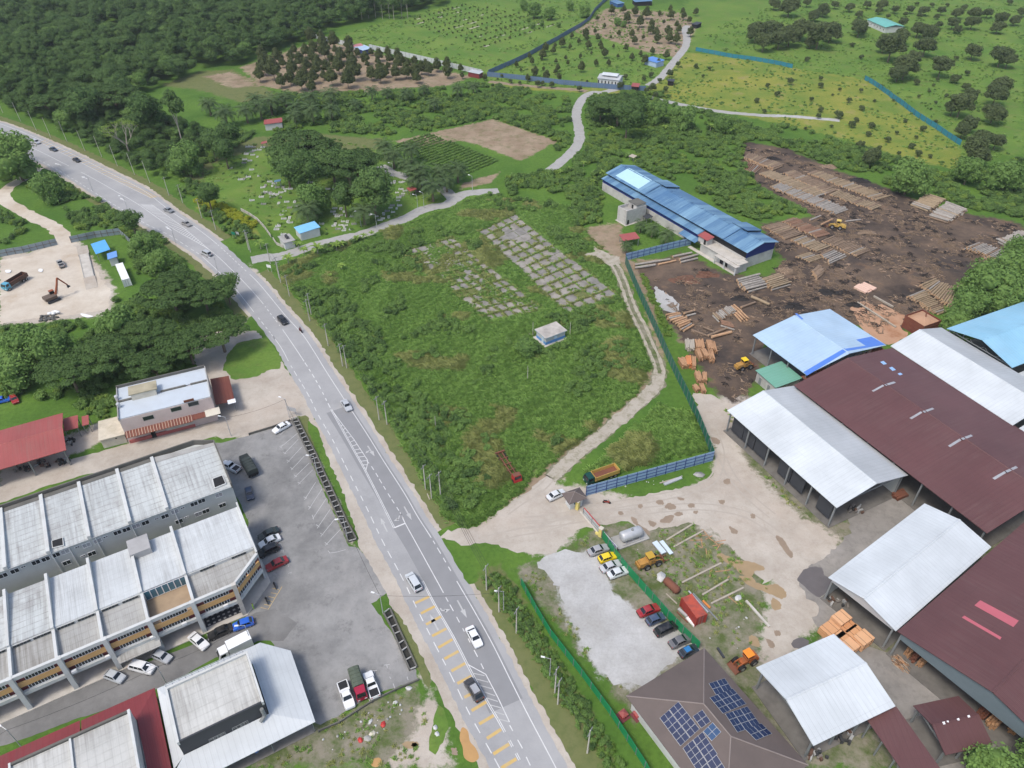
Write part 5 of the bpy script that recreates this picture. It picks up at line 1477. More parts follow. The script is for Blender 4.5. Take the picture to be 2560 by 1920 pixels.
hut('lean_shed','dark tarpaulin shelter at the foot of the stair tower','B','590,735 625,775 700,750 655,720',2.2,M_charcoal,M_dark,opn=True)
# guard house at the gate
q=nums('248,515 345,665 600,580 490,425')
ctr,L,Wd,an=rectfit([g('g',*p,2.9)for p in q])
gh=thing('guard_house','small white guard house with brown hipped roof at the yard gate','guard house',ctr,an)
hl,hw=L/2,Wd/2
for fc in([(-hl,-hw,2.8),(hl,-hw,2.8),(0,0,4.1)],[(hl,-hw,2.8),(hl,hw,2.8),(0,0,4.1)],[(hl,hw,2.8),(-hl,hw,2.8),(0,0,4.1)],[(-hl,hw,2.8),(-hl,-hw,2.8),(0,0,4.1)]):
 MB().add(list(fc)+[(x,y,z-.1)for x,y,z in fc],[(0,1,2),(5,4,3),(1,0,3,4),(2,1,4,5),(0,2,5,3)]).build('roof_slope',M_brown_tile,gh)
for x,y in((-hl,-hw),(hl,-hw),(hl,hw),(-hl,hw)):
 MB().tube((x,y,2.82),(0,0,4.12),.07,n=5).build('ridge_tile',M_brown_ridge,gh)
MB().box(-hl+.7,hl-.7,-hw+.7,hw-.7,0,2.75).build('wall',M_white_wall,gh)
for sg in(-1,1):
 window(gh,0,sg*(hw-.7),1.7,1.6,1.0,'-y' if sg<0 else '+y')
 window(gh,sg*(hl-.7),0,1.7,1.4,1.0,'-x' if sg<0 else '+x',pane=M_tealglass)
# ---------------------------------------------------------------- fences and gates
def fence(name,label,k,s,h,m,pitch=2.4,post=None,rail=0,cat='fence',thick=.06,cap=None,wave=0.0,side=1):
 line=gl(k,s)
 o0=line[0]
 root=thing(name,label,cat,o0)
 post=post or M_steel
 for a,b in zip(line,line[1:]):
  d=b-a
  n=max(1,round(d.length/pitch))
  an=math.atan2(d.y,d.x)
  w=d.length/n
  me=MB().box(0.012,w-0.012,-thick/2,thick/2,.02,h).mesh('panel',m)
  mp=MB().box(-.05,.05,-.06-thick,-thick/2-.004,0,h+.05).mesh('post',post)
  mr=MB()
  for r_ in range(rail):
   z=h*(r_+.6)/(rail+.2)
   mr.box(0.05,w-0.05,-.05-thick,-thick/2-.006,z-.04,z+.04)
  mr=mr.mesh('rail',post)if rail else None
  mc=MB().box(0,w,-.09,.09,h+.01,h+.07).mesh('cap',cap)if cap else None
  for i in range(n):
   p=a+d*(i/n)-o0
   ro=an+(random.uniform(-wave,wave)if wave else 0)
   if side<0:
    p=p+d/n
    ro+=math.pi
   obj('panel',me,root,(p.x,p.y,random.uniform(-.03,.0)if wave else 0),ro)
   obj('post',mp,root,(p.x,p.y,0),ro)
   if mr:
    obj('rail',mr,root,(p.x,p.y,0),ro)
   if mc:
    obj('cap',mc,root,(p.x,p.y,0),ro)
 return root
fence('green_fence','tall dark green sheet fence along the dirt track beside the log yard','P','1563,660 1582,706 1601,749 1622,795 1642,839 1665,891 1688,940 1717,998 1744,1057 1757,1089 1781,1152',3.1,M_green_fence,2.4)
fence('blue_fence','blue-grey metal fence on dark posts between guard house and green fence','P','1464,1240 1781,1152',3.1,M_blue_fence,2.5,M_navy,3)
fence('blue_fence','short blue-grey fence joining the green fence to the factory corner','P','1563,652 1682,622 1727,612',2.7,M_blue_fence,2.4,M_navy,2)
fence('green_fence','bright green sheet fence behind the parked cars on the gravel lot','P','1505,1345 1535,1390 1568,1432 1596,1464 1630,1502 1668,1545 1706,1585 1746,1624',2.4,M_green_fence2,2.4)
fence('green_fence','long green fence beside the road in front of the gravel lot','P','1303,1462 1340,1530 1376,1590 1454,1690 1526,1788 1612,1920 1650,1990',2.1,M_green_fence2,2.4)
fence('site_fence','weathered grey sheet fence left of the site entrance','P','-40,648 0,642 60,632 145,612',2.4,M_grey_fence,2.2,M_darkwood,1,wave=.03)
fence('site_fence','weathered grey sheet fence right of the site entrance','P','179,607 240,594 302,586',2.4,M_grey_fence,2.2,M_darkwood,1,wave=.03)
fence('site_fence','leaning grey sheet fence running down behind the white container','P','302,586 330,612 360,640 387,682',2.0,M_grey_fence,2.2,M_darkwood,wave=.05)
fence('orchard_fence','dull blue sheet fence climbing between crop field and orchard','o2','150,690 260,640 400,580 540,510 680,430 800,365 900,305 1000,250 1080,190 1130,110 1200,40 1260,-10',2.6,M_dkblue_fence,3.0)
fence('orchard_fence','long blue-grey sheet fence along the front of the young orchard','o2','140,705 350,725 600,752 850,782 1100,805 1330,825 1600,838',2.5,M_dkblue_fence,3.0)
fence('white_fence','pale corrugated fence behind the dense orchard','o3','530,200 660,235 770,260 900,285',2.6,M_whitewall_far,3.0)
fence('white_fence','pale corrugated fence between dense orchard and bright grass field','o3','1045,305 1250,350 1450,395 1620,435 1850,490 2085,545',2.8,M_whitewall_far,3.0)
fence('net_fence','teal net fence slanting across the right orchard','o1','740,515 820,560 900,615 1000,690 1100,760 1200,840 1300,905 1400,970 1500,1040 1620,1120',2.4,M_teal_fence,4.0,M_darkwood,wave=.06)
fence('net_fence','blue net fence below the dark trees at the top right','20','1585,440 1750,470 1900,500 2060,520 2212,545 2320,565 2420,590',2.2,M_teal_fence,4.0,M_darkwood,wave=.06)
fence('cemetery_wall','low pale concrete wall along the cemetery edge','c1','575,1095 680,1150 800,1230 900,1340 985,1460',1.2,M_paleconc,3.0,M_conc,cat='wall',thick=.15)
fence('cemetery_wall','low pale wall beside the flat-roofed washroom block','c1','1015,1490 1060,1560 1150,1600',1.0,M_paleconc,3.0,M_conc,cat='wall',thick=.15)
# yellow gate pillars, sliding gate and banner
for x,y,lb in((455,748,'yellow gate pillar beside the guard house'),(775,1125,'yellow gate pillar at the start of the green fence')):
 p=g('g',x,y)
 o=thing('gate_pillar',lb,'pillar',(p.x+.1,p.y+.3),R(-40))
 MB().box(-.35,.35,-.35,.35,0,2.5).build('shaft',M_yellow_paint,o)
 MB().box(-.45,.45,-.45,.45,2.5,2.62).build('cap',M_cream,o)
 MB().box(-1.2,-.38,-.2,.2,.02,.5).build('planter',M_yellow_paint,o)
fence('sliding_gate','long pale grey sliding gate with red top rail across the yard entrance','g','545,800 780,1075',1.9,M_steel_light,3.0,M_steel,1,cat='gate',cap=M_red_paint)
a,b=gl('g','500,770 740,1060')
d=b-a
o=MB().box(0,d.length,-.2,.2,.012,.1).build('gate_track',M_paleconc)
o.location=(a.x,a.y,.012)
o.rotation_euler=(0,0,math.atan2(d.y,d.x))
tag(o,'concrete track strip below the sliding gate','track')
# ---------------------------------------------------------------- vehicles
def paintmat():
 t=NT('car_paint')
 oi=t.n('ObjectInfo')
 c=t.mix(t.ramp(t.noise(t.pos(),1.5,4),(.45,0),(.8,.18)),oi.outputs['Color'],(.32,.30,.27))
 t.done(c,.28,.5)
 t.b.inputs['Coat Weight'].default_value=.4
 t.b.inputs['Coat Roughness'].default_value=.1
 return t.m
M_paint=paintmat()
M_tyre=plain('tyre_rubber',(.018,.018,.018),.85,.2)
M_rim=plain('wheel_rim',(.35,.35,.36),.4,.1,metal=.5)
M_carglass=glassmat('car_glass',(.012,.015,.018),.08)
M_lampw=plain('headlamp',(.7,.7,.68),.2,.05)
M_lampr=plain('tail_lamp',(.35,.02,.02),.3,.05)
M_blackplast=plain('black_plastic',(.02,.02,.022),.6,.1)
CARS={}
SPEC={'sedan':(4.5,1.76,1.45,.92,.27,.42,.70,.85,.72,.88),'hatch':(3.8,1.68,1.50,.94,.25,.40,.80,.95,.76,.92),'suv':(4.5,1.84,1.70,1.02,.25,.37,.84,.96,.86,1.0),'mpv':(4.7,1.80,1.74,1.0,.19,.34,.86,.97,.82,.98),'pickup':(5.2,1.86,1.78,1.06,.25,.36,.53,.60,.92,1.02)}
def wheelmesh(r,w):
 mb=MB().tube((0,-w/2,0),(0,w/2,0),r,n=14)
 return mb.mesh('wheel',M_tyre),MB().tube((0,-w/2-.012,0),(0,w/2+.012,0),r*.58,n=10).mesh('rim',M_rim)
def carmeshes(ty):
 if ty in CARS:
  return CARS[ty]
 L,W,H,B,fw,fr,rr,rg,zn,zt=SPEC[ty]
 X=lambda f:L/2-f*L
 hw=W/2
 st=[(0,zn*.62,.80,.34),(.012,zn*.86,.90,.24),(.05,zn,.96,.20),(.14,zn+.06,1.0,.20),(fw,B,1.0,.20),(.5,B+.01,1.0,.20),(.8,(zt+B)/2,1.0,.20),(.95,zt,.97,.22),(.99,zt*.93,.92,.28),(1.0,zt*.74,.84,.36)]
 v,f=[],[]
 m=8
 for fx,zt_,wf,zb in st:
  w=hw*wf
  prof=[(-w*.88,zb),(-w,zb+.16),(-w,zb+(zt_-zb)*.62),(-w*.92,zt_),(w*.92,zt_),(w,zb+(zt_-zb)*.62),(w,zb+.16),(w*.88,zb)]
  v+=[(X(fx),y,z)for y,z in prof]
 for i in range(len(st)-1):
  for j in range(m):
   f.append((i*m+j,i*m+(j+1)%m,(i+1)*m+(j+1)%m,(i+1)*m+j))
 f+=[tuple(range(m-1,-1,-1)),tuple((len(st)-1)*m+j for j in range(m))]
 b=MB().add(v,f)
 zb_=B-.02
 bw,rw=hw*.92,hw*.74
 base=[(X(rg),-bw,zb_),(X(fw),-bw,zb_),(X(fw),bw,zb_),(X(rg),bw,zb_)]
 mid=[(X(rr+.01),-rw*1.02,H-.07),(X(fr-.01),-rw*1.02,H-.07),(X(fr-.01),rw*1.02,H-.07),(X(rr+.01),rw*1.02,H-.07)]
 top=[(X(rr-.03),-rw*.9,H),(X(fr+.03),-rw*.9,H),(X(fr+.03),rw*.9,H),(X(rr-.03),rw*.9,H)]
 b.add(base+mid+top,[(0,1,5,4),(1,2,6,5),(2,3,7,6),(3,0,4,7),(4,5,9,8),(5,6,10,9),(6,7,11,10),(7,4,8,11),(8,9,10,11)])
 if ty=='pickup':
  b.box(X(.985),X(.62),hw*.80,hw*.95,.9,1.10).box(X(.985),X(.62),-hw*.95,-hw*.80,.9,1.10).box(X(.99),X(.972),-hw*.8,hw*.8,.85,1.09)
 out={'body':[b.mesh('body',M_paint)]}
 B8,M8=[Vector(p)for p in base],[Vector(p)for p in mid]
 def pane(a,b_,c,d,s0=.06,s1=.94,t0=.10,t1=.93,o=.015):
  n=(b_-a).cross(d-a).normalized()*o
  return[(a.lerp(b_,s).lerp(d.lerp(c,s),t))+n for s,t in((s0,t0),(s1,t0),(s1,t1),(s0,t1))]
 q=pane(B8[1],B8[2],M8[2],M8[1])
 out['windscreen']=[MB().add(q,[(0,1,2,3)]).mesh('windscreen',M_carglass)]
 q=pane(B8[3],B8[0],M8[0],M8[3])
 out['rear_window']=[MB().add(q,[(0,1,2,3)]).mesh('rear_window',M_carglass)]
 sw=[]
 for a,b_,c,d in((B8[0],B8[1],M8[1],M8[0]),(B8[2],B8[3],M8[3],M8[2])):
  mb=MB()
  for s0,s1 in((.07,.33),(.36,.60),(.63,.93))if ty!='pickup' else((.08,.47),(.52,.92)):
   q=pane(a,b_,c,d,s0,s1,.14,.92)
   mb.add(q,[(0,1,2,3)])
  sw.append(mb.mesh('side_window',M_carglass))
 out['side_window']=sw
 out['headlight']=[MB().box(X(.03)-.12,X(.005)-.02,sy*hw*.62-.2,sy*hw*.62+.2,zn*.70,zn*.88).mesh('headlight',M_lampw)for sy in(-1,1)]
 out['tail_light']=[MB().box(X(.995)-.015,X(.97),sy*hw*.7-.14,sy*hw*.7+.14,zt*.74,zt*.92).mesh('tail_light',M_lampr)for sy in(-1,1)]
 out['bumper']=[MB().box(X(1.0)-.05,X(.975),-hw*.82,hw*.82,.32,.5).mesh('bumper',M_blackplast)]
 if ty=='pickup':
  out['cargo_bed']=[MB().box(X(.972),X(.62),-hw*.79,hw*.79,1.03,1.05).mesh('cargo_bed',M_blackplast)]
 r=.31 if ty in('sedan','hatch')else.36
 CARS[ty]=out,wheelmesh(r,.21),r,(L,W)
 return CARS[ty]
def car(ty,col,k,rear,front,label,group=None,name=None,roofcol=None,roof=None):
 out,(mw,mr),r,(L,W)=carmeshes(ty)
 a,b=g(k,*rear,.7),g(k,*front,.7)
 c=(a+b)/2
 an=math.atan2(b.y-a.y,b.x-a.x)
 zg=.032
 o=thing(name or{'sedan':'sedan_car','hatch':'hatchback_car','suv':'suv_car','mpv':'people_carrier','pickup':'pickup_truck'}[ty],label,'pickup' if ty=='pickup' else 'car',(c.x,c.y,zg),an,group)
 for nm,ms in out.items():
  for me in ms:
   ob=obj(nm,me,o)
   if nm=='body':
    ob.color=tuple(col)+(1,)
 if roof:
  L_,W_,H,B,fw,fr,rr,rg,zn,zt=SPEC[ty]
  MB().box(L/2-(rr-.05)*L,L/2-(fr+.05)*L,-W*.3,W*.3,H+.003,H+.02).build('roof_panel',roof,o)
 for sx in(.31,-.29):
  for sy in(-1,1):
   w=obj('wheel',mw,o,(sx*L,sy*(W/2-.12),r))
   obj('rim',mr,w)
 return o
WHT,SIL,GRY,DGR,BLK,RED,BLU,NVY,YEL=(.72,.73,.73),(.42,.44,.46),(.20,.21,.22),(.06,.065,.07),(.012,.012,.013),(.30,.018,.022),(.02,.12,.55),(.015,.035,.075),(.75,.55,.01)
GR='cars driving on the main road'
car('mpv',SIL,'00',(275,1212),(345,1238),'silver people carrier furthest away on the main road',GR)
car('sedan',(.03,.045,.07),'00',(425,1275),(495,1300),'dark blue sedan second furthest away on the main road',GR)
car('sedan',BLK,'00',(622,1362),(697,1397),'black sedan beside the far yellow rumble bars',GR)
car('sedan',GRY,'01',(1420,140),(1492,168),'dark grey sedan beside the far hatched island on the main road',GR)
car('sedan',(.24,.23,.22),'01',(1575,255),(1645,288),'grey sedan past the end of the far hatched island',GR)
car('mpv',(.40,.42,.43),'01',(1820,548),(1742,510),'silver van heading away near the cemetery lane junction',GR)
car('suv',BLK,'11',(190,1065),(270,1148),'black SUV just behind the motorcyclist on the road',GR)
car('sedan',SIL,'12',(755,140),(808,222),'silver sedan hugging the edge line beside the overgrown field',GR)
car('mpv',(.52,.55,.57),'13',(1405,118),(1320,-20),'silver people carrier heading away above the near yellow bars',GR)
car('sedan',WHT,'13',(1842,440),(1930,605),'white sedan on the resurfaced lane near the green fence',GR)
car('suv',(.045,.043,.042),'13',(1935,1065),(1830,895),'dark grey SUV with pale glass roof driving over yellow bars',GR,roof=M_skyl)
GP='cars parked around the shophouses'
car('sedan',WHT,'12',(280,338),(155,408),'white sedan parked alone at the top corner of the car park',GP)
car('hatch',NVY,'02',(2140,880),(2170,1005),'navy blue hatchback parked below the green covered lorry',GP)
car('sedan',(.02,.03,.028),'12',(180,1258),(35,1325),'black sedan, topmost of four cars at the canted shop corner',GP)
car('sedan',WHT,'12',(205,1315),(28,1398),'white sedan second from top at the canted shop corner',GP)
car('suv',BLK,'12',(180,1402),(30,1470),'black SUV third from top at the canted shop corner',GP)
car('sedan',RED,'12',(262,1510),(95,1590),'red sedan lowest of four cars at the canted shop corner',GP)
car('hatch',BLU,'03',(2180,385),(2020,440),'bright blue hatchback parked at the corner of the shop street',GP)
car('sedan',BLK,'03',(1990,440),(1812,520),'black sedan parked behind the bright blue hatchback',GP)
car('sedan',WHT,'03',(1655,510),(1775,610),'white sedan parked aslant in the shop street',GP)
car('hatch',SIL,'03',(1325,660),(1470,725),'silver hatchback half below the concrete awning',GP)
car('mpv',WHT,'03',(1125,760),(1325,812),'large white people carrier with two dark sunroofs',GP)
car('hatch',(.45,.48,.50),'03',(925,840),(1055,890),'silver hatchback leftmost of the cars in the shop street',GP)
car('hatch',BLU,'02',(-20,145),(45,130),'blue car cut by the left edge of the picture',GP)
car('hatch',RED,'02',(105,90),(140,165),'red car half hidden below the big tree at the left edge',GP)
GL_='cars parked on the gravel lot'
car('sedan',(.33,.33,.34),'g',(640,1330),(860,1255),'dull grey sedan parked next to the yellow car',GL_)
car('hatch',YEL,'g',(785,1430),(970,1370),'bright yellow hatchback parked by the green fence',GL_)
car('sedan',(.46,.47,.48),'g',(815,1560),(1030,1475),'silver sedan parked just below the yellow car',GL_)
car('sedan',(.58,.61,.61),'g',(930,1640),(1125,1570),'pale silver sedan second below the yellow car',GL_)
car('sedan',RED,'h',(115,845),(345,755),'dark red sedan at the head of five cars on the gravel',GL_)
car('hatch',(.05,.075,.13),'h',(225,965),(430,880),'blue-grey hatchback second of five cars on the gravel',GL_)
car('mpv',BLK,'h',(350,1115),(595,1000),'black people carrier in the middle of five cars on gravel',GL_)
car('sedan',(.13,.13,.135),'h',(555,1275),(785,1170),'dark grey sedan fourth of five cars on the gravel',GL_)
car('hatch',(.02,.03,.045),'h',(690,1410),(880,1320),'dark hatchback with blue roof tucked against the office roof',GL_,roof=plain('car_roof_blue',(.03,.17,.40),.3,.05))
car('sedan',(.60,.62,.62),'g',(75,575),(260,490),'pale silver sedan parked beside the guard house')
car('pickup',WHT,'13',(745,925),(815,1130),'white pickup with black load cover, left of three at the drain','pickups and lorry at the end of the car park')
car('pickup',WHT,'13',(1030,1035),(965,845),'white pickup with open black bed, right of three at the drain','pickups and lorry at the end of the car park')
car('pickup',(.66,.67,.67),'02',(2040,735),(1945,690),'white pickup with black bed against the end wall of the shops')
car('pickup',(.33,.32,.30),'01',(540,645),(505,590),'grey pickup parked on the sandy site yard')
def truck(label,k,rear,front,L,cabcol,bodycol,kind,name='lorry',z0=0.0,cabm=None,W=2.35,h=2.7,bodym=None,innerm=None,cat='lorry'):
 a,b=g(k,*rear,1.4),g(k,*front,1.4)
 c=(a+b)/2
 o=thing(name,label,cat,(c.x,c.y,.02),math.atan2(b.y-a.y,b.x-a.x))
 hl,hw=L/2,W/2
 cabm=cabm or plain(name+'_cab_paint_'+str(len(bpy.data.materials)),cabcol,.4,.12,.8)
 bodym=bodym or plain(name+'_body_paint_'+str(len(bpy.data.materials)),bodycol,.6,.15,.8)
 MB().box(-hl,hl-.3,-.45,.45,.65,.9).build('chassis',M_blackplast,o)
 xc=hl-1.75
 cab=MB().add([(xc,-hw*.93,.55),(hl,-hw*.93,.55),(hl,hw*.93,.55),(xc,hw*.93,.55),(xc,-hw*.93,1.5),(hl,-hw*.93,1.5),(hl,hw*.93,1.5),(xc,hw*.93,1.5),(xc,-hw*.86,2.35),(hl-.35,-hw*.82,2.35),(hl-.35,hw*.82,2.35),(xc,hw*.86,2.35)],[(3,2,1,0),(0,1,5,4),(1,2,6,5),(2,3,7,6),(3,0,4,7),(4,5,9,8),(5,6,10,9),(6,7,11,10),(7,4,8,11),(8,9,10,11)])
 cb=cab.build('cab',cabm,o)
 MB().add([(hl+.012,-hw*.78,1.55),(hl+.012,hw*.78,1.55),(hl-.30,hw*.72,2.28),(hl-.30,-hw*.72,2.28)],[(0,1,2,3)]).build('windscreen',M_carglass,cb)
 for sy in(-1,1):
  y=sy*(hw*.93+.01)
  MB().add([(xc+.5,y,1.52),(hl-.25,y,1.52),(hl-.5,sy*(hw*.85+.02),2.2),(xc+.5,sy*(hw*.87+.02),2.2)],[(0,1,2,3)if sy<0 else(3,2,1,0)]).build('side_window',M_carglass,cb)
  MB().box(hl-.02,hl+.03,sy*hw*.6-.2,sy*hw*.6+.2,.75,.95).build('headlight',M_lampw,o)
 xb=xc-.12
 if kind=='box':
  MB().box(-hl,xb,-hw,hw,.92,h).build('cargo_box',bodym,o)
 elif kind=='tarp':
  MB().box(-hl,xb,-hw,hw,.92,1.5).build('cargo_bed',M_blackplast,o)
  v,f=[],[]
  pr=[(-hw,1.5),(-hw,h-.45),(-hw*.8,h-.1),(0,h),(hw*.8,h-.1),(hw,h-.45),(hw,1.5)]
  xs=np.linspace(-hl,xb,6)
  for x in xs:
   v+=[(x,y,z)for y,z in pr]
  for i in range(5):
   f+=[(i*7+j,i*7+j+1,(i+1)*7+j+1,(i+1)*7+j)for j in range(6)]
  f+=[tuple(range(6,-1,-1)),tuple(range(35,42))]
  MB().add(v,f).build('tarpaulin',bodym,o)
  hb=MB()
  for x in xs[1:-1]:
   hb.box(x-.04,x+.04,-hw*.8,hw*.8,h-.09,h+.02)
  hb.build('hoops',bodym,o)
 elif kind=='tipper':
  t=.09
  zb=1.05
  mb=MB().box(-hl,xb,-hw,-hw+t,zb,h).box(-hl,xb,hw-t,hw,zb,h).box(-hl,-hl+t,-hw+t,hw-t,zb,h).box(xb-t,xb,-hw+t,hw-t,zb,h+.15)
  mb.build('tipper_body',bodym,o)
  MB().box(-hl+t,xb-t,-hw+t,hw-t,zb,zb+.25).build('tipper_floor',innerm or M_rust,o)
  for i in range(5):
   x=-hl+.6+i*(xb+hl-1)/4
   MB().box(x-.05,x+.05,-hw-.05,-hw-.004,zb,h-.02).build('rib',bodym,o)
   MB().box(x-.05,x+.05,hw+.004,hw+.05,zb,h-.02).build('rib',bodym,o)
 mw,mr=wheelmesh(.48,.34)
 for x in([hl-.95,-hl+1.0]+([-hl+2.1]if L>7 else[])):
  for sy in(-1,1):
   w=obj('wheel',mw,o,(x,sy*(hw-.22),.48))
   obj('rim',mr,w)
 return o
truck('army green tarpaulin covered lorry parked beside the shop end wall','02',(2200,790),(2095,615),6.6,(.03,.035,.03),(.045,.055,.05),'tarp',W=2.3)
truck('red-cabbed lorry with olive tarpaulin parked between two white pickups','13',(845,815),(915,1045),5.6,(.32,.02,.05),(.085,.105,.075),'tarp',W=2.0,h=2.5)
truck('white box lorry parked in the shop street','03',(2170,545),(1885,690),6.0,(.72,.74,.74),(.76,.78,.78),'box',W=2.1,h=2.9)
truck('green-cabbed tipper lorry with rusty yellow body behind the blue fence','g',(1050,160),(530,345),8.2,(.01,.055,.045),(.52,.34,.09),'tipper',h=2.2)
truck('old blue-cabbed tipper lorry on the weedy strip of the site yard','01',(240,700),(5,840),8.4,(.10,.33,.46),(.10,.055,.04),'tipper',h=2.3)
# derelict chassis with red cab
a,b=g('22',-110,590,.8),g('22',55,840,.8)
c,an=(a+b)/2,math.atan2(b.y-a.y,b.x-a.x)
o=thing('derelict_truck','derelict rusty lorry chassis with a red cab in the grass','truck',c,an)
L=(b-a).length
for y in(-.5,.5):
 MB().box(-L/2,L/2-1.4,y-.1,y+.1,.75,.98).build('chassis_rail',M_rust,o)
for i in range(5):
 x=-L/2+.4+i*(L-2.2)/4
 MB().box(x-.1,x+.1,-1.05,1.05,.98,1.10).build('cross_member',M_rust,o)
MB().box(-L/2+.2,-L/2+.5,-1.2,1.2,1.1,1.35).build('bolster',M_rust,o)
cbm=plain('faded_red_cab',(.36,.03,.03),.5,.2)
MB().hexa([(L/2-1.6,-1,.5),(L/2,-1,.5),(L/2,1,.5),(L/2-1.6,1,.5)],[(L/2-1.5,-.9,2.1),(L/2-.35,-.9,2.1),(L/2-.35,.9,2.1),(L/2-1.5,.9,2.1)]).build('cab',cbm,o)
MB().box(L/2-1.5,L/2-.4,-.88,.88,2.105,2.14).build('cab_roof',M_rust,o)
MB().add([(L/2-.14,-.8,1.3),(L/2-.14,.8,1.3),(L/2-.31,.75,2.0),(L/2-.31,-.75,2.0)],[(0,1,2,3)]).build('windscreen',M_carglass,o)
mw,mr=wheelmesh(.48,.3)
for x in(L/2-.8,-L/2+1.0,-L/2+2.2):
 for sy in(-1,1):
  obj('wheel',mw,o,(x,sy*.95,.48))
def loader(label,k,rear,front,col,roofcol,attach='forks',L=6.2):
 a,b=g(k,*rear,1.0),g(k,*front,1.0)
 c=(a+b)/2
 o=thing('wheel_loader',label,'loader',(c.x,c.y,.012),math.atan2(b.y-a.y,b.x-a.x))
 m=plain('loader_paint_'+str(len(bpy.data.materials)),col,.6,.25,1.2,dirt=(.16,.10,.06),dirt_amt=.6,dirt_scale=.8)
 mr_=plain('loader_roof_'+str(len(bpy.data.materials)),roofcol,.5,.12)
 hl=L/2
 MB().hexa([(-hl+.2,-.75,.9),(-.4,-.85,.9),(-.4,.85,.9),(-hl+.2,.75,.9)],[(-hl+.35,-.68,1.85),(-.4,-.75,2.0),(-.4,.75,2.0),(-hl+.35,.68,1.85)]).build('engine_hood',m,o)
 MB().box(-hl,-hl+.22,-.85,.85,.7,1.5).build('counterweight',m,o)
 MB().box(-.4,1.1,-.55,.55,.75,1.35).build('front_frame',m,o)
 cb=MB().box(-1.0,.25,-.72,.72,2.0,2.25)
 for x in(-.95,.18):
  for y in(-.66,.66):
   cb.box(x-.05,x+.05,y-.05,y+.05,2.25,3.05)
 cb=cb.build('cab_frame',m,o)
 MB().box(-.9,.12,-.62,.62,2.26,3.0).build('cab_glass',M_carglass,cb)
 MB().box(-1.15,.4,-.82,.82,3.05,3.2).build('cab_roof',mr_,o,bevel=.05)
 for y in(-.5,.5):
  mb=MB().tube((.5,y,1.5),(1.9,y,1.2),.12,n=6)
  mb.tube((1.9,y,1.2),(hl-.4,y,.55),.12,n=6)
  mb.build('lift_arm',m,o)
 if attach=='forks':
  for y in(-.6,.6):
   MB().box(hl-.5,hl+.8,y-.09,y+.09,.3,.42).build('fork',M_rust,o)
  MB().box(hl-.6,hl-.45,-.9,.9,.3,1.2).build('carriage',M_rust,o)
 else:
  MB().add([(hl-.6,-1.2,.3),(hl+.5,-1.2,.2),(hl-.6,-1.2,1.2),(hl-.6,1.2,.3),(hl+.5,1.2,.2),(hl-.6,1.2,1.2)],[(0,1,2),(5,4,3),(0,3,4,1),(0,2,5,3)]).build('bucket',M_rust,o)
 mw,mr=wheelmesh(.72,.5)
 for x in(-1.35,1.35):
  for sy in(-1,1):
   w=obj('wheel',mw,o,(x*.95,sy*.92,.72))
   obj('rim',mr,w)
 return o
loader('yellow-brown wheel loader parked on weeds beside the silver tank','g',(1320,1510),(1630,1400),(.42,.22,.05),(.45,.28,.04),'forks')
loader('wheel loader with bright yellow roof on the log yard','l3',(1100,1540),(1350,1480),(.45,.25,.06),(.75,.50,.02),'forks',5.6)
loader('yellow log loader carrying a pale log between the stacks','l1',(1540,1210),(1240,1160),(.55,.36,.08),(.62,.45,.12),'forks')
loader('small orange forklift tractor beside the white crushed rubble','h',(1680,1440),(1440,1560),(.35,.10,.03),(.75,.25,.03),'bucket',4.8)
# excavator
p=g('01',460,940)
ex=thing('excavator','rust-orange excavator with raised arm on the sandy site yard','excavator',(p.x,p.y,.01),R(50))
M_exo=plain('excavator_orange',(.30,.085,.035),.6,.25,1.0,dirt=(.13,.07,.05),dirt_amt=.6)
for y in(-1.15,1.15):
 MB().box(-1.9,1.9,y-.3,y+.3,.05,.85).build('track',M_charcoal,ex,bevel=.2)
MB().box(-1.0,1.0,-.9,.9,.6,.95).build('undercarriage',M_charcoal,ex)
MB().box(-2.2,1.3,-1.35,1.35,1.0,1.95).build('house',plain('excavator_grey',(.12,.09,.07),.7,.3),ex,bevel=.1)
MB().box(.1,1.35,.35,1.3,1.95,2.9).build('cab',M_carglass,ex)
MB().box(.05,1.4,.3,1.35,2.9,3.0).build('cab_roof',M_exo,ex)
mb=MB().tube((1.2,-.2,1.6),(2.7,-.2,4.6),.34,.30,n=6)
mb.tube((2.7,-.2,4.6),(3.4,-.2,6.4),.30,.26,n=6)
mb.build('boom',M_exo,ex)
MB().tube((3.4,-.2,6.5),(5.4,-.2,3.2),.26,.2,n=6).build('stick',M_exo,ex)
MB().add([(5.2,-.6,3.3),(5.2,.2,3.3),(6.0,.2,2.6),(6.0,-.6,2.6),(5.1,-.6,2.3),(5.1,.2,2.3)],[(0,1,2,3),(3,2,5,4),(0,4,5,1),(0,3,4),(1,5,2)]).build('bucket',M_charcoal,ex)
MB().tube((1.9,-.2,1.5),(2.6,-.2,3.8),.1,n=6).build('boom_cylinder',M_steel_light,ex)
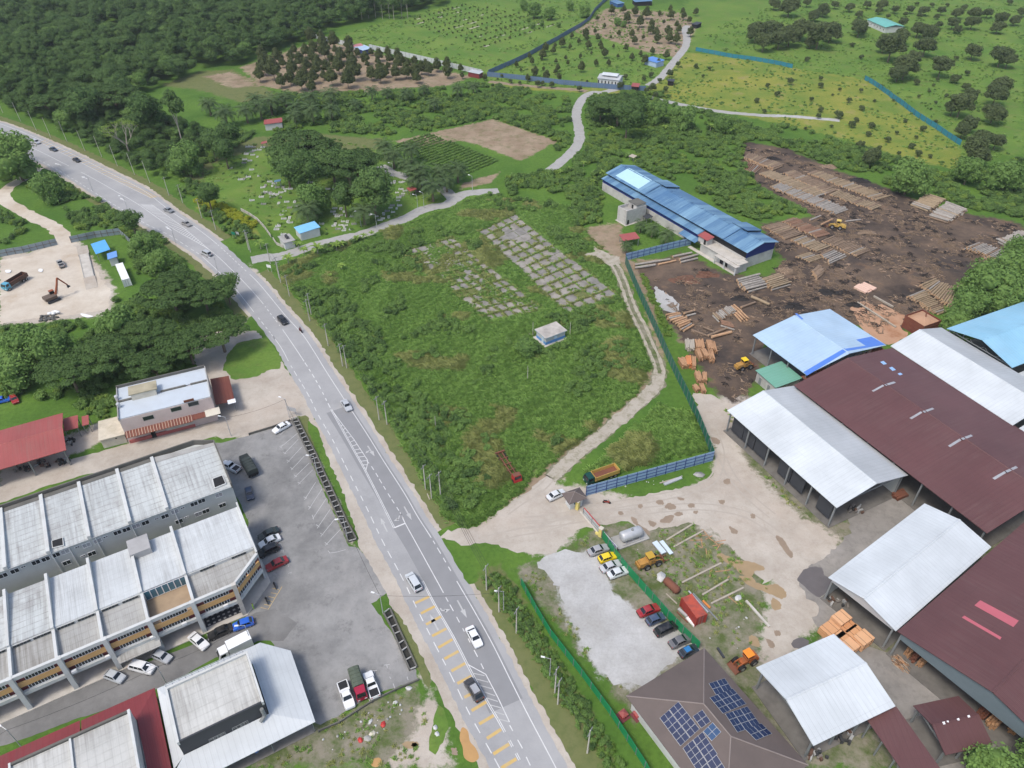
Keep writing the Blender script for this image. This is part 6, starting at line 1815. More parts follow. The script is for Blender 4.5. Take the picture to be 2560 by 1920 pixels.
def motorbike(label,k,x,y,an,col,rider=None,group=None):
 p=g(k,x,y)
 o=thing('motorcycle',label,'motorcycle',(p.x,p.y,.031),an,group)
 mw,mr=wheelmesh(.30,.11)
 for xx in(-.62,.62):
  obj('wheel',mw,o,(xx,0,.30))
 m=plain('bike_paint_'+str(len(bpy.data.materials)),col,.4,.1)
 MB().hexa([(-.5,-.12,.38),(.45,-.12,.42),(.45,.12,.42),(-.5,.12,.38)],[(-.75,-.13,.78),(.30,-.10,.68),(.30,.10,.68),(-.75,.13,.78)]).build('body',m,o)
 MB().box(-.72,.1,-.14,.14,.76,.84).build('seat',M_blackplast,o)
 MB().hexa([(.38,-.18,.35),(.62,-.18,.5),(.62,.18,.5),(.38,.18,.35)],[(.3,-.16,.9),(.48,-.14,.98),(.48,.14,.98),(.3,.16,.9)]).build('front_shield',m,o)
 MB().tube((.36,-.34,1.02),(.36,.34,1.02),.025,n=6).build('handlebar',M_steel,o)
 MB().tube((.42,0,.95),(.62,0,.3),.05,n=6).build('fork',M_steel,o)
 return o
mo=motorbike('motorcycle ridden along the verge side of the main road','11',388,1210,R(-46),(.05,.02,.02))
def person(label,loc,an,joints,edges,radii,cloth,skin=(.30,.17,.11),headpos=None,helmet=None):
 """one continuous skinned body, the root joint first"""
 o=thing('person',label,'person',loc,an)
 me=bpy.data.meshes.new('body')
 me.from_pydata(joints,edges,[])
 ob=bpy.data.objects.new('body',me)
 COL.objects.link(ob)
 ob.parent=o
 sk=ob.modifiers.new('skin','SKIN')
 sk.use_smooth_shade=True
 for v_,r_ in zip(me.skin_vertices[0].data,radii):
  v_.radius=(r_,r_)
 me.skin_vertices[0].data[0].use_root=True
 ss=ob.modifiers.new('sub','SUBSURF')
 ss.levels=ss.render_levels=1
 me.materials.append(plain('cloth_'+str(len(bpy.data.materials)),cloth,.9,.2))
 hp=headpos
 hd=MB().lathe([(.03,-.13),(.075,-.10),(.095,-.02),(.10,.05),(.08,.11),(.03,.135)],10,hp).build('head',plain('skin',skin,.6,.1),o,smooth=True)
 if helmet:
  MB().lathe([(.135,-.04),(.14,.03),(.12,.11),(.06,.16)],10,hp).build('helmet',plain('helmet_'+str(len(bpy.data.materials)),helmet,.3,.05),o,smooth=True)
 return o
SJ=[(-.2,0,.92),(-.16,0,1.15),(-.08,0,1.38),(-.03,0,1.50),(-.15,-.12,.90),(.18,-.20,.82),(.05,-.20,.45),(.18,-.20,.40),(-.15,.12,.90),(.18,.20,.82),(.05,.20,.45),(.18,.20,.40),(-.08,-.19,1.36),(.08,-.28,1.16),(.33,-.26,1.06),(-.08,.19,1.36),(.08,.28,1.16),(.33,.26,1.06)]
SE=[(0,1),(1,2),(2,3),(0,4),(4,5),(5,6),(6,7),(0,8),(8,9),(9,10),(10,11),(2,12),(12,13),(13,14),(2,15),(15,16),(16,17)]
SR=[.15,.15,.14,.055,.11,.085,.06,.05,.11,.085,.06,.05,.07,.055,.04,.07,.055,.04]
pr=person('person in dark red shirt and helmet riding the motorcycle',mo.location+Vector((0,0,0)),R(-46),SJ,SE,SR,(.16,.03,.035),headpos=(0,0,1.66),helmet=(.03,.03,.03))
motorbike('red-brown motorcycle parked on the sand beside the guard house','g',865,655,R(-10),(.30,.05,.03))
BG='motorcycles parked below the awning of the pink building'
for i,(x,y)in enumerate(nums('1470,810 1530,835 1590,795 1625,775 1760,790 1810,760')):
 motorbike(['dark motorcycle leftmost of the row at the pink building','dark motorcycle second from left at the pink building','dark motorcycle third from left at the pink building','dark motorcycle fourth from left at the pink building','dark motorcycle below the white awning, second from right','dark motorcycle below the white awning, rightmost'][i],'r',x,y,R(100+20*(i%3)),random.choice([(.02,.02,.02),(.03,.03,.05),(.08,.08,.08)]),group=BG)
motorbike('black motorcycle in the upper yellow bay at the canted corner','13',165,92,R(120),(.02,.02,.02))
motorbike('black motorcycle in the lower yellow bay at the canted corner','13',95,222,R(120),(.02,.02,.02))
WJ=[(0,0,.95),(0,0,1.2),(0,0,1.42),(0,0,1.52),(0,-.1,.92),(.04,-.11,.5),(0,-.11,.08),(.12,-.11,.05),(0,.1,.92),(-.04,.11,.5),(-.02,.11,.08),(.10,.11,.05),(0,-.19,1.40),(.02,-.25,1.12),(.08,-.24,.88),(0,.19,1.40),(.0,.25,1.12),(.04,.24,.88)]
pq=g('T',2064,300)
person('person in yellow-green vest standing at the shop corner',(pq.x,pq.y,.02),R(20),WJ,SE,[.14,.14,.14,.055,.10,.075,.05,.05,.10,.075,.05,.05,.065,.05,.04,.065,.05,.04],(.30,.55,.04),headpos=(0,0,1.67))
# ---------------------------------------------------------------- logs
def barkmat(name,a,b):
 t=NT(name)
 co=t.pos(True)
 oi=t.n('ObjectInfo')
 c=t.mix(t.math('ADD',t.math('MULTIPLY',oi.outputs['Random'],.5),t.math('MULTIPLY',t.noise(t.pos(),.9,2),.5)),a,b)
 n_=t.noise(t.pos(),1.0,5,.7)
 c=t.mix(t.ramp(n_,(.4,0),(.75,.55)),c,[x*.45 for x in a])
 return t.done(c,.9,.2)
LOGM={'brown':barkmat('brown_bark',(.19,.135,.095),(.32,.235,.165)),'grey':barkmat('grey_bark',(.24,.215,.19),(.42,.39,.345)),'pale':barkmat('peeled_wood',(.40,.235,.13),(.53,.345,.21)),'tan':barkmat('tan_bark',(.255,.19,.12),(.39,.305,.205)),'red':barkmat('reddish_bark',(.20,.115,.075),(.31,.19,.13))}
M_logend=plain('log_end',(.50,.33,.20),.85,.2,2.0)
LOGME={}
def logmesh(m,v):
 key=(m,v)
 if key not in LOGME:
  mb=MB()
  n,k=8,3
  rr=random.Random(v)
  bend=[rr.uniform(-.06,.06)for _ in range(k)]
  for i in range(k):
   x=-.5+i/(k-1)
   r=1.0-.12*i/(k-1)+rr.uniform(-.05,.05)
   mb.v+=[(x,r*math.cos(6.2832*j/n)+bend[i]*2,r*math.sin(6.2832*j/n))for j in range(n)]
  for i in range(k-1):
   mb.f+=[(i*n+j,i*n+(j+1)%n,(i+1)*n+(j+1)%n,(i+1)*n+j)for j in range(n)]
  mb.f+=[tuple(range(n-1,-1,-1)),tuple((k-1)*n+j for j in range(n))]
  me=mb.mesh('log',LOGM[m],True)
  me.materials.append(M_logend)
  me.polygons[-1].material_index=1
  me.polygons[-2].material_index=1
  me.polygons[-1].use_smooth=me.polygons[-2].use_smooth=False
  LOGME[key]=me
 return LOGME[key]
NLOG=[0]
LOGS=[]
def log(p,an,L,r,z,m,label,group,name='log'):
 LOGS.append((p.copy(),an,L,r,z,m,label,group,random.uniform(0,6.28),random.randrange(4)))
def flush_logs():
 """the 300 that show largest are things, the rest one mass"""
 LOGS.sort(key=lambda q:-q[2]*q[3]/(q[0].length**2+14400)-(1 if q[7]is None else 0))
 rest={}
 for n_,(p,an,L,r,z,m,label,group,roll,var)in enumerate(LOGS):
  me=logmesh(m,var)
  if n_<300:
   o=obj('log',me,None,(p.x,p.y,z+r))
   o.scale=(L,r,r)
   o.rotation_euler=(roll,0,an)
   tag(o,label,'log',group)
  else:
   M4=Matrix.Translation((p.x,p.y,z+r))@Matrix.Rotation(an,4,'Z')@Matrix.Rotation(roll,4,'X')@Matrix.Diagonal((L,r,r,1))
   rest.setdefault(0,[]).append((M4,me,m))
 mb=MB()
 mi=[]
 mats=list(LOGM)
 for M4,me,m in rest.get(0,[]):
  mb.add([M4@v.co for v in me.vertices],[tuple(f.vertices)for f in me.polygons])
  mi+=[mats.index(m)if f.material_index==0 else len(mats)for f in me.polygons]
 if mi:
  me=mb.mesh('log_mass')
  for k_ in mats:
   me.materials.append(LOGM[k_])
  me.materials.append(M_logend)
  me.polygons.foreach_set('material_index',mi)
  tag(obj('log_mass',me),'further brown and grey logs filling the rows of the far log stacks','logs',kind='stuff')
def logrow(k,a0,a1,b0,b1,m,label,layers=1,r=.24,gap=1.08,group=None,jit=.5,z0=.01,short=0):
 """a row of logs: the first log runs a0->a1, the last b0->b1 (photo points, on the ground)"""
 A0,A1,B0,B1=(g(k,*p,r)for p in(a0,a1,b0,b1))
 w=((B0+B1)/2-(A0+A1)/2).length
 n=max(2,int(w/(2*r*gap)))
 for la in range(layers):
  for i in range(n-la):
   t=(i+.5*la)/max(1,n-1)
   p0,p1=A0.lerp(B0,t),A1.lerp(B1,t)
   d=p1-p0
   c=(p0+p1)/2+d.normalized()*random.uniform(-jit,jit)
   rr=r*random.uniform(.78,1.12)
   log(c,math.atan2(d.y,d.x)+random.uniform(-.03,.03),d.length*random.uniform(.88,1.05),rr,z0+la*r*1.7,m if random.random()<.8 else random.choice(['brown','grey','tan']),label,group or label)
logrow('l1',(90,260),(190,195),(505,415),(650,355),'brown','brown log in the uppermost left row of the far stacks',r=.33,layers=2)
logrow('l1',(95,390),(150,305),(250,460),(360,370),'red','reddish log in the short splayed row at the left end of the far stacks',r=.32)
logrow('l1',(320,470),(490,420),(1100,780),(1280,720),'tan','tan log in the long middle row of the far stacks',r=.34)
logrow('l1',(650,460),(800,415),(1240,745),(1400,680),'brown','brown log in the second row from the top of the far stacks',r=.34)
logrow('l1',(1000,465),(1130,420),(1920,830),(2120,770),'tan','slim tan log in the rightmost row of the far stacks',r=.34,gap=1.15)
logrow('l1',(1310,760),(1430,700),(1860,965),(2005,905),'tan','tan log in the lower right row of the far stacks',r=.34,gap=1.15)
logrow('l1',(470,660),(600,600),(1350,1030),(1540,960),'grey','weathered grey log in the pale row beside the shrubs',layers=2,r=.28)
logrow('l1',(390,1195),(640,1130),(660,1375),(900,1290),'brown','brown log in the upper left block of the near stacks',r=.34,gap=1.02)
logrow('l1',(650,1130),(810,1075),(1100,1350),(1300,1290),'red','reddish log in the upper row of the near stacks',r=.34,gap=1.02)
logrow('l1',(760,1390),(930,1325),(1090,1540),(1290,1460),'tan','tan log in the middle block of the near stacks',r=.34,gap=1.02)
logrow('l1',(1190,1400),(1360,1330),(1650,1605),(1850,1520),'brown','brown log at the right end of the near stacks',r=.34,gap=1.02)
logrow('l1',(840,1610),(1040,1555),(1000,1690),(1190,1620),'tan','tan log in the lowest left block of the near stacks',r=.34,gap=1.02)
logrow('l1',(1160,1590),(1330,1510),(1300,1700),(1530,1600),'grey','pale grey log in the lowest right block of the near stacks',r=.34,gap=1.02)
logrow('l4',(-60,440),(40,350),(0,540),(110,450),'brown','brown log in the small heap beside the dark brush',layers=2,r=.3)
logrow('l3',(1090,350),(1400,270),(1240,500),(1540,420),'grey','thick grey log in the big heap below the blue factory',layers=2,r=.42,group='logs heaped below the blue factory')
logrow('l3',(1440,330),(1700,250),(1600,470),(1860,390),'tan','tan log in the right half of the heap below the blue factory',layers=2,r=.34)
logrow('l2',(655,400),(900,490),(870,260),(1130,340),'tan','tan log in the two-tone stack by the far scrub',layers=2,r=.34)
logrow('l2',(880,560),(1160,650),(1150,380),(1430,490),'grey','bleached grey log in the two-tone stack by the far scrub',layers=2,r=.38)
logrow('l2',(1390,1010),(1560,940),(1880,1220),(2060,1120),'grey','bleached log in the high stack at the right edge',layers=3,r=.3)
logrow('l2',(1830,900),(2080,1030),(2150,770),(2420,880),'grey','bleached log in the cross-laid stack at the right edge',layers=2,r=.32)
logrow('l4',(1270,790),(1500,700),(1660,1030),(1780,990),'tan','tan log in the left half of the stack beside the sawdust bin',layers=2,r=.32)
logrow('l4',(1420,640),(1620,560),(1880,960),(1990,690),'tan','tan log in the right half of the stack beside the sawdust bin',layers=2,r=.32)
logrow('l3',(115,825),(310,790),(370,1040),(510,960),'pale','orange peeled log in the stack nearest the green fence',layers=2,r=.34)
logrow('l3',(375,800),(530,750),(400,835),(530,800),'pale','orange peeled log lying across the end of the fence stack',layers=2,r=.34)
logrow('l3',(780,820),(870,910),(1030,700),(1110,770),'grey','pale split log in the middle of the yard heap',layers=2,r=.28)
logrow('l3',(1050,690),(1180,790),(1090,690),(1190,780),'pale','orange peeled log on the yard heap',layers=3,r=.3)
logrow('l3',(1080,800),(1180,910),(1180,770),(1290,870),'pale','orange peeled log at the right end of the yard heap',layers=2,r=.28)
logrow('l3',(900,900),(1050,940),(880,960),(1080,1020),'red','brown peeled log at the foot of the yard heap',layers=2,r=.3)
ONE=[('l3',(770,1120),(1045,1050),.5,'pale','thick pink peeled log lying alone in the yard'),('l3',(720,1100),(980,1000),.42,'brown','dark log lying behind the pink peeled log'),('l3',(1320,560),(1570,670),.5,'tan','thick log lying aslant below the grey heap'),('l3',(1180,710),(1370,640),.38,'brown','single brown log above the yard heap'),('l3',(490,1020),(730,1110),.3,'brown','muddy log lying beside the fence stack'),('l3',(650,980),(800,1040),.35,'brown','dark muddy log in the middle of the yard'),('B',(490,1300),(900,1235),.38,'grey','long grey log lying inside the blue fence corner'),('B',(490,1335),(730,1300),.42,'grey','second grey log lying inside the blue fence corner'),('B',(765,1295),(965,1250),.34,'pale','pale orange log lying below the blue fence'),('B',(930,1205),(1150,1160),.4,'grey','upper grey log at the factory corner'),('B',(1010,1240),(1220,1180),.48,'grey','thick grey log at the factory corner'),('B',(1020,1270),(1215,1225),.4,'grey','lower grey log at the factory corner'),('l1',(1020,1110),(1170,1045),.3,'grey','single grey log between the two stack fields'),('l1',(1510,1125),(1720,1100),.32,'grey','single grey log right of the yellow log loader'),('l1',(1205,820),(1305,850),.36,'pale','peeled pink log lying among the far stacks')]
for k,a,b,r,m,lb in ONE:
 A,B=g(k,*a,r),g(k,*b,r)
 log((A+B)/2,math.atan2((B-A).y,(B-A).x),(B-A).length,r,.012,m,lb,None)
A,B=g('l1',1180,1165,1.2),g('l1',1330,1095,1.2)
log((A+B)/2,math.atan2((B-A).y,(B-A).x),(B-A).length,.3,.9,'pale','pale log held on the forks of the yellow log loader',None)
print('LOGS',len(LOGS))
flush_logs()
# ---------------------------------------------------------------- sawn timber: bundles and packs
def bundle(k,s,h,m,label,nx=6,nz=3,splay=.0,group='timber bundles on the log yard'):
 """bundle of round-edged slabs; plan quad a,b,c,d with ab along the planks"""
 ctr,L,Wd,an=rectfit([g(k,*p,h*.5)for p in nums(s)])
 o=thing('timber_bundle',label,'timber',(ctr.x,ctr.y,.012),an,group)
 w,t=Wd/nx,h/nz
 for i in range(nx):
  for j in range(nz):
   y=-Wd/2+(i+.5)*w
   dl=random.uniform(-.35,.35)
   ob=MB().rbox(dl,y,L*random.uniform(.9,1.0),w*.92,j*t+.01,(j+1)*t-.015,random.uniform(-splay,splay)).build('plank',m,o)
 return o
for i,(s,h,m,lb)in enumerate([('545,1170 540,1290 660,1290 660,1175',1.3,'a','orange timber bundle, top left of the fence-side group'),('690,1180 720,1300 800,1310 760,1180',1.3,'a','orange timber bundle, top middle of the fence-side group'),('770,1190 800,1330 850,1330 800,1190',1.1,'a','narrow orange timber bundle, top right of the fence-side group'),('545,1300 590,1440 640,1430 600,1300',1.4,'a','orange timber bundle, lower left of the fence-side group'),('625,1300 660,1420 715,1400 690,1290',1.4,'a','orange timber bundle, lower middle of the fence-side group'),('725,1320 730,1450 795,1450 795,1315',1.4,'a','orange timber bundle, lower right of the fence-side group'),('400,1165 405,1285 530,1300 530,1165',1.1,'g','grey weathered timber bundle beside the orange ones'),('330,1440 345,1550 420,1530 410,1410',1.4,'a','pale orange timber bundle against the green fence, left'),('405,1400 420,1520 490,1520 480,1400',1.5,'o','deep orange timber bundle against the green fence, middle'),('490,1410 500,1550 555,1555 545,1415',1.4,'a','pinkish timber bundle against the green fence, right'),('560,1620 540,1740 610,1740 630,1600',1.3,'a','orange timber bundle in the lower fence group, left'),('640,1620 640,1740 700,1740 700,1630',1.3,'a','orange timber bundle in the lower fence group, right'),('600,1780 620,1880 680,1880 660,1770',1.2,'a','orange timber bundle lowest along the green fence'),('510,1800 540,1870 590,1860 570,1780',1.0,'a','short orange timber bundle close to the green fence')]):
 bundle('l3',s,h,{'a':M_wood,'g':M_oldwood,'o':plain('orange_timber',(.55,.22,.09),.8,.2,1.5)}[m],lb,5,3,.05)
bundle('l4','515,650 690,745 840,665 655,590',.6,plain('pink_sawn_boards',(.66,.45,.35),.8,.1,1.2),'flat stack of pale pink boards on the log yard',5,2,.01)
PK=[('1170,690',2.0),('1205,668',2.4),('1140,728',1.9),('1232,712',1.7),('1182,748',1.5),('1282,752',1.7),('1222,782',1.5),('1328,778',2.2),('1263,815',1.6)]
PKL=['tall orange timber pack at the top of the group','tallest timber pack, rearmost of the group','timber pack at the left end of the group','timber pack second from the right in the upper row','timber pack in the centre of the group','timber pack behind the rightmost one','timber pack third from left in the lower row','pale timber pack at the right end of the group','strapped timber pack lowest of the group, touching the white roof']
M_packs=[plain('timber_pack_%d'%i,c,.8,.1,1.2)for i,c in enumerate([(.56,.30,.15),(.50,.24,.11),(.62,.36,.20)])]
for(s,h),lb in zip(PK[1:],PKL[1:]):
 x,y=nums(s)[0]
 p=g('K',x,y,h)
 o=thing('timber_pack',lb,'timber',(p.x,p.y,.02),R(32),'strapped timber packs by the square white shed')
 m=random.choice(M_packs)
 Lx,Ly=3.0,2.3
 MB().box(-Lx/2,Lx/2,-Ly/2+.1,-Ly/2+.3,0,.15).build('bearer',M_darkwood,o)
 MB().box(-Lx/2,Lx/2,Ly/2-.3,Ly/2-.1,0,.15).build('bearer',M_darkwood,o)
 nl=int(h/.22)
 for j in range(nl):
  d=random.uniform(-.03,.03)
  MB().box(-Lx/2+d,Lx/2+d,-Ly/2+d,Ly/2+d,.15+j*(h-.15)/nl,.15+(j+1)*(h-.15)/nl-.02).build('board_layer',m,o)
 for xx in(-.8,.8):
  MB().box(xx-.02,xx+.02,-Ly/2-.04,Ly/2+.04,.15,h+.012).build('strap',M_blackplast,o)
# stacks and offcuts under the maroon hall's edge
for i,(k,s,h,lb)in enumerate([('m','580,480 700,385 760,440 640,560',2.2,'brown timber stack at the edge of the maroon hall, left'),('m','650,570 790,455 840,510 720,620',2.0,'brown timber stack at the edge of the maroon hall, middle'),('m','740,640 850,550 910,600 800,690',1.8,'brown timber stack at the edge of the maroon hall, right'),('m','1570,1310 1690,1215 1810,1320 1670,1420',2.2,'long timber stack below the maroon eave near the rusty shed'),('m','1690,1440 1830,1330 1960,1430 1810,1560',2.2,'reddish timber stack below the maroon eave, lower one'),('32','1080,960 1150,900 1200,960 1120,1010',1.0,'heap of broken boards below the white roof corner'),('m','2000,1540 2100,1460 2200,1560 2090,1640',1.5,'timber stack below the maroon eave at the right edge')]):
 bundle(k,s,h,[M_wood,M_rust,M_darkwood][i%2],lb,4,4,.06,'timber stacks along the maroon hall')
p=g('m',505,660)
o=thing('offcut_pile','round heap of thin brown offcuts on the concrete alley','timber',(p.x,p.y,.02))
for i in range(70):
 a,r=random.uniform(0,6.28),random.uniform(0,1.3)
 x,y,z=r*math.cos(a),r*math.sin(a),max(.06,.7-r*.5)*random.uniform(.3,1)
 MB().rbox(x,y,random.uniform(1.0,1.9),.09,z,z+.06,R(120)+random.uniform(-.4,.4)).build('stick',random.choice([M_wood,M_darkwood,M_oldwood]),o)
# loose planks strewn on the weeds
spots=nums('400,245 430,220 450,205 470,230 500,255 520,270 430,260 410,275 455,310 520,285')+nums('560,470 480,420 640,590 600,575 545,415 530,250')
for i,(x,y)in enumerate(spots):
 p=g('K',x,y)
 o=MB().rbox(0,0,random.uniform(1.5,3.2),.16,0,.06).build('loose_plank',M_wood)
 o.location=(p.x,p.y,.02)
 o.rotation_euler=(0,0,random.uniform(0,3.14))
 tag(o,'loose sawn plank lying on the weedy ground of the yard','plank','planks strewn on the weedy ground')
# timber and pipe lines dividing the yard
for k,s,w,m,lb in[('g','1690,1170 2060,945',.35,M_oldwood,'long timber sleeper line, uppermost on the weedy yard'),('g','1790,1265 2200,1040',.35,M_oldwood,'long timber sleeper line, second on the weedy yard'),('h','690,430 1230,160',.35,M_oldwood,'long timber sleeper line, third on the weedy yard'),('h','970,600 1330,385',.35,M_oldwood,'long timber sleeper line, fourth on the weedy yard'),('h','1090,720 1540,500',.35,M_oldwood,'long timber sleeper line, lowest on the weedy yard'),('h','1575,680 1895,1040',.45,M_paleconc,'pale concrete beam lying across the grass circle'),('h','780,545 1050,840',.3,M_steel_light,'silver pipe beside the rusty red container'),('h','840,575 1180,945',.3,M_steel,'dark pipe beside the rusty red container'),('h','975,680 1075,780',.4,plain('orange_beam',(.6,.22,.06),.7),'short orange beam on the pipes'),('h','640,790 760,900',.5,M_steel_light,'bent silver sheet strip left of the red container'),('h','760,910 870,1030',.7,M_white_paint,'white tarpaulin roll left of the red container'),('h','620,830 770,980',.22,M_rust,'thin rusty pipe beside the green fence'),('h','470,580 620,720',.22,M_oldwood,'thin pole beside the green fence'),('h','1180,1330 1270,1470',.4,M_charcoal,'black beam lying on the crushed rubble'),('g','1660,400 1900,305',.7,M_steel_light,'grey concrete post pair below the blue fence'),('g','1600,380 1870,300',.25,M_oldwood,'thin timber lying above the concrete posts'),('12','1480,950 1500,1000',.2,M_oldwood,'short board at the verge edge')]:
 a,b=gl(k,s)
 d=b-a
 o=MB().box(0,d.length,-w/2,w/2,0,min(.3,w*.7)).build('beam',m)
 o.location=(a.x,a.y,.02)
 o.rotation_euler=(0,0,math.atan2(d.y,d.x))
 tag(o,lb,'beam')
# silver tank on its plinth
a,b=g('g',1060,1140,1.2),g('g',1340,1040,1.2)
d=b-a
L=d.length
tk_=thing('fuel_tank','silver horizontal fuel tank on steel cradle behind the green fence','tank',((a+b)/2).to_tuple()+(.02,),math.atan2(d.y,d.x))
v,f=[],[]
n=16
prof=[(-L/2,.55),(-L/2+.12,1.0),(-L/2+.4,1.15),(L/2-.4,1.15),(L/2-.12,1.0),(L/2,.55)]
for x,r in prof:
 v+=[(x,r*math.cos(6.2832*i/n),1.5+r*math.sin(6.2832*i/n))for i in range(n)]
for j in range(len(prof)-1):
 f+=[(j*n+i,j*n+(i+1)%n,(j+1)*n+(i+1)%n,(j+1)*n+i)for i in range(n)]
f+=[tuple(range(n-1,-1,-1)),tuple((len(prof)-1)*n+i for i in range(n))]
MB().add(v,f).build('shell',plain('dull_silver',(.50,.51,.52),.45,.1,.8,metal=.3,dirt=(.3,.29,.28),dirt_amt=.5,dirt_scale=.6),tk_,smooth=True)
MB().lathe([(.3,0),(.3,.18),(.2,.2)],10,(.2,0,2.62)).build('hatch',M_steel,tk_)
for x in(-L/3,0,L/3):
 MB().box(x-.1,x+.1,-1.0,1.0,.25,.75).build('cradle',M_steel_light,tk_)
MB().box(-L/2-1.3,L/2+1.2,-1.7,1.7,.01,.25).build('plinth',M_conc,tk_)
MB().tube((-L/2,-1.25,.45),(L/2,-1.25,.45),.06,n=6).build('rail',M_steel_light,tk_)
# rusty tank
a,b=g('h',470,390,.8),g('h',630,540,.8)
d=b-a
o=thing('rusty_tank','rusty red-brown cylindrical tank lying beside the green fence','tank',((a+b)/2).to_tuple()+(.02,),math.atan2(d.y,d.x))
L=d.length
mb=MB()
v,f=[],[]
prof=[(-L/2-.3,.4),(-L/2,.8),(L/2,.8),(L/2+.3,.4)]
for x,r in prof:
 v+=[(x,r*math.cos(6.2832*i/n),.85+r*math.sin(6.2832*i/n))for i in range(n)]
for j in range(3):
 f+=[(j*n+i,j*n+(i+1)%n,(j+1)*n+(i+1)%n,(j+1)*n+i)for i in range(n)]
f+=[tuple(range(n-1,-1,-1)),tuple(3*n+i for i in range(n))]
MB().add(v,f).build('shell',M_rust,o,smooth=True)
for x in(-L/3,L/3):
 MB().tube((x-.06,0,.85),(x+.06,0,.85),.83,n=16).build('band',M_rust,o)
 MB().box(x-.15,x+.15,-.6,.6,0,.3).build('cradle',M_darkwood,o)
def container(label,k,s,h,m,mtop=None,name='shipping_container'):
 ctr,L,Wd,an=rectfit([g(k,*p,h)for p in nums(s)])
 o=thing(name,label,'container',(ctr.x,ctr.y,.02),an)
 hl,hw=L/2,Wd/2
 MB().box(-hl+.03,hl-.03,-hw+.03,hw-.03,.1,h-.02).build('shell',m,o)
 for sx in(-1,1):
  for sy in(-1,1):
   MB().box(sx*hl-.09,sx*hl+.09,sy*hw-.09,sy*hw+.09,0,h).build('corner_post',m,o)
 MB().box(-hl,hl,-hw,hw,h-.02,h+.04).build('roof',mtop or m,o)
 cr=MB()
 nr=int(L/.45)
 for i in range(nr):
  x=-hl+.2+i*(L-.4)/nr
  for sy in(-1,1):
   cr.box(x,x+.2,sy*hw-.025,sy*hw+.025,.2,h-.1)
 cr.build('corrugation',m,o)
 for x in(-.3,.3):
  MB().box(hl-.02,hl+.03,x*hw-.03,x*hw+.03,.2,h-.1).build('lock_rod',M_steel,o)
 return o
container('rusty red shipping container with dark stained roof beside the green fence','h','690,640 890,905 1060,865 810,580',2.6,plain('red_container',(.33,.045,.035),.6,.15,.8),plain('stained_red_roof',(.42,.075,.045),.7,.1,.6,dirt=(.10,.05,.05),dirt_amt=.95,dirt_scale=.7))
container('white container office on the weeds beside the site fence','01','985,630 1065,755 1135,745 1045,612',2.6,M_white_paint)
# weighbridge
q=nums('610,480 790,820 910,800 690,465')
ctr,L,Wd,an=rectfit([g('01',*p,.4)for p in q])
wb=thing('weighbridge','long concrete weighbridge ramp on the site yard','weighbridge',ctr,an)
for i in range(3):
 MB().box(-L*.27+i*L*.18,-L*.27+(i+1)*L*.18-.06,-Wd/2+.4,Wd/2-.4,.05,.5).build('deck_slab',M_paleconc,wb)
for sx in(-1,1):
 MB().hexa([(sx*L*.27,-Wd/2,0),(sx*L/2,-Wd/2,0),(sx*L/2,Wd/2,0),(sx*L*.27,Wd/2,0)][::sx],[(sx*L*.27,-Wd/2,.5),(sx*L/2,-Wd/2,.03),(sx*L/2,Wd/2,.03),(sx*L*.27,Wd/2,.5)][::sx]).build('ramp',SM['sand'],wb)
 MB().box(-L*.27,L*.27,sx*(Wd/2-.38),sx*(Wd/2-.2),.05,.6).build('kerb',M_conc,wb)if sx>0 else MB().box(-L*.27,L*.27,-Wd/2+.2,-Wd/2+.38,.05,.6).build('kerb',M_conc,wb)
# folded sheets on trestles
for s,lb in(('1480,1195 1640,1350 1700,1320 1560,1180','blue-grey stack of roofing sheets behind the silver tank, left'),('1590,1185 1740,1350 1790,1340 1640,1155','white stack of roofing sheets behind the silver tank, right')):
 ctr,L,Wd,an=rectfit([g('g',*p,.6)for p in nums(s)])
 o=thing('sheet_stack',lb,'sheets',(ctr.x,ctr.y,.02),an)
 for j in range(5):
  MB().rbox(random.uniform(-.1,.1),0,L,Wd,.3+j*.06,.34+j*.06,random.uniform(-.02,.02)).build('sheet',M_steel_light if j<4 else plain('pale_blue_metal',(.55,.63,.68),.4),o)
 for x in(-L/3,L/3):
  MB().box(x-.08,x+.08,-Wd/2,Wd/2,0,.3).build('bearer',M_oldwood,o)
# ---------------------------------------------------------------- concrete slabs of the old drying pad
PADM=[plain('pad_concrete_%d'%i,c,.92,.22,.45,dirt=(.095,.09,.07),dirt_amt=.85,dirt_scale=.22)for i,c in enumerate([(.275,.255,.23),(.24,.228,.21),(.31,.285,.25)])]
def pad(label,k,corners,nu,nv,keep=1.0,seed=1):
 r=random.Random(seed)
 P=gl(k,corners)
 o=thing('concrete_pad',label,'slab',P[0])
 base=P[0]
 for i in range(nu):
  for j in range(nv):
   if r.random()>keep:
    continue
   uv=[(i+.015,j+.02),(i+.985,j+.02),(i+.985,j+.98),(i+.015,j+.98)]
   q=[]
   for u,v_ in uv:
    u,v_=u/nu,v_/nv
    q.append(P[0]*(1-u)*(1-v_)+P[1]*u*(1-v_)+P[2]*u*v_+P[3]*(1-u)*v_-base)
   z=r.uniform(.03,.07)
   if(q[1]-q[0]).cross(q[3]-q[0])if False else((q[1].x-q[0].x)*(q[3].y-q[0].y)-(q[1].y-q[0].y)*(q[3].x-q[0].x))<0:
    q=q[::-1]
   pts=[]
   for a_,b_ in zip(q,q[1:]+q[:1]):
    for t in(0,.33,.66):
     pp=a_.lerp(b_,t)
     pts.append(pp+Vector((r.uniform(-.14,.14),r.uniform(-.14,.14))))
   MB().prism(pts,.004,z).build('concrete_slab',r.choice(PADM),o)
 return o
pad('right-hand grid of cracked concrete slabs, grass in its joints, in the field','p','800,290 1140,130 2090,880 1620,1060',5,14,.95,3)
pad('left-hand grid of cracked concrete slabs, half overgrown','p','140,465 570,345 1400,1010 900,1130',6,13,.8,5)
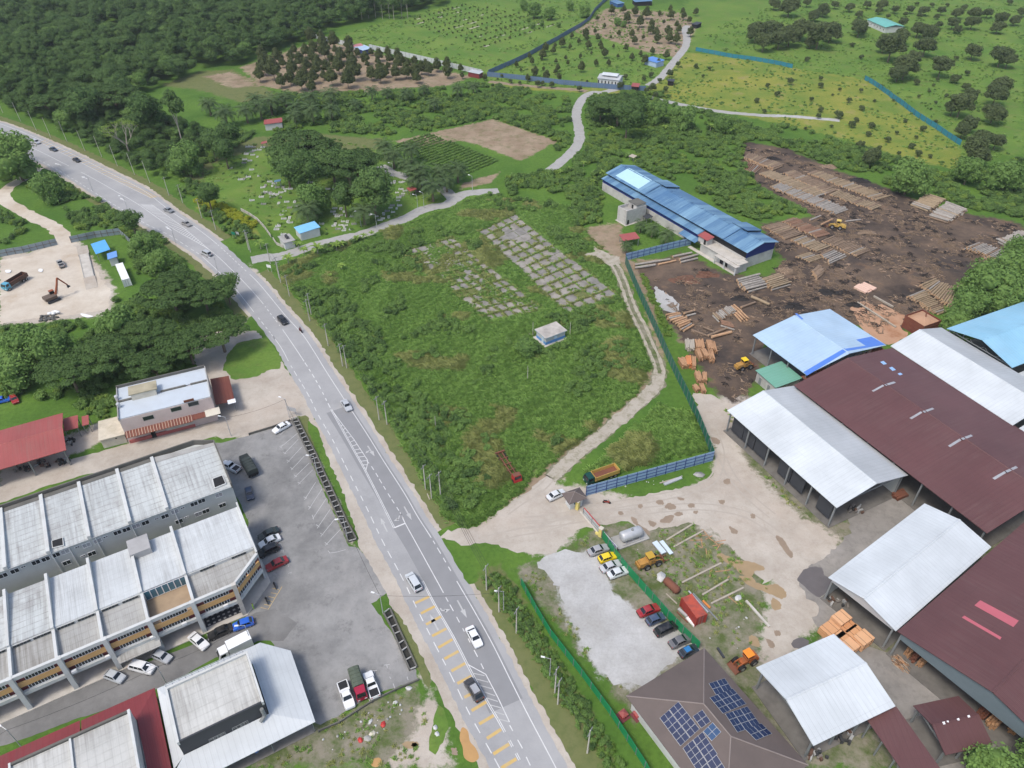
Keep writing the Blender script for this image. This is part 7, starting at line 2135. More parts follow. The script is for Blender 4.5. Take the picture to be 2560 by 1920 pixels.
pad('small patch of bare slabs beside the pump house path','p','1080,1190 1180,1140 1240,1165 1110,1225',2,1,1,8)
o=MB().sheet(ragged(gl('p','1190,1250 1330,1215 1335,1235 1200,1272'),.1,.6),.03).build('footpath',M_paleconc)
tag(o,kind='structure')
# ---------------------------------------------------------------- open drains with cross beams beside the road
def drain(label,k,L1,L2,n):
 a,b=gl(k,L1),gl(k,L2)
 o0=a[0]
 o=thing('open_drain',label,'drain',o0)
 A,B=dense(a,.5,False),dense(b,.5,False)
 base=MB()
 base.sheet([p-o0 for p in a]+[p-o0 for p in b[::-1]],.022)
 base.build('channel_bed',plain('drain_bed',(.035,.036,.032),.9,.5,1.2),o)
 for ln,sg in((a,1),(b,-1)):
  for p,q in zip(ln,ln[1:]):
   d=q-p
   m=(p+q)/2-o0
   MB().rbox(m.x,m.y,d.length,.28,.02,.55,math.atan2(d.y,d.x)).build('side_wall',M_darkconc,o)
 for i in range(n+1):
  t=i/n
  p=A[min(int(t*(len(A)-1)),len(A)-1)]
  q=B[min(int(t*(len(B)-1)),len(B)-1)]
  d=q-p
  m=(p+q)/2-o0
  MB().rbox(m.x,m.y,max(.1,d.length-.3),.22,.42,.56,math.atan2(d.y,d.x)).build('cross_beam',M_conc,o)
 return o
drain('long open concrete drain with cross beams between car park and road','12','310,310 380,450 470,640 560,830 660,1050 740,1230 800,1370','360,300 430,440 520,610 600,790 700,1000 790,1200 870,1350',26)
drain('short open concrete drain with cross beams at the foot of the car park','13','1105,330 1180,470 1250,640 1330,820','1160,290 1240,470 1320,640 1390,795',7)
tag(MB().sheet(ragged(gl('13','1170,285 1230,330 1330,490 1430,680 1510,880 1500,980 1440,900 1390,790 1300,600 1230,440'),.2,.7),.024).build('grass_strip',SM['verge']),kind='structure')
tag(MB().sheet(ragged(gl('13','1585,1110 1640,1180 1660,1310 1620,1440 1540,1540 1500,1500 1510,1350 1545,1200'),.2,.7),.024).build('grass_strip',SM['mown']),kind='structure')
tag(MB().sheet(ragged(gl('12','360,280 430,270 455,300 455,420 500,520 560,680 660,900 760,1090 860,1290 860,1320 790,1200 700,990 520,600 430,440'),.2,.7),.024).build('grass_strip',SM['verge']),kind='structure')
tag(MB().sheet(ragged(gl('11','-20,1270 90,1265 150,1330 220,1450 210,1520 100,1545 0,1600 -200,1620 -280,1540 -250,1400 -150,1300'),.3,.8),.0145).build('grass_island',SM['mown']),kind='structure')
fence('low_parapet','low mouldy concrete kerb wall round the end of the car park','13','540,1345 720,1270 1000,1090 1200,990 1410,900',.5,M_darkconc,4.0,M_darkconc,cat='kerb',thick=.2)
fence('low_parapet','low kerb wall between back lane and car park','12','-60,440 140,380 300,320',.6,M_darkconc,4.0,M_darkconc,cat='kerb',thick=.2)
# ---------------------------------------------------------------- poles, lamps and wires
def pole(label,k,x,y,h=8.0,lamp=False,arms=1,group='electricity poles along the road',lean=0.0,r=.13,m=None,head=None):
 p=g(k,x,y)
 o=thing('street_lamp' if lamp else 'utility_pole',label,'lamp' if lamp else 'pole',p,head or 0.0,group)
 MB().tube((0,0,0),(lean,0,h),r,r*.6,n=7).build('shaft',m or M_steel_light if lamp else M_paleconc,o)
 if lamp:
  MB().tube((0,0,h-.1),(1.1,0,h+.25),.05,n=5).build('arm',M_steel_light,o)
  MB().hexa([(1.0,-.14,h+.15),(1.7,-.14,h+.25),(1.7,.14,h+.25),(1.0,.14,h+.15)],[(1.0,-.1,h+.32),(1.65,-.1,h+.38),(1.65,.1,h+.38),(1.0,.1,h+.32)]).build('lamp_head',M_white_paint,o)
 else:
  for a in range(arms):
   MB().box(-.06,.06,-.9,.9,h-.5-.7*a,h-.38-.7*a).build('cross_arm',M_steel,o)
 return o
FAR=[('00',25,975),('00',180,1050),('00',315,1130),('00',440,1190),('00',580,1225),('00',735,1305),('00',880,1355),('00',1015,1435),('00',1165,1510),('00',1295,1580)]
for i,(k,x,y)in enumerate(FAR):
 pole('slim grey pole along the far verge, number %s from the left edge'%['first','second','third','fourth','fifth','sixth','seventh','eighth','ninth','tenth'][i],k,x,y,9.0,arms=0,group='poles along the far verge',lean=-.4)
MID=[('01',1460,30,'pole where the tree belt ends above the hatched island'),('01',1580,95,'pole beside the yellow shrub strip, furthest'),('01',1745,225,'pole beside the yellow shrub strip, middle'),('01',1865,325,'pole beside the yellow shrub strip, nearest'),('01',2150,500,'left pole of the pair at the cemetery lane mouth'),('01',2165,520,'right pole of the pair at the cemetery lane mouth'),('11',125,620,'pole at the near corner of the cemetery lane'),('11',200,740,'pole above the white roadside board, left'),('11',215,785,'pole above the white roadside board, right'),('11',290,900,'pole on the field edge behind the black SUV'),('11',465,1115,'left pole of the pair beside the motorcyclist'),('11',478,1060,'right pole of the pair beside the motorcyclist'),('11',625,1330,'single pole below the motorcyclist on the field edge'),('11',750,1505,'left pole of the transformer pair'),('11',785,1520,'right pole of the transformer pair'),('12',1065,310,'left pole of the pair in the shrubs beside the silver sedan'),('12',1133,350,'right pole of the pair in the shrubs beside the silver sedan'),('12',1465,910,'left pole of three above the yard junction'),('12',1518,992,'middle pole of three above the yard junction'),('12',1595,968,'right pole of three above the yard junction'),('13',1992,120,'pole at the corner of the yard entrance'),('13',2100,310,'pole below the yard entrance on the verge'),('23',38,492,'pole on the verge beside the long green fence'),('23',370,1010,'left pole of the pair by the long green fence'),('23',395,1107,'right pole of the pair by the long green fence'),('23',650,1530,'lowest pole by the long green fence'),('12',1555,400,'thin pole standing in the middle of the field'),('21',180,1240,'thin pole left of the pump house'),('21',500,1240,'thin pole right of the pump house'),('21',135,1620,'thin pole in the field below the pump house')]
PTS=[]
for i,(k,x,y,lb)in enumerate(MID):
 h=4.5 if 'thin' in lb else(7.4 if 'pole' in lb else 7)
 o=pole(lb,k,x,y,h,arms=0 if 'thin' in lb else 1,r=.09 if 'thin' in lb else.15,head=R(-30))
 if 'thin' not in lb:
  PTS.append((k,x,y,h))
LP=[('c2',570,1310,'lamp post at the cemetery lane below the big palm'),('c2',790,1360,'lamp post on the cemetery lane with a small cross arm'),('c2',1355,1085,'lamp post on the grass beside the palm grove'),('c2',1440,1055,'thin lamp post on the grass, right'),('c2',1018,630,'lamp post at the bend of the cemetery spur'),('c2',2108,815,'lamp post at the far end of the cemetery lane'),('12',535,790,'street lamp over the drain at the car park'),('12',790,1330,'street lamp at the lower end of the long drain'),('12',290,290,'street lamp at the top corner of the car park'),('13',1100,330,'street lamp at the short drain'),('23',325,880,'street lamp by the long green fence'),('13',2140,300,'street lamp in the shrubs below the yard entrance'),('r',1980,1050,'lamp on a dark pole beside the back lane'),('T',1360,920,'street lamp in front of the charcoal building'),('T',180,1430,'street lamp in front of the red skirt roof'),('T',2050,590,'street lamp behind the white box lorry'),('01',1890,710,'lamp post at the road edge below the silver van'),('01',1520,445,'lamp post at the road edge left of the silver van'),('01',1110,170,'lamp post above the orange-flowered shrub'),('00',560,1550,'lamp post at the site track mouth'),('00',805,1660,'lamp post at the road edge below the site track')]
for k,x,y,lb in LP:
 pole(lb,k,x,y,6.0,True,group='street lamps',head=random.uniform(2.5,3.6),r=.09)
M_wire=plain('wire',(.03,.03,.03),.7,.1)
WN=[0]
def wire(a,b,label,sag=.8,r=.025,n=8):
 a,b=Vector(a),Vector(b)
 mb=MB()
 pts=[]
 for i in range(n+1):
  t=i/n
  p=a.lerp(b,t)
  p.z-=sag*4*t*(1-t)
  pts.append(p)
 for p,q in zip(pts,pts[1:]):
  mb.tube(p,q,r,n=4,cap=False)
 o=mb.build('power_line',M_wire)
 tag(o,label,'cable','overhead cables')
 return o
def top(i,dz=-.45,dx=0.0):
 k,x,y,h=PTS[i]
 p=g(k,x,y)
 return(p.x+dx,p.y,h+dz)
for i,j in((5,6),(6,8),(8,9),(9,11),(11,12),(12,14),(14,16),(16,19),(20,21),(21,22),(22,24),(24,25)):
 for dx in(-.5,.5):
  wire(top(i,dx=dx),top(j,dx=dx),'thin black cable strung from pole to pole along the field side of the road')
for dx in(-.7,-.3,.1,.6):
 wire(top(19,dx=dx),top(20,dx=dx),'black cable crossing the sandy yard entrance between two poles',1.0,.03)
for a,b,lb in((('12',285,290),('12',535,790),'cable from the corner lamp along the drain'),(('12',535,790),('12',790,1330),'cable along the long drain'),(('12',790,1330),('13',1100,330),'cable crossing the car park mouth'),(('13',1100,330),('13',2140,300),'cable crossing the main road above the yellow bars'),(('T',2050,590),('T',1360,920),'cable over the shop street, right span'),(('T',1360,920),('T',180,1430),'cable over the shop street, middle span'),(('r',1980,1050),('12',285,290),'cable from the back lane lamp to the car park corner'),(('T',180,1430),('T',-400,1700),'cable over the shop street, left span')):
 pa,pb=g(*a),g(*b)
 wire((pa.x,pa.y,5.8),(pb.x,pb.y,5.8),lb,.7,.03)
# ---------------------------------------------------------------- graves
GV=nums('560,660 610,655 670,625 820,610 715,525 420,500 610,430 690,400 620,385 650,295 730,320 795,345 740,215 660,210 700,205 820,250 750,260 720,280 640,310 870,215 1030,715 965,690 905,745 1000,750 1070,770 1150,770 870,770 1180,790 1250,790 905,830 880,850 960,840 990,860 1035,880 1060,865 1120,840 1180,820 850,900 720,950 880,1000 1110,910 1000,900 1170,1100 1240,1050 1090,990 1200,970 1130,1150 1160,1205 1240,1190 1220,1240 1250,1255 1080,1310 1090,1290 1060,1350 1155,1420 1310,970 1330,1025 1680,1275 1530,700 1500,710')
GV2=nums('210,900 245,905 220,930 110,790 210,790 330,760 180,1105 210,1140 290,1065 240,1170 285,1155 360,1160 440,1170 330,1105 205,1060 210,1280 190,1300 285,1290 350,1300 345,1330 330,1365 470,1275 430,1350 250,1345 1010,710 1030,690 1120,795 1065,840 1180,820 1150,855 1130,885 1090,910 1080,950 1000,1020 975,1050 1100,1020 1060,1060 930,1095 1010,1110 880,1135 830,1220 950,1180 780,1170 860,1200 1120,700 1160,690 380,1245 320,1240 20,1275 700,1150')
gm=plain('white_grave_kerb',(.52,.52,.50),.8,.15,1.0)
gm2=plain('grey_grave_kerb',(.27,.27,.25),.85,.15,1.0)
gg=plain('grave_fill',(.26,.25,.18),.95,.3,1.0)
def gravemesh(m,big):
 w,l,h=(.95,1.9,.32)if big else(.75,1.5,.2)
 a=MB().box(-l/2,l/2,-w/2,-w/2+.2,0,h).box(-l/2,l/2,w/2-.2,w/2,0,h).box(-l/2,-l/2+.2,-w/2+.2,w/2-.2,0,h).box(l/2-.2,l/2,-w/2+.2,w/2-.2,0,h).mesh('kerb_frame',m)
 b=MB().box(-l/2+.2,l/2-.2,-w/2+.2,w/2-.2,0,h*.5).mesh('infill',gg)
 c=MB().hexa([(-l/2+.25,-.18,h*.5),(-l/2+.4,-.18,h*.5),(-l/2+.4,.18,h*.5),(-l/2+.25,.18,h*.5)],[(-l/2+.28,-.1,h+.6),(-l/2+.37,-.1,h+.6),(-l/2+.37,.1,h+.6),(-l/2+.28,.1,h+.6)]).mesh('headstone',m)
 return a,b,c
GM=[gravemesh(gm,True),gravemesh(gm,False),gravemesh(gm2,True)]
for k,lst in(('c1',GV),('c2',GV2)):
 for x,y in lst:
  p=g(k,x,y)
  i=random.choice([0,0,1,2])
  o=thing('grave',['white kerbed grave with upright headstone in the cemetery','small white kerbed grave in the cemetery','grey kerbed grave in the cemetery'][i],'grave',p,R(8)+random.uniform(-.12,.12)+(R(0)if random.random()<.8 else R(90)),['white kerbed graves','small white graves','grey graves'][i])
  for nm,me in zip(('kerb_frame','infill','headstone'),GM[i]):
   obj(nm,me,o)
# roadside boards
for k,x,y,w,h,m,lb in(('11',122,690,1.6,1.0,M_white_paint,'white roadside board at the cemetery lane corner'),('c1',480,1475,1.5,1.0,plain('green_board',(.01,.17,.10),.5),'green roadside board before the cemetery lane'),('c1',535,1470,1.2,.9,M_steel_light,'small grey roadside board before the cemetery lane'),('12',325,275,2.4,1.2,M_steel_light,'grey road sign seen from behind at the car park corner')):
 p=g(k,x,y)
 o=thing('road_sign',lb,'sign',p,R(-20))
 for sx in(-.4,.4):
  MB().tube((sx*w,0,0),(sx*w,0,1.6+h),.05,n=5).build('post',M_steel_light,o)
 MB().box(-w/2,w/2,-.1,-.055,1.6,1.6+h).build('board',m,o)
# ---------------------------------------------------------------- vegetation
def leafmat(name,dark,light,trans=.3,big=.03):
 t=NT(name)
 co=t.pos()
 oi=t.n('ObjectInfo')
 f=t.math('ADD',t.math('MULTIPLY',oi.outputs['Random'],.55),t.math('MULTIPLY',t.noise(co,big,3),.45))
 c=t.mix(f,dark,light)
 c=t.mix(t.ramp(t.noise(co,.9,3,.6),(.35,0),(.75,.5)),c,[min(1,x*1.45)for x in light])
 t.l(c,t.b.inputs['Base Color'])
 t.b.inputs['Roughness'].default_value=.75
 t.b.inputs['Specular IOR Level'].default_value=.12
 tr=t.n('BsdfTranslucent')
 t.l(c,tr.inputs[0])
 mx=t.n('MixShader')
 mx.inputs[0].default_value=trans
 t.l(t.b.outputs[0],mx.inputs[1])
 t.l(tr.outputs[0],mx.inputs[2])
 t.l(mx.outputs[0],t.out.inputs[0])
 return t.m
ML={'forest':leafmat('forest_leaf',(.052,.105,.034),(.115,.190,.056)),'rain':leafmat('rain_tree_leaf',(.046,.092,.030),(.092,.155,.046)),'orchard':leafmat('orchard_leaf',(.062,.084,.034),(.105,.130,.048)),'olive':leafmat('olive_leaf',(.066,.096,.042),(.118,.152,.062)),'shrub':leafmat('shrub_leaf',(.085,.162,.044),(.175,.28,.075)),'bright':leafmat('bright_leaf',(.12,.21,.042),(.21,.30,.065)),'yellow':leafmat('yellow_green_leaf',(.24,.30,.03),(.36,.38,.04)),'grass':leafmat('tall_grass_blade',(.155,.285,.066),(.285,.43,.115),.45),'dry':leafmat('dry_grass_blade',(.25,.30,.085),(.38,.40,.16),.45),'palm':leafmat('palm_frond_leaf',(.060,.105,.044),(.11,.165,.066)),'banana':leafmat('banana_leaf',(.12,.21,.04),(.23,.33,.07))}
M_bark=plain('tree_bark',(.16,.125,.09),.95,.3,1.5)
M_palebark=plain('pale_bark',(.34,.31,.26),.95,.2,1.5)
def fastmesh(name,V,Fq,m):
 me=bpy.data.meshes.new(name)
 V=np.asarray(V,np.float32)
 Fq=np.asarray(Fq,np.int32)
 me.vertices.add(len(V))
 me.vertices.foreach_set('co',V.ravel())
 me.loops.add(Fq.size)
 me.loops.foreach_set('vertex_index',Fq.ravel())
 me.polygons.add(len(Fq))
 me.polygons.foreach_set('loop_start',np.arange(len(Fq))*Fq.shape[1])
 me.polygons.foreach_set('loop_total',np.full(len(Fq),Fq.shape[1]))
 me.update()
 me.materials.append(m)
 return me
def leaves(blobs,n,size,seed,up=.3,out=.8,lo=-.45,fill=.0):
 """leaf-sized quads spread through lumpy blobs (cx,cy,cz,rx,ry,rz)"""
 r=np.random.default_rng(seed)
 B=np.array(blobs,float)
 w=(B[:,3]*B[:,4]+B[:,4]*B[:,5]+B[:,3]*B[:,5])
 idx=r.choice(len(B),n,p=w/w.sum())
 d=r.normal(size=(n,3))
 d/=np.linalg.norm(d,axis=1)[:,None]
 d[:,2]=np.where(d[:,2]<lo,-d[:,2],d[:,2])
 rad=1.0-np.abs(r.normal(0,.16,n))+r.uniform(-.02,.10,n)
 P=B[idx,:3]+d*B[idx,3:]*rad[:,None]
 N=d*out+r.normal(0,.45,(n,3))+np.array([0,0,up])
 N/=np.linalg.norm(N,axis=1)[:,None]
 T=np.cross(N,r.normal(size=(n,3)))
 T/=np.linalg.norm(T,axis=1)[:,None]
 U=np.cross(N,T)
 s=size*r.uniform(.6,1.35,n)[:,None]
 V=np.stack([P-T*s*.9,P-U*s*.5,P+T*s*.9,P+U*s*.5],1).reshape(-1,3)
 return V,np.arange(4*n).reshape(-1,4)
def ellip(b,f,n=6,m=4):
 cx,cy,cz,rx,ry,rz=b
 V,Fq=[],[]
 for j in range(m+1):
  a=-math.pi/2+math.pi*j/m
  for i in range(n):
   t=6.2832*i/n
   V.append((cx+rx*f*math.cos(a)*math.cos(t),cy+ry*f*math.cos(a)*math.sin(t),cz+rz*f*math.sin(a)))
 for j in range(m):
  for i in range(n):
   Fq.append((j*n+i,j*n+(i+1)%n,(j+1)*n+(i+1)%n,(j+1)*n+i))
 return V,Fq
def crown(name,blobs,n,size,m,seed,core=.72,**kw):
 V,Fq=leaves(blobs,n,size,seed,**kw)
 V,Fq=V.tolist(),Fq.tolist()
 if core:
  for b in blobs:
   v,f=ellip(b,core)
   k=len(V)
   V+=v
   Fq+=[tuple(i+k for i in q)for q in f]
 return fastmesh(name,V,Fq,m)
def trunkmesh(h,r,limbs,m,seed):
 rr=random.Random(seed)
 mb=MB().tube((0,0,-.1),(0,0,h),r,r*.65,n=7)
 for p in limbs:
  mb.tube((0,0,h*rr.uniform(.7,1.0)),p,r*.45,r*.15,n=5)
 return mb.mesh('trunk',m)
PROTO={}
def proto(kind,variants):
 PROTO[kind]=variants
def mk_broad(seed,mat,W=9.0,H=10.0,n=2600,size=.36,nb=11,flat=.55,bark=M_bark,core=.72,lo_=.40):
 r=random.Random(seed)
 bl=[]
 for i in range(nb):
  a=6.2832*i/nb+r.uniform(-.4,.4)
  q=r.uniform(.15,.62)*W/2
  s=r.uniform(.20,.33)*W
  bl.append((q*math.cos(a),q*math.sin(a),H*r.uniform(lo_,.80),s,s,s*r.uniform(flat*.8,flat*1.3)))
 bl.append((0,0,H*.80,W*.27,W*.27,H*.18))
 limbs=[(b[0]*.8,b[1]*.8,b[2]-b[5]*.3)for b in bl[:6]]
 return trunkmesh(H*.45,W*.030,limbs,bark,seed),crown('crown',bl,n,size,mat,seed,core=core),W,H
def mk_rain(seed,mat=None,W=16.0,H=10.5):
 r=random.Random(seed)
 bl=[]
 for ring,(nb,q)in enumerate(((5,.22),(10,.58),(12,.84))):
  for i in range(nb):
   a=6.2832*(i+r.uniform(-.35,.35))/nb
   d=q*W/2*r.uniform(.85,1.1)
   s=W*r.uniform(.10,.155)
   bl.append((d*math.cos(a),d*math.sin(a),H*(.92-.22*q*q)+r.uniform(-.7,.5),s,s,s*r.uniform(.28,.42)))
 limbs=[(b[0]*.85,b[1]*.85,b[2]-.3)for b in bl[5:16]]
 return trunkmesh(H*.4,.5,limbs,M_bark,seed),crown('crown',bl,6500,.36,mat or ML['rain'],seed,core=.55,lo=-.2,up=.5),W,H
def mk_durian(seed,mat,W=5.6,H=7.0,n=1300,size=.30):
 r=random.Random(seed)
 bl=[(0,0,H*.44,W*.40,W*.40,H*.30),(r.uniform(-.3,.3),r.uniform(-.3,.3),H*.68,W*.26,W*.26,H*.25)]
 for i in range(10):
  a=6.2832*i/10+r.uniform(-.3,.3)
  q=r.uniform(.22,.34)*W
  s=W*r.uniform(.13,.2)
  bl.append((q*math.cos(a),q*math.sin(a),H*r.uniform(.24,.62),s,s,s*r.uniform(.8,1.2)))
 return trunkmesh(H*.3,.13,[],M_bark,seed),crown('crown',bl,n,size,mat,seed,core=.75),W,H
def mk_oval(seed,mat,W=8.0,H=8.5):
 r=random.Random(seed)
 bl=[(0,0,H*.52,W*.36,W*.36,H*.34)]
 for i in range(9):
  a=6.2832*i/9+r.uniform(-.3,.3)
  q=r.uniform(.2,.34)*W
  s=W*r.uniform(.13,.20)
  bl.append((q*math.cos(a),q*math.sin(a),H*r.uniform(.32,.78),s,s,s*1.05))
 return trunkmesh(H*.35,.2,[],M_bark,seed),crown('crown',bl,2300,.33,mat,seed,core=.74),W,H
def mk_palm(seed,n=30,L=4.2,H=4.5,m=None,tr=.32):
 r=random.Random(seed)
 V,Fq=[],[]
 for i in range(n):
  a=6.2832*i*.382*1.0+r.uniform(-.15,.15)
  el=R(78-95*(i/n)+r.uniform(-6,6))
  ca,sa=math.cos(a),math.sin(a)
  x=z=0.0
  pts=[]
  for s in range(8):
   pts.append((x,z))
   x+=L/7*math.cos(el)
   z+=L/7*math.sin(el)
   el-=R(13)
  for s in range(7):
   (x0,z0),(x1,z1)=pts[s],pts[s+1]
   w=(.28+.75*math.sin(math.pi*(s+.6)/7.6))*L/4.2
   for sg in(-1,1):
    for q in(0,.5):
     xa,za=x0+(x1-x0)*q,z0+(z1-z0)*q
     xb,zb=x0+(x1-x0)*(q+.36),z0+(z1-z0)*(q+.36)
     tip=(xb+.30,sg*w,zb-.22-r.uniform(0,.12))
     k=len(V)
     for(px2,py2,pz2)in((xa,0,za),(xb,0,zb),tip,(xb+.12,sg*w*.75,zb-.10)):
      V.append((px2*ca-py2*sa,px2*sa+py2*ca,H+pz2))
     Fq.append((k,k+1,k+2,k+3))
 tk=MB().lathe([(tr*1.5,-.1),(tr*1.1,.5),(tr,H*.7),(tr*1.5,H)],8).mesh('trunk',M_bark)
 return tk,fastmesh('crown',V,Fq,m or ML['palm']),L*1.75,H+2.2
def mk_banana(seed):
 r=random.Random(seed)
 V,Fq=[],[]
 for i in range(9):
  a=6.2832*i/9+r.uniform(-.3,.3)
  el=R(r.uniform(50,80))
  x,z=.1,1.6
  ca,sa=math.cos(a),math.sin(a)
  L=r.uniform(1.7,2.5)
  for s in range(5):
   w0,w1=.32*math.sin(math.pi*(s+.3)/5.4),.32*math.sin(math.pi*(s+1.3)/5.6)
   x1,z1=x+L/5*math.cos(el),z+L/5*math.sin(el)
   k=len(V)
   for(p,q,w)in((x,z,-w0),(x,z,w0),(x1,z1,w1),(x1,z1,-w1)):
    V.append((p*ca-w*sa,p*sa+w*ca,q))
   Fq.append((k,k+1,k+2,k+3))
   x,z=x1,z1
   el-=R(24)
 return MB().tube((0,0,-.1),(0,0,1.7),.14,.09,n=6).mesh('stem',M_palebark),fastmesh('leaves',V,Fq,ML['banana']),4.0,3.6
def mk_bare(seed,W=11,H=11):
 r=random.Random(seed)
 mb=MB().tube((0,0,-.1),(0,0,H*.3),.3,.24,n=7)
 bl=[]
 def grow(p,d,l,rad,dep):
  q=p+d*l
  mb.tube(p,q,rad,rad*.65,n=5)
  if dep==0:
   bl.append((q.x,q.y,q.z,.9,.9,.4))
   return
  for i in range(3):
   nd=(d+Vector((r.uniform(-.8,.8),r.uniform(-.8,.8),r.uniform(-.1,.4)))).normalized()
   grow(q,nd,l*.72,rad*.6,dep-1)
 for i in range(4):
  a=6.28*i/4+r.uniform(-.3,.3)
  grow(Vector((0,0,H*.3)),Vector((.65*math.cos(a),.65*math.sin(a),.75)).normalized(),H*.26,.16,3)
 return mb.mesh('trunk',M_palebark),crown('crown',bl,1100,.22,ML['yellow']if seed%2 else ML['bright'],seed,core=0),W,H
proto('broad',[mk_broad(11+i,ML['forest'],W=9+i*.7,H=10+(i%3),flat=.55)for i in range(4)])
proto('rain',[mk_rain(21+i)for i in range(3)])
proto('durian',[mk_durian(31+i,ML['orchard'])for i in range(4)])
proto('olive',[mk_oval(41+i,ML['olive'])for i in range(3)])
proto('dense',[mk_broad(51+i,ML['shrub'],W=8.5,H=8,n=2600,size=.34,nb=18,flat=.8,lo_=.18)for i in range(3)])
proto('palm',[mk_palm(61+i)for i in range(3)])
proto('banana',[mk_banana(71+i)for i in range(3)])
proto('bare',[mk_bare(81),mk_bare(82)])
proto('tall',[mk_broad(91+i,ML['forest'],W=6.5,H=15,n=1800,size=.34,nb=7,flat=.6,bark=M_palebark,core=.6,lo_=.6)for i in range(2)])
TREEPOS=[]
def tree(kind,k,cx,cy,w,label,cat='tree',group=None,name=None,hf=1.0,kscale=1.0):
 """a tree whose crown is centred on the photo point and w photo units wide"""
 tr,cr,W,H=random.choice(PROTO[kind])
 hc=4.0
 for _ in range(4):
  p=g(k,cx,cy,hc)
  wm=(g(k,cx+w/2,cy,hc)-g(k,cx-w/2,cy,hc)).length
  s=wm/W*kscale
  hc=H*s*hf*(.62 if kind not in('durian','olive')else.5)
 o=thing(name or{'palm':'oil_palm','durian':'orchard_tree','olive':'orchard_tree','rain':'rain_tree','banana':'banana_plant','bare':'sparse_tree'}.get(kind,'broadleaf_tree'),label,cat,p,random.uniform(0,6.28),group)
 o.scale=(s*random.uniform(.93,1.07),s*random.uniform(.93,1.07),s*hf)
 obj('trunk' if kind!='banana' else 'stem',tr,o)
 obj('crown' if kind!='banana' else 'leaves',cr,o)
 TREEPOS.append((p.x,p.y,wm/2))
 return o
def trees(kind,k,s,label,group,cat='tree',hf=1.0,kscale=1.0):
 for x,y,w in nums(s):
  tree(kind,k,x,y,w,label,cat,group,hf=hf,kscale=kscale)
trees('durian','o3','45,335,90 75,385,80 195,360,90 240,425,60 150,470,140 65,450,110 25,530,90 225,590,85 345,305,60 320,365,70 395,395,90 325,470,110 450,310,80 520,290,90 515,370,90 560,415,90 460,445,90 440,520,70 310,560,90 410,580,120 520,545,90 550,480,80 510,635,80 600,180,70 625,310,105 610,235,80 710,215,95 725,305,50 690,385,60 645,460,80 620,540,60 690,545,110 780,350,85 755,440,110 850,240,80 858,310,80 850,380,50 890,400,80 840,565,115 900,490,120 880,450,100 935,335,55 1005,380,75 1025,440,40 1060,520,85 1058,325,45 1130,350,75 1120,405,50 1140,465,70 1140,530,100 1195,505,70 1210,320,60 1230,380,70 1215,455,45 1305,350,75 1310,420,80 1350,400,60 1285,510,90 1400,430,60 1380,500,90 1460,410,60 1465,500,90 1520,470,80 1560,440,60 1590,480,80 1480,560,70 1665,445,80 1760,430,75 1765,500,85 1885,475,50 1900,545,40 500,170,90 2110,560,40','dark rounded fruit tree in the dense orchard before the pale fence','trees of the dense orchard',hf=1.1,kscale=1.28)
trees('durian','o2','1050,300,65 1060,345,40 920,325,40 830,385,65 765,415,35 680,430,60 750,460,50 655,495,70 640,535,30 530,510,40 555,560,50 410,590,40 450,640,30 580,655,70 515,715,50 685,690,70 660,630,30 805,705,50 790,620,50 770,655,40 885,575,35 775,560,35 865,530,35 905,425,35 985,375,40 1000,515,35 1010,610,70 1135,285,35 1160,340,50 1185,405,50 1195,435,45 1075,410,60 1100,485,25 1225,485,65 1145,575,45 1260,575,45 1345,515,30 1305,425,30 1355,300,40 1420,435,50 1475,520,50 1555,490,40 1475,305,55 1500,365,55 1595,545,65 1665,465,50 1795,500,65 1580,340,35 1720,570,45 1280,340,25','young dark fruit tree on the grassy slope inside the blue fences','trees of the grassy young orchard',hf=1.1,kscale=1.15)
trees('durian','o2','1290,85,65 1430,155,70 1400,80,50 1505,95,65 1610,110,80 1550,190,75 1730,120,35 1835,130,65 1955,140,50 1660,210,55 1650,265,60 1700,290,65 1710,345,70 1770,200,30 1810,280,70 1820,340,75 1885,350,75 1890,220,45 1910,265,55 2005,180,45 2065,105,50 2015,285,65 1945,95,40 1830,70,40 1530,270,25 1220,235,35 1155,165,35','dark fruit tree on the bare brown top of the young orchard','trees on the brown orchard top',hf=1.1,kscale=1.15)
trees('olive','o2','115,705,40 235,725,25 275,695,40 355,745,45 440,760,40 605,770,70 650,765,50 735,775,65 990,815,60 1060,750,30 1225,785,35 1370,785,75 1415,705,55 1585,720,50 1650,685,60 1730,740,50 1825,675,75 1900,590,55 1665,800,90 2065,605,50 2130,700,35 2190,630,40 1785,820,60 1610,830,60 1690,880,70','small round tree along the blue orchard fence','round trees along the orchard fence')
trees('dense','o2','570,75,150 710,110,120 1040,90,110 900,40,90 640,210,50 520,180,40 560,225,60 800,225,45 1340,190,80 1400,215,60 480,40,90','bushy green tree in the rough grass beyond the blue fence','bushy trees beyond the blue fence')
trees('olive','o1','60,100,200 330,90,260 150,40,200 440,60,200 250,160,120 700,40,150 1000,200,280 930,180,160 1080,100,150 1310,200,190 1350,90,150 1240,50,140 1130,380,240 1060,450,160 1200,310,140 1455,385,200 1580,500,90 1745,250,150 2010,290,200 2070,330,150 2000,570,200 1960,650,200 1940,820,200 1640,740,240 1720,660,150 1680,580,80 1710,920,160 1650,980,150 1820,1060,220 1800,1200,220 1960,1080,160 1560,770,150 -40,140,180 -120,60,220 -250,60,200 -180,160,180','big dark olive-green fruit tree in the upper right orchard','big trees of the right orchard',hf=.85,kscale=1.15)
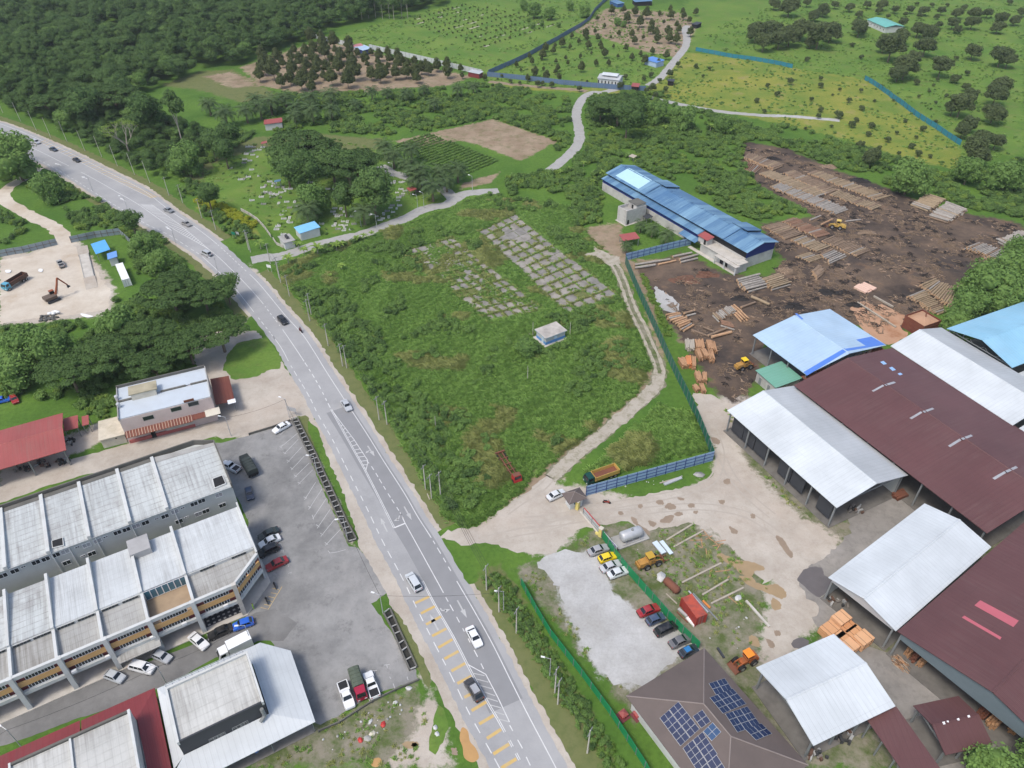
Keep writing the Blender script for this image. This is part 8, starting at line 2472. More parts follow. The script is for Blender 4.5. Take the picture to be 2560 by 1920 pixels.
trees('olive','o1','215,320,60 630,190,50 715,300,50 60,525,80 340,560,65 340,500,50 515,600,40 450,650,30 255,690,50 600,700,60 710,610,50 835,705,35 890,570,45 1010,700,30 720,770,60 340,785,60 510,830,90 320,845,60 670,880,60 630,920,80 810,930,70 780,1010,60 705,1110,90 880,1135,50 960,1060,70 1040,1000,45 1120,890,45 1220,1040,45 1180,1120,70 1240,1190,80 1060,1190,50 1350,1215,50 1285,960,70 1400,895,40 1355,780,30 1245,665,40 1340,620,40 1380,560,35 1415,510,45 1225,530,70 1500,655,45 1690,450,60 1590,310,50 1400,720,40 200,960,40 440,940,40 -60,640,60 -150,560,50 -250,700,60 -180,800,50','small dark fruit tree on the yellowed slope beside the teal net fence','small trees of the yellowed orchard',hf=.85)
trees('olive','30','580,40,80 710,60,90 860,40,80 990,40,110 960,90,70 1100,80,80 1230,80,80 1190,120,50 1350,90,100 1310,130,60 1420,40,50 1500,90,90 1460,140,60 1550,40,40 1640,110,110 1600,200,120 1790,110,130 1770,190,140 1900,110,100 2020,160,140 2140,170,110 2200,100,90 1700,60,60 1480,210,80 1040,140,50 790,120,80 800,220,150 1170,190,100 1300,230,100 1400,260,130 1990,230,130 1640,250,90 1290,30,40 2090,15,60 340,20,90 480,80,140 190,50,200 60,30,120 400,130,120','olive-green tree in the diagonal rows at the top right','trees in rows at the top right',hf=.85)
for i,(x,y,w,kd,lb)in enumerate([(1480,880,520,'rain','wide dark rain tree between the site yard and the road'),(1760,900,420,'rain','rain tree overhanging the road edge below the lamp post'),(1900,1230,460,'rain','rain tree at the bend of the drain beside the road'),(1620,1330,480,'rain','rain tree behind the white-roofed pink building'),(1250,1250,480,'rain','pale-topped rain tree in the middle of the tree belt'),(1000,1150,420,'dense','lush green tree beside the rubbish heap'),(900,1420,520,'rain','broad rain tree at the lower left of the tree belt'),(600,1560,520,'rain','broad rain tree above the red workshop'),(430,1330,380,'dense','lush low tree at the left end of the tree belt'),(180,1300,380,'dense','lush tree near the left edge below the site yard'),(120,1500,360,'dense','lush tree at the left edge above the parked cars'),(1330,1500,420,'rain','rain tree touching the roof of the pink building'),(1950,820,260,'broad','small tree at the road edge beside the rain trees'),(1220,450,240,'dense','bushy tree at the corner of the site fence'),(1130,240,230,'broad','tree with orange flowers beside the road'),(1380,580,230,'dense','bushy tree behind the leaning site fence'),(1560,720,240,'broad','small tree between fence and road')]):
 tree(kd,'01',x,y,w,lb)
for x,y,w,kd,lb in[(1350,230,820,'rain','big spreading rain tree at the back of the cemetery'),(1640,290,620,'rain','rain tree right of the biggest one in the cemetery'),(1350,560,620,'broad','dense round tree in the middle of the cemetery'),(2050,500,760,'rain','flat-topped rain tree over the cemetery centre'),(1560,900,480,'dense','dense tree behind the big palm in the cemetery'),(1820,420,620,'broad','dark round tree between the two flat rain trees'),(1180,420,520,'broad','dark round tree on the left flank of the biggest one'),(100,850,380,'broad','dark tree at the left edge of the cemetery'),(330,250,380,'broad','dark tree overhanging the bare track'),(150,120,400,'broad','bushy dark tree left of the bare track')]:
 tree(kd,'c1',x,y,w,lb)
for x,y,w,kd,lb in[(720,760,760,'broad','large round rain tree shading the white graves'),(330,900,420,'broad','dark tree in the middle of the graves'),(500,430,640,'rain','flat rain tree beside the cemetery spur'),(350,280,120,'durian','small conical tree on the bare ground behind the cemetery')]:
 tree(kd,'c2',x,y,w,lb)
for x,y,w,kd,lb in[(920,930,380,'rain','big dark tree where the far lane meets the orchard fence'),(770,920,260,'broad','dark tree left of the biggest one on the far lane'),(1080,900,260,'broad','dark tree right of the biggest one on the far lane'),(1480,1000,220,'dense','bushy tree in the scrub below the field lane'),(1830,1060,180,'dense','bushy tree in the scrub with an orange tip'),(1250,960,200,'dense','bushy tree between far lane and field lane'),(1000,1010,300,'broad','dark tree at the foot of the biggest one')]:
 tree(kd,'20',x,y,w,lb)
for x,y,w,kd,lb in[(990,860,420,'rain','large dark rain tree above the bare-branched roadside tree'),(1250,950,360,'broad','dark tree right of the large roadside rain tree'),(700,900,330,'broad','dark tree left of the large roadside rain tree'),(420,900,330,'rain','rain tree near the far bend of the road'),(1060,1150,330,'bare','thin-leaved tree with bare grey branches beside the road'),(1500,960,220,'tall','tall slim tree beside the oil palms'),(1960,1150,240,'broad','dark tree at the corner of the cemetery'),(1600,1350,300,'dense','bushy tree beside the cemetery'),(1350,1100,200,'broad','dark tree below the tall slim tree'),(570,1020,180,'dense','pale bushy tree at the road edge')]:
 tree(kd,'00',x,y,w,lb)
for x,y,w,kd,lb in[(100,1330,420,'dense','bushy tree at the left edge where the site track meets the road'),(-60,1250,360,'dense','bushy tree cut by the left edge beside the road'),(400,1600,260,'dense','bushy tree between site track and road')]:
 tree(kd,'00',x,y,w,lb)
for x,y,w,kd,lb in[(1900,780,420,'dense','bright green tree beside the sky-blue roof, upper'),(2120,650,400,'dense','bright green tree at the right edge above the sky-blue roof'),(1750,950,320,'dense','bright green tree beside the sawdust bin'),(1650,1120,240,'dense','bright green tree touching the white roof'),(2190,520,320,'dense','bright green tree at the right edge beside the bleached logs'),(2050,900,360,'dense','bright green tree behind the sky-blue roof edge')]:
 tree(kd,'31',x,y,w,lb)
for x,y,w,kd,lb in[(1240,1500,330,'dense','bushy tree in the scrub behind the two-tone log stack'),(2080,1500,300,'dense','bushy tree in the scrub at the right edge'),(1800,1280,260,'olive','dark tree at the lower end of the teal net fence'),(1750,1450,260,'dense','bushy tree below the teal net fence'),(900,1350,180,'olive','dark bush in the scrub above the far log stacks')]:
 tree(kd,'30',x,y,w,lb)
tree('dense','33',1990,1690,520,'bright green tree top at the bottom right corner')
tree('dense','33',2350,1620,480,'bright green tree cut by the bottom right corner')
tree('dense','21',130,1320,230,'round dark bush beside the pump house',name='field_bush',hf=.6)
PALMS=[('10','1540,890,130 1740,770,140 1880,750,120 1130,800,130 1300,810,130 1450,770,120 480,960,200 350,930,180 460,850,180 650,950,180 120,880,200 30,930,180 640,820,180 330,1000,150 250,850,170 1000,790,140 860,900,120','oil palm in the scrub between orchard and cemetery','oil palms in the scrub'),('c2','880,200,300 1010,320,330 1260,250,300 1370,560,420 1660,560,340 1900,520,330 1550,760,380 1200,450,300 1330,640,350 600,1100,360 1750,680,280','oil palm in the grove beside the cemetery','oil palms of the cemetery grove'),('c1','1470,1080,400','large oil palm behind the blue-roofed cemetery hut',None),('00','1940,980,200 2120,960,180 1800,900,170 2200,860,160','oil palm at the edge of the forest clearing','oil palms at the clearing'),('B','560,840,170 700,880,190 860,960,220 400,1080,160','palm in the rough garden beside the blue factory','palms in the factory garden')]
for k,s,lb,gr in PALMS:
 trees('palm',k,s,lb,gr,'palm')
trees('banana','11','360,440,110 410,490,110 525,470,150 690,450,120 740,440,90 870,390,90 930,370,80 1000,350,80 270,560,140 30,430,120 735,630,100 640,715,60','banana plant along the cemetery lane','banana plants by the cemetery lane','plant')
trees('banana','20','860,1100,90 1320,1090,80 1720,1080,90 1900,1100,140 420,1480,80 500,1450,70 700,1560,80 780,1480,80 620,1400,70','banana plant in the scrub behind the blue factory','banana plants in the scrub','plant')
# ---- scattered ground vegetation: one object of kind stuff for each sort
def instancer(name,label,cat,meshes,P,S,Rz,idx):
 col=bpy.data.collections.new(name+'_parts')
 for i,me in enumerate(meshes):
  col.objects.link(bpy.data.objects.new('%s_%02d'%(name,i),me))
 me=bpy.data.meshes.new(name)
 me.vertices.add(len(P))
 me.vertices.foreach_set('co',np.asarray(P,np.float32).ravel())
 for nm,ty,v in(('sc','FLOAT',S),('rz','FLOAT',Rz),('ix','INT',idx)):
  me.attributes.new(nm,ty,'POINT').data.foreach_set('value',np.asarray(v))
 o=obj(name,me)
 ng=bpy.data.node_groups.new(name,'GeometryNodeTree')
 ng.interface.new_socket('Geometry',in_out='INPUT',socket_type='NodeSocketGeometry')
 ng.interface.new_socket('Geometry',in_out='OUTPUT',socket_type='NodeSocketGeometry')
 N=ng.nodes
 gi,go=N.new('NodeGroupInput'),N.new('NodeGroupOutput')
 ci=N.new('GeometryNodeCollectionInfo')
 ci.inputs[0].default_value=col
 ci.inputs[1].default_value=True
 ci.inputs[2].default_value=True
 iop=N.new('GeometryNodeInstanceOnPoints')
 iop.inputs['Pick Instance'].default_value=True
 def at(nm,ty):
  a=N.new('GeometryNodeInputNamedAttribute')
  a.data_type=ty
  a.inputs[0].default_value=nm
  return a.outputs[0]
 cx=N.new('ShaderNodeCombineXYZ')
 ng.links.new(at('rz','FLOAT'),cx.inputs[2])
 sx=N.new('ShaderNodeCombineXYZ')
 sc_=at('sc','FLOAT')
 for i in range(3):
  ng.links.new(sc_,sx.inputs[i])
 ng.links.new(gi.outputs[0],iop.inputs['Points'])
 ng.links.new(ci.outputs[0],iop.inputs['Instance'])
 ng.links.new(at('ix','INT'),iop.inputs['Instance Index'])
 ng.links.new(cx.outputs[0],iop.inputs['Rotation'])
 ng.links.new(sx.outputs[0],iop.inputs['Scale'])
 ng.links.new(iop.outputs[0],go.inputs[0])
 o.modifiers.new('scatter','NODES').node_group=ng
 return tag(o,label,cat,kind='stuff')
def grassmesh(seed,m,n=100,w=.8,h=.62,bw=.06):
 r=np.random.default_rng(seed)
 p=r.normal(0,w*.5,(n,2))
 a=r.uniform(0,6.283,n)
 hh=h*r.uniform(.55,1.2,n)
 lean=r.uniform(.8,1.8,n)*hh
 dx,dy=np.cos(a),np.sin(a)
 b=bw*r.uniform(.6,1.3,n)
 z0=np.zeros(n)
 A=np.stack([p[:,0]-dy*b,p[:,1]+dx*b,z0],1)
 B=np.stack([p[:,0]+dy*b,p[:,1]-dx*b,z0],1)
 C=np.stack([p[:,0]+dx*lean*.4+dy*b*.7,p[:,1]+dy*lean*.4-dx*b*.7,hh*.72],1)
 D=np.stack([p[:,0]+dx*lean,p[:,1]+dy*lean,hh*.80],1)
 V=np.stack([A,B,C,D],1).reshape(-1,3)
 return fastmesh('grass_tuft',V,np.arange(4*n).reshape(-1,4),m)
def shrubmesh(seed,m,n=380,W=2.6,H=1.9,size=.20):
 r=random.Random(seed)
 bl=[(r.uniform(-.3,.3)*W,r.uniform(-.3,.3)*W,H*r.uniform(.3,.55),W*r.uniform(.2,.32),W*r.uniform(.2,.32),H*r.uniform(.3,.45))for _ in range(6)]
 return crown('shrub',bl,n,size,m,seed,core=.6)
NOV=[]
for nm in('log_yard','site_yard','sand_yard','gravel_lot','timber_yard_floor','dirt_clearing','forecourt','car_park','shop_street','road','road_shoulder','sawdust_ground'):
 me=bpy.data.objects[nm].data
 NOV.append([(v.co.x,v.co.y)for v in me.vertices])
LANES=[]
for nm,w in(('site_track',3.9),('dirt_track',1.9),('far_lane',2.6),('field_lane',2.2),('gravel_spur',2.0),('orchard_lane',2.5),('orchard_track',2.2),('cemetery_lane',2.9),('cemetery_spur',2.8),('back_lane',3.8)):
 me=bpy.data.objects[nm].data
 n=len(me.vertices)//2
 LANES.append(([Vector((me.vertices[i].co.xy+me.vertices[n+i].co.xy)/2)for i in range(n)],w))
SOLID=[]
for o in list(bpy.data.objects):
 if o.parent is None and o.type=='EMPTY' and o.get('category')in('warehouse','factory','building','shophouse','hut','house','tower','shed','workshop','guard house','cabin','bin','container','weighbridge','tank'):
  pts=[]
  for c in o.children:
   if c.type=='MESH':
    for q in c.bound_box:
     pts.append((q[0],q[1]))
  if pts:
   x0,x1=min(p[0]for p in pts),max(p[0]for p in pts)
   y0,y1=min(p[1]for p in pts),max(p[1]for p in pts)
   c_,s_=math.cos(o.rotation_euler.z),math.sin(o.rotation_euler.z)
   SOLID.append([(o.location.x+c_*x-s_*y,o.location.y+s_*x+c_*y)for x,y in((x0,y0),(x1,y0),(x1,y1),(x0,y1))])
def free(P,margin=.5,lanes=True):
 ok=np.ones(len(P),bool)
 for poly in NOV:
  ok&=~(polymask(P,poly,margin)>.02)
 for poly in SOLID:
  ok&=~(polymask(P,poly,.8)>.02)
 if lanes:
  for ln,w in LANES:
   Q=np.array([(p.x,p.y)for p in ln])
   bb=(P[:,0]>Q[:,0].min()-w)&(P[:,0]<Q[:,0].max()+w)&(P[:,1]>Q[:,1].min()-w)&(P[:,1]<Q[:,1].max()+w)
   if bb.any():
    d=np.full(bb.sum(),1e9)
    X=P[bb]
    for q in Q:
     d=np.minimum(d,(X[:,0]-q[0])**2+(X[:,1]-q[1])**2)
    t=ok[bb]
    t&=d>(w+margin)**2
    ok[bb]=t
 return ok
def pts_in(poly,spacing,jit=.5):
 xs,ys=[p[0]for p in poly],[p[1]for p in poly]
 X,Y=np.meshgrid(np.arange(min(xs),max(xs),spacing),np.arange(min(ys),max(ys),spacing))
 P=np.stack([X.ravel(),Y.ravel()],1)+rng.uniform(-jit,jit,(X.size,2))*spacing
 return P[inpoly(P,poly)]
def scat(name,label,cat,meshes,P,smin,smax,z=0.0):
 n=len(P)
 if n==0:
  return
 print('SCATTER',name,n)
 return instancer(name,label,cat,meshes,np.concatenate([P,np.full((n,1),z)],1),rng.uniform(smin,smax,n),rng.uniform(0,6.283,n),rng.integers(0,len(meshes),n))
def V_(s):
 return[(p.x,p.y)for p in gl('F',s)]
# forest
FOR=V_('-30,-30 1010,-40 960,12 830,36 720,62 690,78 600,108 520,140 440,150 370,180 260,215 330,262 250,290 180,282 60,245 -30,215')
Pf=pts_in(FOR,5.6)
Pf=Pf[free(Pf,2.0)]
fm=[v[1]for v in PROTO['broad']]+[v[1]for v in PROTO['tall']]+[mk_broad(111,ML['shrub'],W=8.5,H=9,n=2200)[1],mk_broad(112,ML['rain'],W=10,H=12,n=2400)[1]]
scat('forest','dense dark green jungle filling the top left of the picture','forest',fm,Pf,.55,1.15)
# rubber trees with pale stems along the top edge
for i,(x,y)in enumerate(nums('120,150 180,120 240,140 300,110 560,30 640,40 700,25 760,30 830,25 900,30 960,20 1020,15 1080,25 1140,20 1180,30 1250,15 1300,20')):
 tree('tall','10',x,y,90,'slim pale-stemmed rubber tree at the edge of the far forest','tree','rubber trees at the far forest edge','rubber_tree')
fm2=fm[:4]+fm[-2:]
BELT=V_('200,240 330,255 420,280 470,320 420,350 400,400 340,395 250,340 120,275 0,235 0,215')
Pb=pts_in(BELT,5.0)
Pb=Pb[free(Pb,4.0)]
scat('roadside_trees','mixed green trees and bushes crowding the far side of the road','bushes',fm2,Pb,.35,.75)
SHR=[shrubmesh(200+i,ML['shrub'])for i in range(4)]+[shrubmesh(210,ML['bright']),shrubmesh(211,ML['forest'])]
SCRUB=[V_(s)for s in('1270,200 1420,200 1480,230 1600,262 1700,300 1620,305 1600,340 1660,410 1740,460 1640,478 1560,455 1480,400 1340,350 1300,380 1300,480 1240,490 1210,360 1262,310','600,208 760,202 900,197 1040,182 1230,208 1240,260 1232,310 1200,330 1195,300 1062,256 930,282 830,292 700,285 590,285 560,250 600,230','400,290 560,282 520,312 430,365 425,440 510,480 560,520 525,528 440,462 380,420 400,380 400,340','40,400 120,388 230,440 330,500 390,560 420,620 330,560 250,492 175,500 130,440','0,300 100,372 60,388 0,402','0,425 60,455 72,500 0,532','250,480 330,520 420,620 520,700 520,740 470,790 330,800 240,870 150,890 60,870 0,870 0,712 150,702 240,650 300,590','1640,262 1760,288 1900,332 2050,372 2100,382 2230,330 2230,478 2100,452 1990,428 1880,388 1780,352 1640,300','2058,650 2110,592 2230,560 2230,650 2130,685 2060,705','1200,365 1300,330 1330,345 1300,400 1180,420 1050,425 1000,440 1100,385','500,745 560,735 600,775 590,800 520,808','120,880 250,860 330,800 230,905')]
Ps=np.concatenate([pts_in(p,1.75)for p in SCRUB])
Ps=Ps[free(Ps,.9)]
Ps=Ps[(vnoise(Ps,9,3)*.6+vnoise(Ps,3.5,4)*.4)>.40]
scat('scrub','thick mixed scrub and undergrowth between the fields','scrub',SHR,Ps,.55,1.35)
GRS=[grassmesh(300+i,ML['grass'])for i in range(5)]+[grassmesh(310+i,ML['dry'],h=.8)for i in range(2)]
FIELD=V_('598,585 680,545 760,508 900,478 990,440 1050,420 1290,455 1255,490 1300,540 1345,600 1390,720 1402,790 1370,862 1262,950 1130,1052 1092,1130 1010,1145 962,1112 902,1012 852,922 792,832 722,737 642,637')
FIELD2=V_('1290,1000 1420,872 1490,890 1535,972 1270,1032 1262,1020')
PADS=[[(p.x,p.y)for p in gl('p',s)]for s in('800,290 1140,130 2090,880 1620,1060','140,465 570,345 1400,1010 900,1130')]
P=np.concatenate([pts_in(FIELD,.82),pts_in(FIELD2,.85)])
P=P[free(P,.6)]
onpad=np.zeros(len(P),bool)
for i,pd in enumerate(PADS):
 m_=inpoly(P,pd)
 keep=vnoise(P,5,9+i)*.6+vnoise(P,2.2,19+i)*.4
 onpad|=m_&(keep<(.80 if i==0 else.52))
P=P[~onpad]
tall=vnoise(P,7,12)
dryf=vnoise(P,11,13)*.6+vnoise(P,4,14)*.4
n=len(P)
idx=np.where(dryf>.68,5+rng.integers(0,2,n),rng.integers(0,5,n))
scl=(.5+.75*tall)*rng.uniform(.75,1.2,n)
for pd in PADS:
 scl[inpoly(P,pd)]*=.55
print('SCATTER field',n)
instancer('tall_grass','tall green lalang grass covering the vacant field beside the road','grass',GRS,np.concatenate([P,np.zeros((n,1))],1),scl,rng.uniform(0,6.283,n),idx)
# joints of the right pad: thin lines of grass
Pj=[]
r_=random.Random(4)
for corners,nu,nv,pr_ in(('800,290 1140,130 2090,880 1620,1060',5,14,.75),('140,465 570,345 1400,1010 900,1130',6,13,.9)):
 C4=gl('p',corners)
 for i in range(nu+1):
  for t in np.linspace(0,1,120):
   Pj.append((i/nu,t,C4,pr_))
 for j in range(nv+1):
  for t in np.linspace(0,1,55):
   Pj.append((t,j/nv,C4,pr_))
Q=[]
for u,v_,C4,pr_ in Pj:
 if r_.random()<pr_:
  p=C4[0]*(1-u)*(1-v_)+C4[1]*u*(1-v_)+C4[2]*u*v_+C4[3]*(1-u)*v_
  Q.append((p.x+r_.uniform(-.15,.15),p.y+r_.uniform(-.15,.15)))
Q=np.array(Q)
Q=Q[vnoise(Q,6,33)>.28]
scat('joint_grass','rank grass growing in the joints of the concrete slabs','grass',[grassmesh(330,ML['dry'],26,.28,.55),grassmesh(331,ML['grass'],26,.28,.5)],Q,.5,1.2)
# bushes in the field: clusters and a belt along the road side
P=pts_in(FIELD,1.7)
P=P[free(P,1.0)]
edge=polydist(P,[(p.x,p.y)for p in dense(offset(sub(RL,P_(600,660),P_(1100,1380)),1.0),4,False)]+[(p.x,p.y)for p in dense(offset(sub(RL,P_(600,660),P_(1100,1380)),1.0),4,False)][::-1])
clump=vnoise(P,10,22)*.55+vnoise(P,4,23)*.45
keep=(clump>.64)|((edge<17)&(edge>4.5)&(clump>.42))
for pd in PADS:
 keep&=~inpoly(P,pd)
scat('field_bushes','leafy bushes growing in the tall grass of the vacant field','bushes',SHR[:4]+[SHR[5]],P[keep],.5,1.25)
# small tufts on the short grass everywhere else
SHORT=[V_(s)for s in('430,372 520,330 560,305 720,300 830,320 890,390 960,420 940,445 800,490 640,520 560,478 500,450 430,430','720,82 850,40 960,15 1030,0 1200,80 1205,88 1050,162 870,110 740,100','1030,0 1310,0 1280,45 1210,85 1100,40','1050,160 1205,90 1290,20 1500,20 1490,60 1470,130 1400,185 1230,188 1050,175','1520,70 1640,20 1800,0 2230,0 2230,330 2080,350 2000,260 1900,180 1700,140 1520,100','1400,190 1480,112 1600,125 1720,148 1860,170 1900,185 2070,315 2090,370 1960,345 1840,305 1740,280 1600,250 1440,215')]
P=np.concatenate([pts_in(p,2.6)for p in SHORT])
P=P[free(P,.3)]
P=P[(vnoise(P,8,44)*.5+vnoise(P,3,45)*.5)>.52]
scat('grass_tufts','low tufts of weeds in the mown fields and orchards','grass',[grassmesh(350,ML['grass'],40,.5,.4),grassmesh(351,ML['grass'],40,.6,.35),shrubmesh(352,ML['shrub'],90,1.3,.7,.16)],P,.7,1.5)
P=np.concatenate([pts_in(V_(s),1.1)for s in('1230,1180 1320,1130 1400,1130 1530,1060 1560,1170 1660,1250 1640,1390 1560,1400 1420,1250','1110,1240 1190,1210 1300,1400 1390,1490 1330,1500','610,1590 700,1560 900,1490 930,1560 900,1659 560,1659','1555,870 1600,900 1640,980 1760,1090 1800,1160 1700,1090 1600,960')])
P=P[free(P,.2)]
P=P[(vnoise(P,5,54)*.5+vnoise(P,2,55)*.5)>.5]
scat('yard_weeds','low weeds growing on the gritty yard between the sleepers','weeds',[grassmesh(360,ML['grass'],30,.35,.28),grassmesh(361,ML['dry'],30,.35,.25)],P,.6,1.3)
# shrubs of yellow green along the verge and orange flowers
Py=np.array([(p.x,p.y)for p in dense(gl('c1','20,940 180,1010 330,1080 470,1170 600,1250 720,1310'),.9,False)])
Py=np.concatenate([Py+rng.uniform(-2.2,2.2,Py.shape)for _ in range(4)])
scat('yellow_shrubs','yellow-green shrub strip beside the road before the cemetery','shrubs',[shrubmesh(370,ML['yellow']),shrubmesh(371,ML['yellow'])],Py,.5,.9)
HEDGE=V_('1040,1250 1080,1232 1108,1270 1185,1390 1290,1560 1360,1659 1310,1659 1200,1500 1110,1350 1060,1285')
P=pts_in(HEDGE,.72)
P=P[(vnoise(P,4,61)*.5+vnoise(P,2,62)*.5)>.2]
scat('hedge_weeds','low green creepers and weeds in front of the long green fence','weeds',SHR[:3]+[SHR[5]]+GRS[:3],P,.35,.68)
# strip of greenery along the inside of the green fence
Pg=np.array([(p.x,p.y)for p in dense(gl('P','1590,690 1612,740 1634,790 1655,840'),.8,False)])
Pg=np.concatenate([Pg+np.array([2.0,0])+rng.uniform(-1.0,1.0,Pg.shape)for _ in range(3)])
scat('fence_weeds','rank weeds along the inside of the tall green fence','weeds',[SHR[4],GRS[0],GRS[1]],Pg,.3,.6)
# crop rows and seedling rows
def rows(name,label,k,a0,a1,b0,b1,n,m,step,w,meshes,smin,smax):
 P=[]
 A0,A1,B0,B1=(g(k,*p)for p in(a0,a1,b0,b1))
 for i in range(n):
  t=(i+.5)/n
  p,q=A0.lerp(B0,t),A1.lerp(B1,t)
  L=(q-p).length
  for s in np.arange(0,L,step):
   r2=p.lerp(q,s/L)
   P.append((r2.x+random.uniform(-w,w),r2.y+random.uniform(-w,w)))
 P=np.array(P)
 return scat(name,label,'crops',meshes,P,smin,smax)
CROP=[shrubmesh(380+i,ML['shrub'],110,1.2,.8,.17)for i in range(3)]
rows('crop_rows','green vegetable rows beside the bare brown plot','c2',(1000,190),(1500,25),(1950,640),(2500,400),20,12,.8,.2,CROP,.7,1.3)
rows('seedling_rows','rows of small dark seedlings on the far crop field','o3',(1340,50),(1900,-110),(2150,300),(2900,60),10,12,5.0,.3,[shrubmesh(390,ML['orchard'],120,1.4,1.6,.18)],.7,1.2)
mb=MB()
SB_=[]
A0,A1,B0,B1=(g('o3',*p)for p in((1340,50),(1900,-110),(2150,300),(2900,60)))
for i in range(10):
 t=(i+.5)/10
 p,q=A0.lerp(B0,t),A1.lerp(B1,t)
 x=random.uniform(0,.2)
 while x<.8:
  l=random.uniform(.04,.14)
  if random.random()<.55:
   pp=[p.lerp(q,x),p.lerp(q,x+l)]
   mm=MB()
   ribbon(mm,dense(pp,1.0,False),random.uniform(.8,1.5),.02,random.uniform(-.4,.4))
   tag(mm.build('bare_soil_strip',SM['sand']),kind='structure')
  x+=l+random.uniform(.05,.25)
# ---------------------------------------------------------------- debris, heaps, rubble
def stickmesh(seed,m,n=14,L=1.2,w=.09):
 r=random.Random(seed)
 mb=MB()
 for i in range(n):
  a=r.uniform(0,3.14)
  x,y,l=r.uniform(-.9,.9),r.uniform(-.9,.9),L*r.uniform(.4,1.2)
  d=Vector((math.cos(a),math.sin(a),r.uniform(-.12,.12)))
  p=Vector((x,y,r.uniform(.04,.22)))
  mb.tube(p-d*l/2,p+d*l/2,w*r.uniform(.4,1),n=4)
 return mb.mesh('stick',m)
def rockmesh(seed,m):
 r=random.Random(seed)
 v,f=ellip((0,0,.1,1,1,.6),1.0,6,3)
 v=[(x*r.uniform(.7,1.2),y*r.uniform(.7,1.2),z*r.uniform(.7,1.2))for x,y,z in v]
 return fastmesh('rock',v,f,m)
M_debris=plain('bark_debris',(.20,.145,.10),.95,.35,1.5)
M_char=plain('charred_brush',(.028,.025,.024),.95,.4,1.2)
M_palechip=plain('pale_wood_chip',(.36,.26,.18),.95,.25,1.5)
M_rubble=plain('pale_rubble',(.50,.50,.49),.95,.2,1.5)
YARD=[(v.co.x,v.co.y)for v in bpy.data.objects['log_yard'].data.vertices]
P=pts_in(YARD,1.7)
P=P[(vnoise(P,9,71)*.55+vnoise(P,3,72)*.45)>.46]
scat('bark_debris','bark, splinters and broken branches littering the log yard','debris',[stickmesh(400,M_debris),stickmesh(401,M_debris,18,.9),stickmesh(402,M_char,14,1.3),stickmesh(403,M_palechip,7,1.0,.06)],P,.45,1.2,.012)
HEAP=[('l3','1920,700',5.5,'c','black charred brush heap beside the pale blue saw shed'),('l4','190,730',6.0,'c','large black charred brush heap in the middle of the yard'),('l3','1160,590',4.5,'c','black bark heap above the yard log pile'),('l3','1790,200',4.5,'d','tangled brown brush heap behind the blue factory'),('l3','400,330',7.5,'r','reddish bark mulch spread inside the fence'),('l3','700,260',6.0,'r','reddish bark strip below the factory plinth'),('l1','1300,370',6.0,'d','brown brush bank along the far edge of the log yard'),('l1','500,260',6,'c','black bark bank at the far left of the log yard'),('l4','520,900',4,'c','black heap at the end of the sawdust floor'),('l1','1800,1280',5,'d','pale stick heap right of the yellow log loader'),('l1','1700,560',7,'c','black bark bank right of the far log rows')]
M_redbark=plain('reddish_bark',(.14,.07,.045),.95,.4,1.0)
for k,s,rad,c_,lb in HEAP:
 x,y=nums(s)[0]
 p=g(k,x,y)
 o=thing('brush_heap',lb,'heap',p)
 m={'c':M_char,'d':M_debris,'r':M_redbark}[c_]
 flat=.35 if c_=='r' else.9
 mb=MB()
 nr,ns=6,18
 for j in range(nr+1):
  for i in range(ns):
   a=6.2832*i/ns
   q=j/nr
   wob=1+.22*math.sin(3*a+x)+.12*math.sin(7*a)
   mb.v.append((rad*.62*q*wob*math.cos(a),rad*.36*q*wob*math.sin(a),max(.005,flat*(1-q)**.8*(.7+.3*random.random()))))
 for j in range(nr):
  mb.f+=[(j*ns+i,(j+1)*ns+i,(j+1)*ns+(i+1)%ns,j*ns+(i+1)%ns)for i in range(ns)]
 mb.build('mound',m,o)
 sm=MB()
 for i in range(45):
  a,q=random.uniform(0,6.28),random.random()**.6
  d=Vector((random.uniform(-1,1),random.uniform(-1,1),random.uniform(-.2,.3))).normalized()
  c3=Vector((rad*.6*q*math.cos(a),rad*.36*q*math.sin(a),.1+flat*(1-q)))
  l=random.uniform(.4,1.3)
  sm.tube(c3-d*l/2,c3+d*l/2,random.uniform(.03,.07),n=4)
 ob=sm.build('twigs',random.choice([M_debris,m,M_palechip])if c_!='c' else M_char,o)
 ob['kind']='stuff'
# crushed white rubble by the forklift and along the office
RUB=[[(p.x,p.y)for p in gl('h',s)]for s in('1080,1010 1380,1020 1480,900 1640,900 1720,1020 1560,1130 1420,1180 1480,1360 1300,1420 1150,1250 1000,1130','600,900 720,1000 860,1060 900,1120 840,1080 700,980')]+[[(p.x,p.y)for p in gl('g',s)]for s in('1080,420 1500,330 2000,170 2080,200 1700,380 1200,480','1280,1270 1500,1200 1520,1240 1250,1330')]+[[(p.x,p.y)for p in gl('13',s)]for s in('850,1250 1050,1120 1300,1000 1400,1050 1250,1200 1150,1400 950,1420','560,1420 800,1330 780,1480 560,1560')]
P=np.concatenate([pts_in(p,.62)for p in RUB[:2]]+[pts_in(p,1.3)for p in RUB[2:]])
P=P[(vnoise(P,3,81)*.5+vnoise(P,1.2,82)*.5)>.47]
scat('rubble','pale crushed rubble and broken concrete strewn over the weedy ground','rubble',[rockmesh(410,M_rubble),rockmesh(411,M_rubble),rockmesh(412,M_conc)],P,.08,.30,.012)
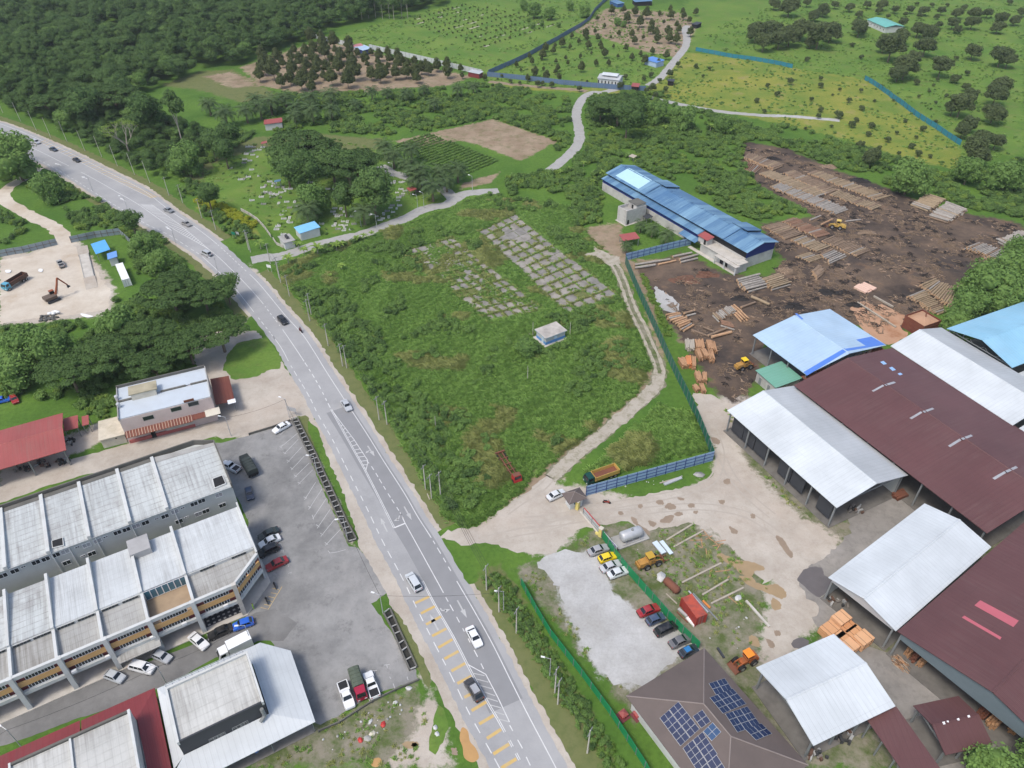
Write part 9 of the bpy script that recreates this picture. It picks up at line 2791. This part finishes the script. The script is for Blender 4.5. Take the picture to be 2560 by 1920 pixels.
# bigger blocks, countable
for i,(k,x,y,s,m,lb)in enumerate([('13',1320,970,.7,M_rubble,'white broken block near the end of the kerb'),('13',1205,1095,.6,M_rubble,'pale block on the grass slope below the kerb'),('13',1100,1285,.7,M_red_paint,'orange-red brick lump on the waste ground'),('13',905,1420,.7,M_red_paint,'second red brick lump on the waste ground'),('13',965,1405,.9,M_conc,'grey concrete lump between the red bricks'),('13',1005,1365,.8,M_cream,'cream concrete lump on the waste ground'),('13',985,1260,.6,M_rubble,'white lump above the red bricks'),('13',1550,1310,.6,M_rubble,'white block on the grass island, upper'),('13',1565,1365,.6,M_rubble,'white block on the grass island, lower'),('g',2140,265,1.4,M_conc,'low concrete chamber at the end of the blue fence'),('h',1465,640,1.0,M_rubble,'white slab lying on the grass circle'),('h',400,350,1.5,M_rubble,'pale round slab beside the rusty tank')]):
 p=g(k,x,y)
 o=obj('concrete_block',rockmesh(420+i,m),None,(p.x,p.y,.02),i*.7)
 o.scale=(s,s*.7,s*.45)
 tag(o,lb,'block')
# rubbish heap with white sacks on the site yard
p=g('01',470,1090)
o=thing('rubbish_heap','heap of black rubbish at the edge of the site yard','heap',p)
mb=MB()
for i in range(26):
 v,f=ellip((random.uniform(-4,1.5),random.uniform(-1.6,1.0),.2,random.uniform(.3,.8),random.uniform(.3,.7),random.uniform(.2,.6)),1.0,6,3)
 mb.add(v,f)
mb.build('rubbish',plain('black_rubbish',(.09,.09,.085),.8,.6,1.2),o)
o=thing('white_sacks','pile of white plastic sacks on the rubbish heap','sacks',g('01',480,1060))
for i in range(9):
 v,f=ellip((random.uniform(-1.8,1.8),random.uniform(-.6,.9),random.uniform(.4,.9),random.uniform(.5,.8),random.uniform(.4,.6),.4),1.0,8,4)
 MB().add(v,f).build('sack',M_white_paint,o,smooth=True)
for k,s,lb in(('01','700,1055 760,1065 810,1080 760,1090 710,1075','pale blue tarpaulin scrap below the site yard'),('01','340,670 370,672 365,695 335,690','white sack on the weedy strip'),('01','50,680 95,680 90,700 55,702','white tarpaulin scrap beside the blue lorry')):
 o=MB().sheet(smoothpoly(gl(k,s),3),.25).build('tarpaulin',M_white_paint)
 tag(o,lb,'tarpaulin')
# scrap and tyres below the red workshop, small yard clutter
M_scrap=[plain('scrap_%d'%i,c,.7,.4,1.5)for i,c in enumerate([(.05,.05,.05),(.20,.18,.16),(.12,.07,.05),(.35,.35,.34)])]
for k,x,y,lb in(('02',200,740,'scrap heap below the near eave of the red workshop, left'),('02',380,690,'scrap heap below the near eave of the red workshop, middle'),('02',540,680,'scrap heap at the corner post of the red workshop'),('02',600,500,'scrap heap at the end of the red workshop'),('K',560,0,''),('33',420,1540,'machine scrap below the corner of the square white shed'),('33',650,1400,'machine scrap below the near eave of the square white shed'),('32',750,1090,'concrete lumps and scrap at the warehouse corner'),('K',1180,590,'yellow machine and tyres beside the timber packs')):
 if not lb:
  continue
 p=g(k,x,y)
 o=thing('scrap_heap',lb,'scrap',(p.x,p.y,.02))
 for i in range(14):
  a=random.uniform(0,3.14)
  MB().rbox(random.uniform(-1.6,1.6),random.uniform(-1.0,1.0),random.uniform(.3,1.2),random.uniform(.2,.5),0,random.uniform(.2,.9),a).build('scrap_piece',random.choice(M_scrap),o)
# banner with blue lettering on the bright green fence
a,b=g('g',812,1130),g('g',1005,1345)
d=b-a
L=d.length
an=math.atan2(d.y,d.x)
nrm=Vector((d.y,-d.x)).normalized()
bn=thing('fence_banner','white banner with blue lettering on the bright green fence','banner',(a.x+nrm.x*.16,a.y+nrm.y*.16,0),an)
MB().box(0,L,-.01,.01,1.05,2.35).build('cloth',M_white_paint,bn)
cu=bpy.data.curves.new('lettering','FONT')
cu.body='AKAM AIMA MUAT BHD'
cu.size=1.15
cu.extrude=.004
cu.offset=.02
cu.align_x='CENTER'
tx=bpy.data.objects.new('lettering',cu)
COL.objects.link(tx)
dg=bpy.context.evaluated_depsgraph_get()
me=bpy.data.meshes.new_from_object(tx.evaluated_get(dg))
bpy.data.objects.remove(tx)
me.materials.append(plain('banner_blue',(.04,.06,.35),.6,.05))
w=max(v.co.x for v in me.vertices)-min(v.co.x for v in me.vertices)
t_=obj('lettering',me,bn,(L/2,-.022,1.32))
t_.rotation_euler=(R(90),0,0)
t_.scale=(L*.94/w,1.0,1.0)
# tyre tracks over the sandy yard
TZ=[.0150]
M_track=plain('packed_sand',(.375,.335,.285),.95,.12,.8)
for k,s in(('22','120,1180 400,1150 700,1080 1100,1010 1500,930 1740,820 1800,600 1720,350'),('22','100,1220 420,1190 800,1130 1200,1090 1600,1060 2000,1120 2300,1300'),('22','-200,1340 60,1280 300,1240 520,1160'),('22','1820,640 1900,800 2060,980 2250,1140'),('22','380,760 250,900 80,1010 -60,1110')):
 for d_ in(-.9,.9):
  mb=MB()
  TZ[0]+=.0003
  ribbon(mb,offset(dense(curve(gl(k,s),8),.8,False),d_),.38,TZ[0])
  tag(mb.build('tyre_track',M_track),kind='structure')
# strips inside the green fence: grey grit
sheet('grit_strip','gravel','l3','-20,400 60,470 220,560 300,640 330,740 230,780 60,740 -20,560',.0105,.4)
# ---------------------------------------------------------------- thin humid air
hz=MB().box(-900,900,-60,1100,-1.0,124.0).build('haze',None)
t=bpy.data.materials.new('humid_air')
t.use_nodes=True
nt=t.node_tree
nt.nodes.remove(nt.nodes['Principled BSDF'])
pv=nt.nodes.new('ShaderNodeVolumePrincipled')
pv.inputs['Color'].default_value=(.86,.90,.94,1)
pv.inputs['Density'].default_value=.00011
pv.inputs['Anisotropy'].default_value=.2
nt.links.new(pv.outputs[0],nt.nodes['Material Output'].inputs['Volume'])
hz.data.materials.append(t)
tag(hz,'thin pale haze of humid air over the whole place','haze',kind='stuff')
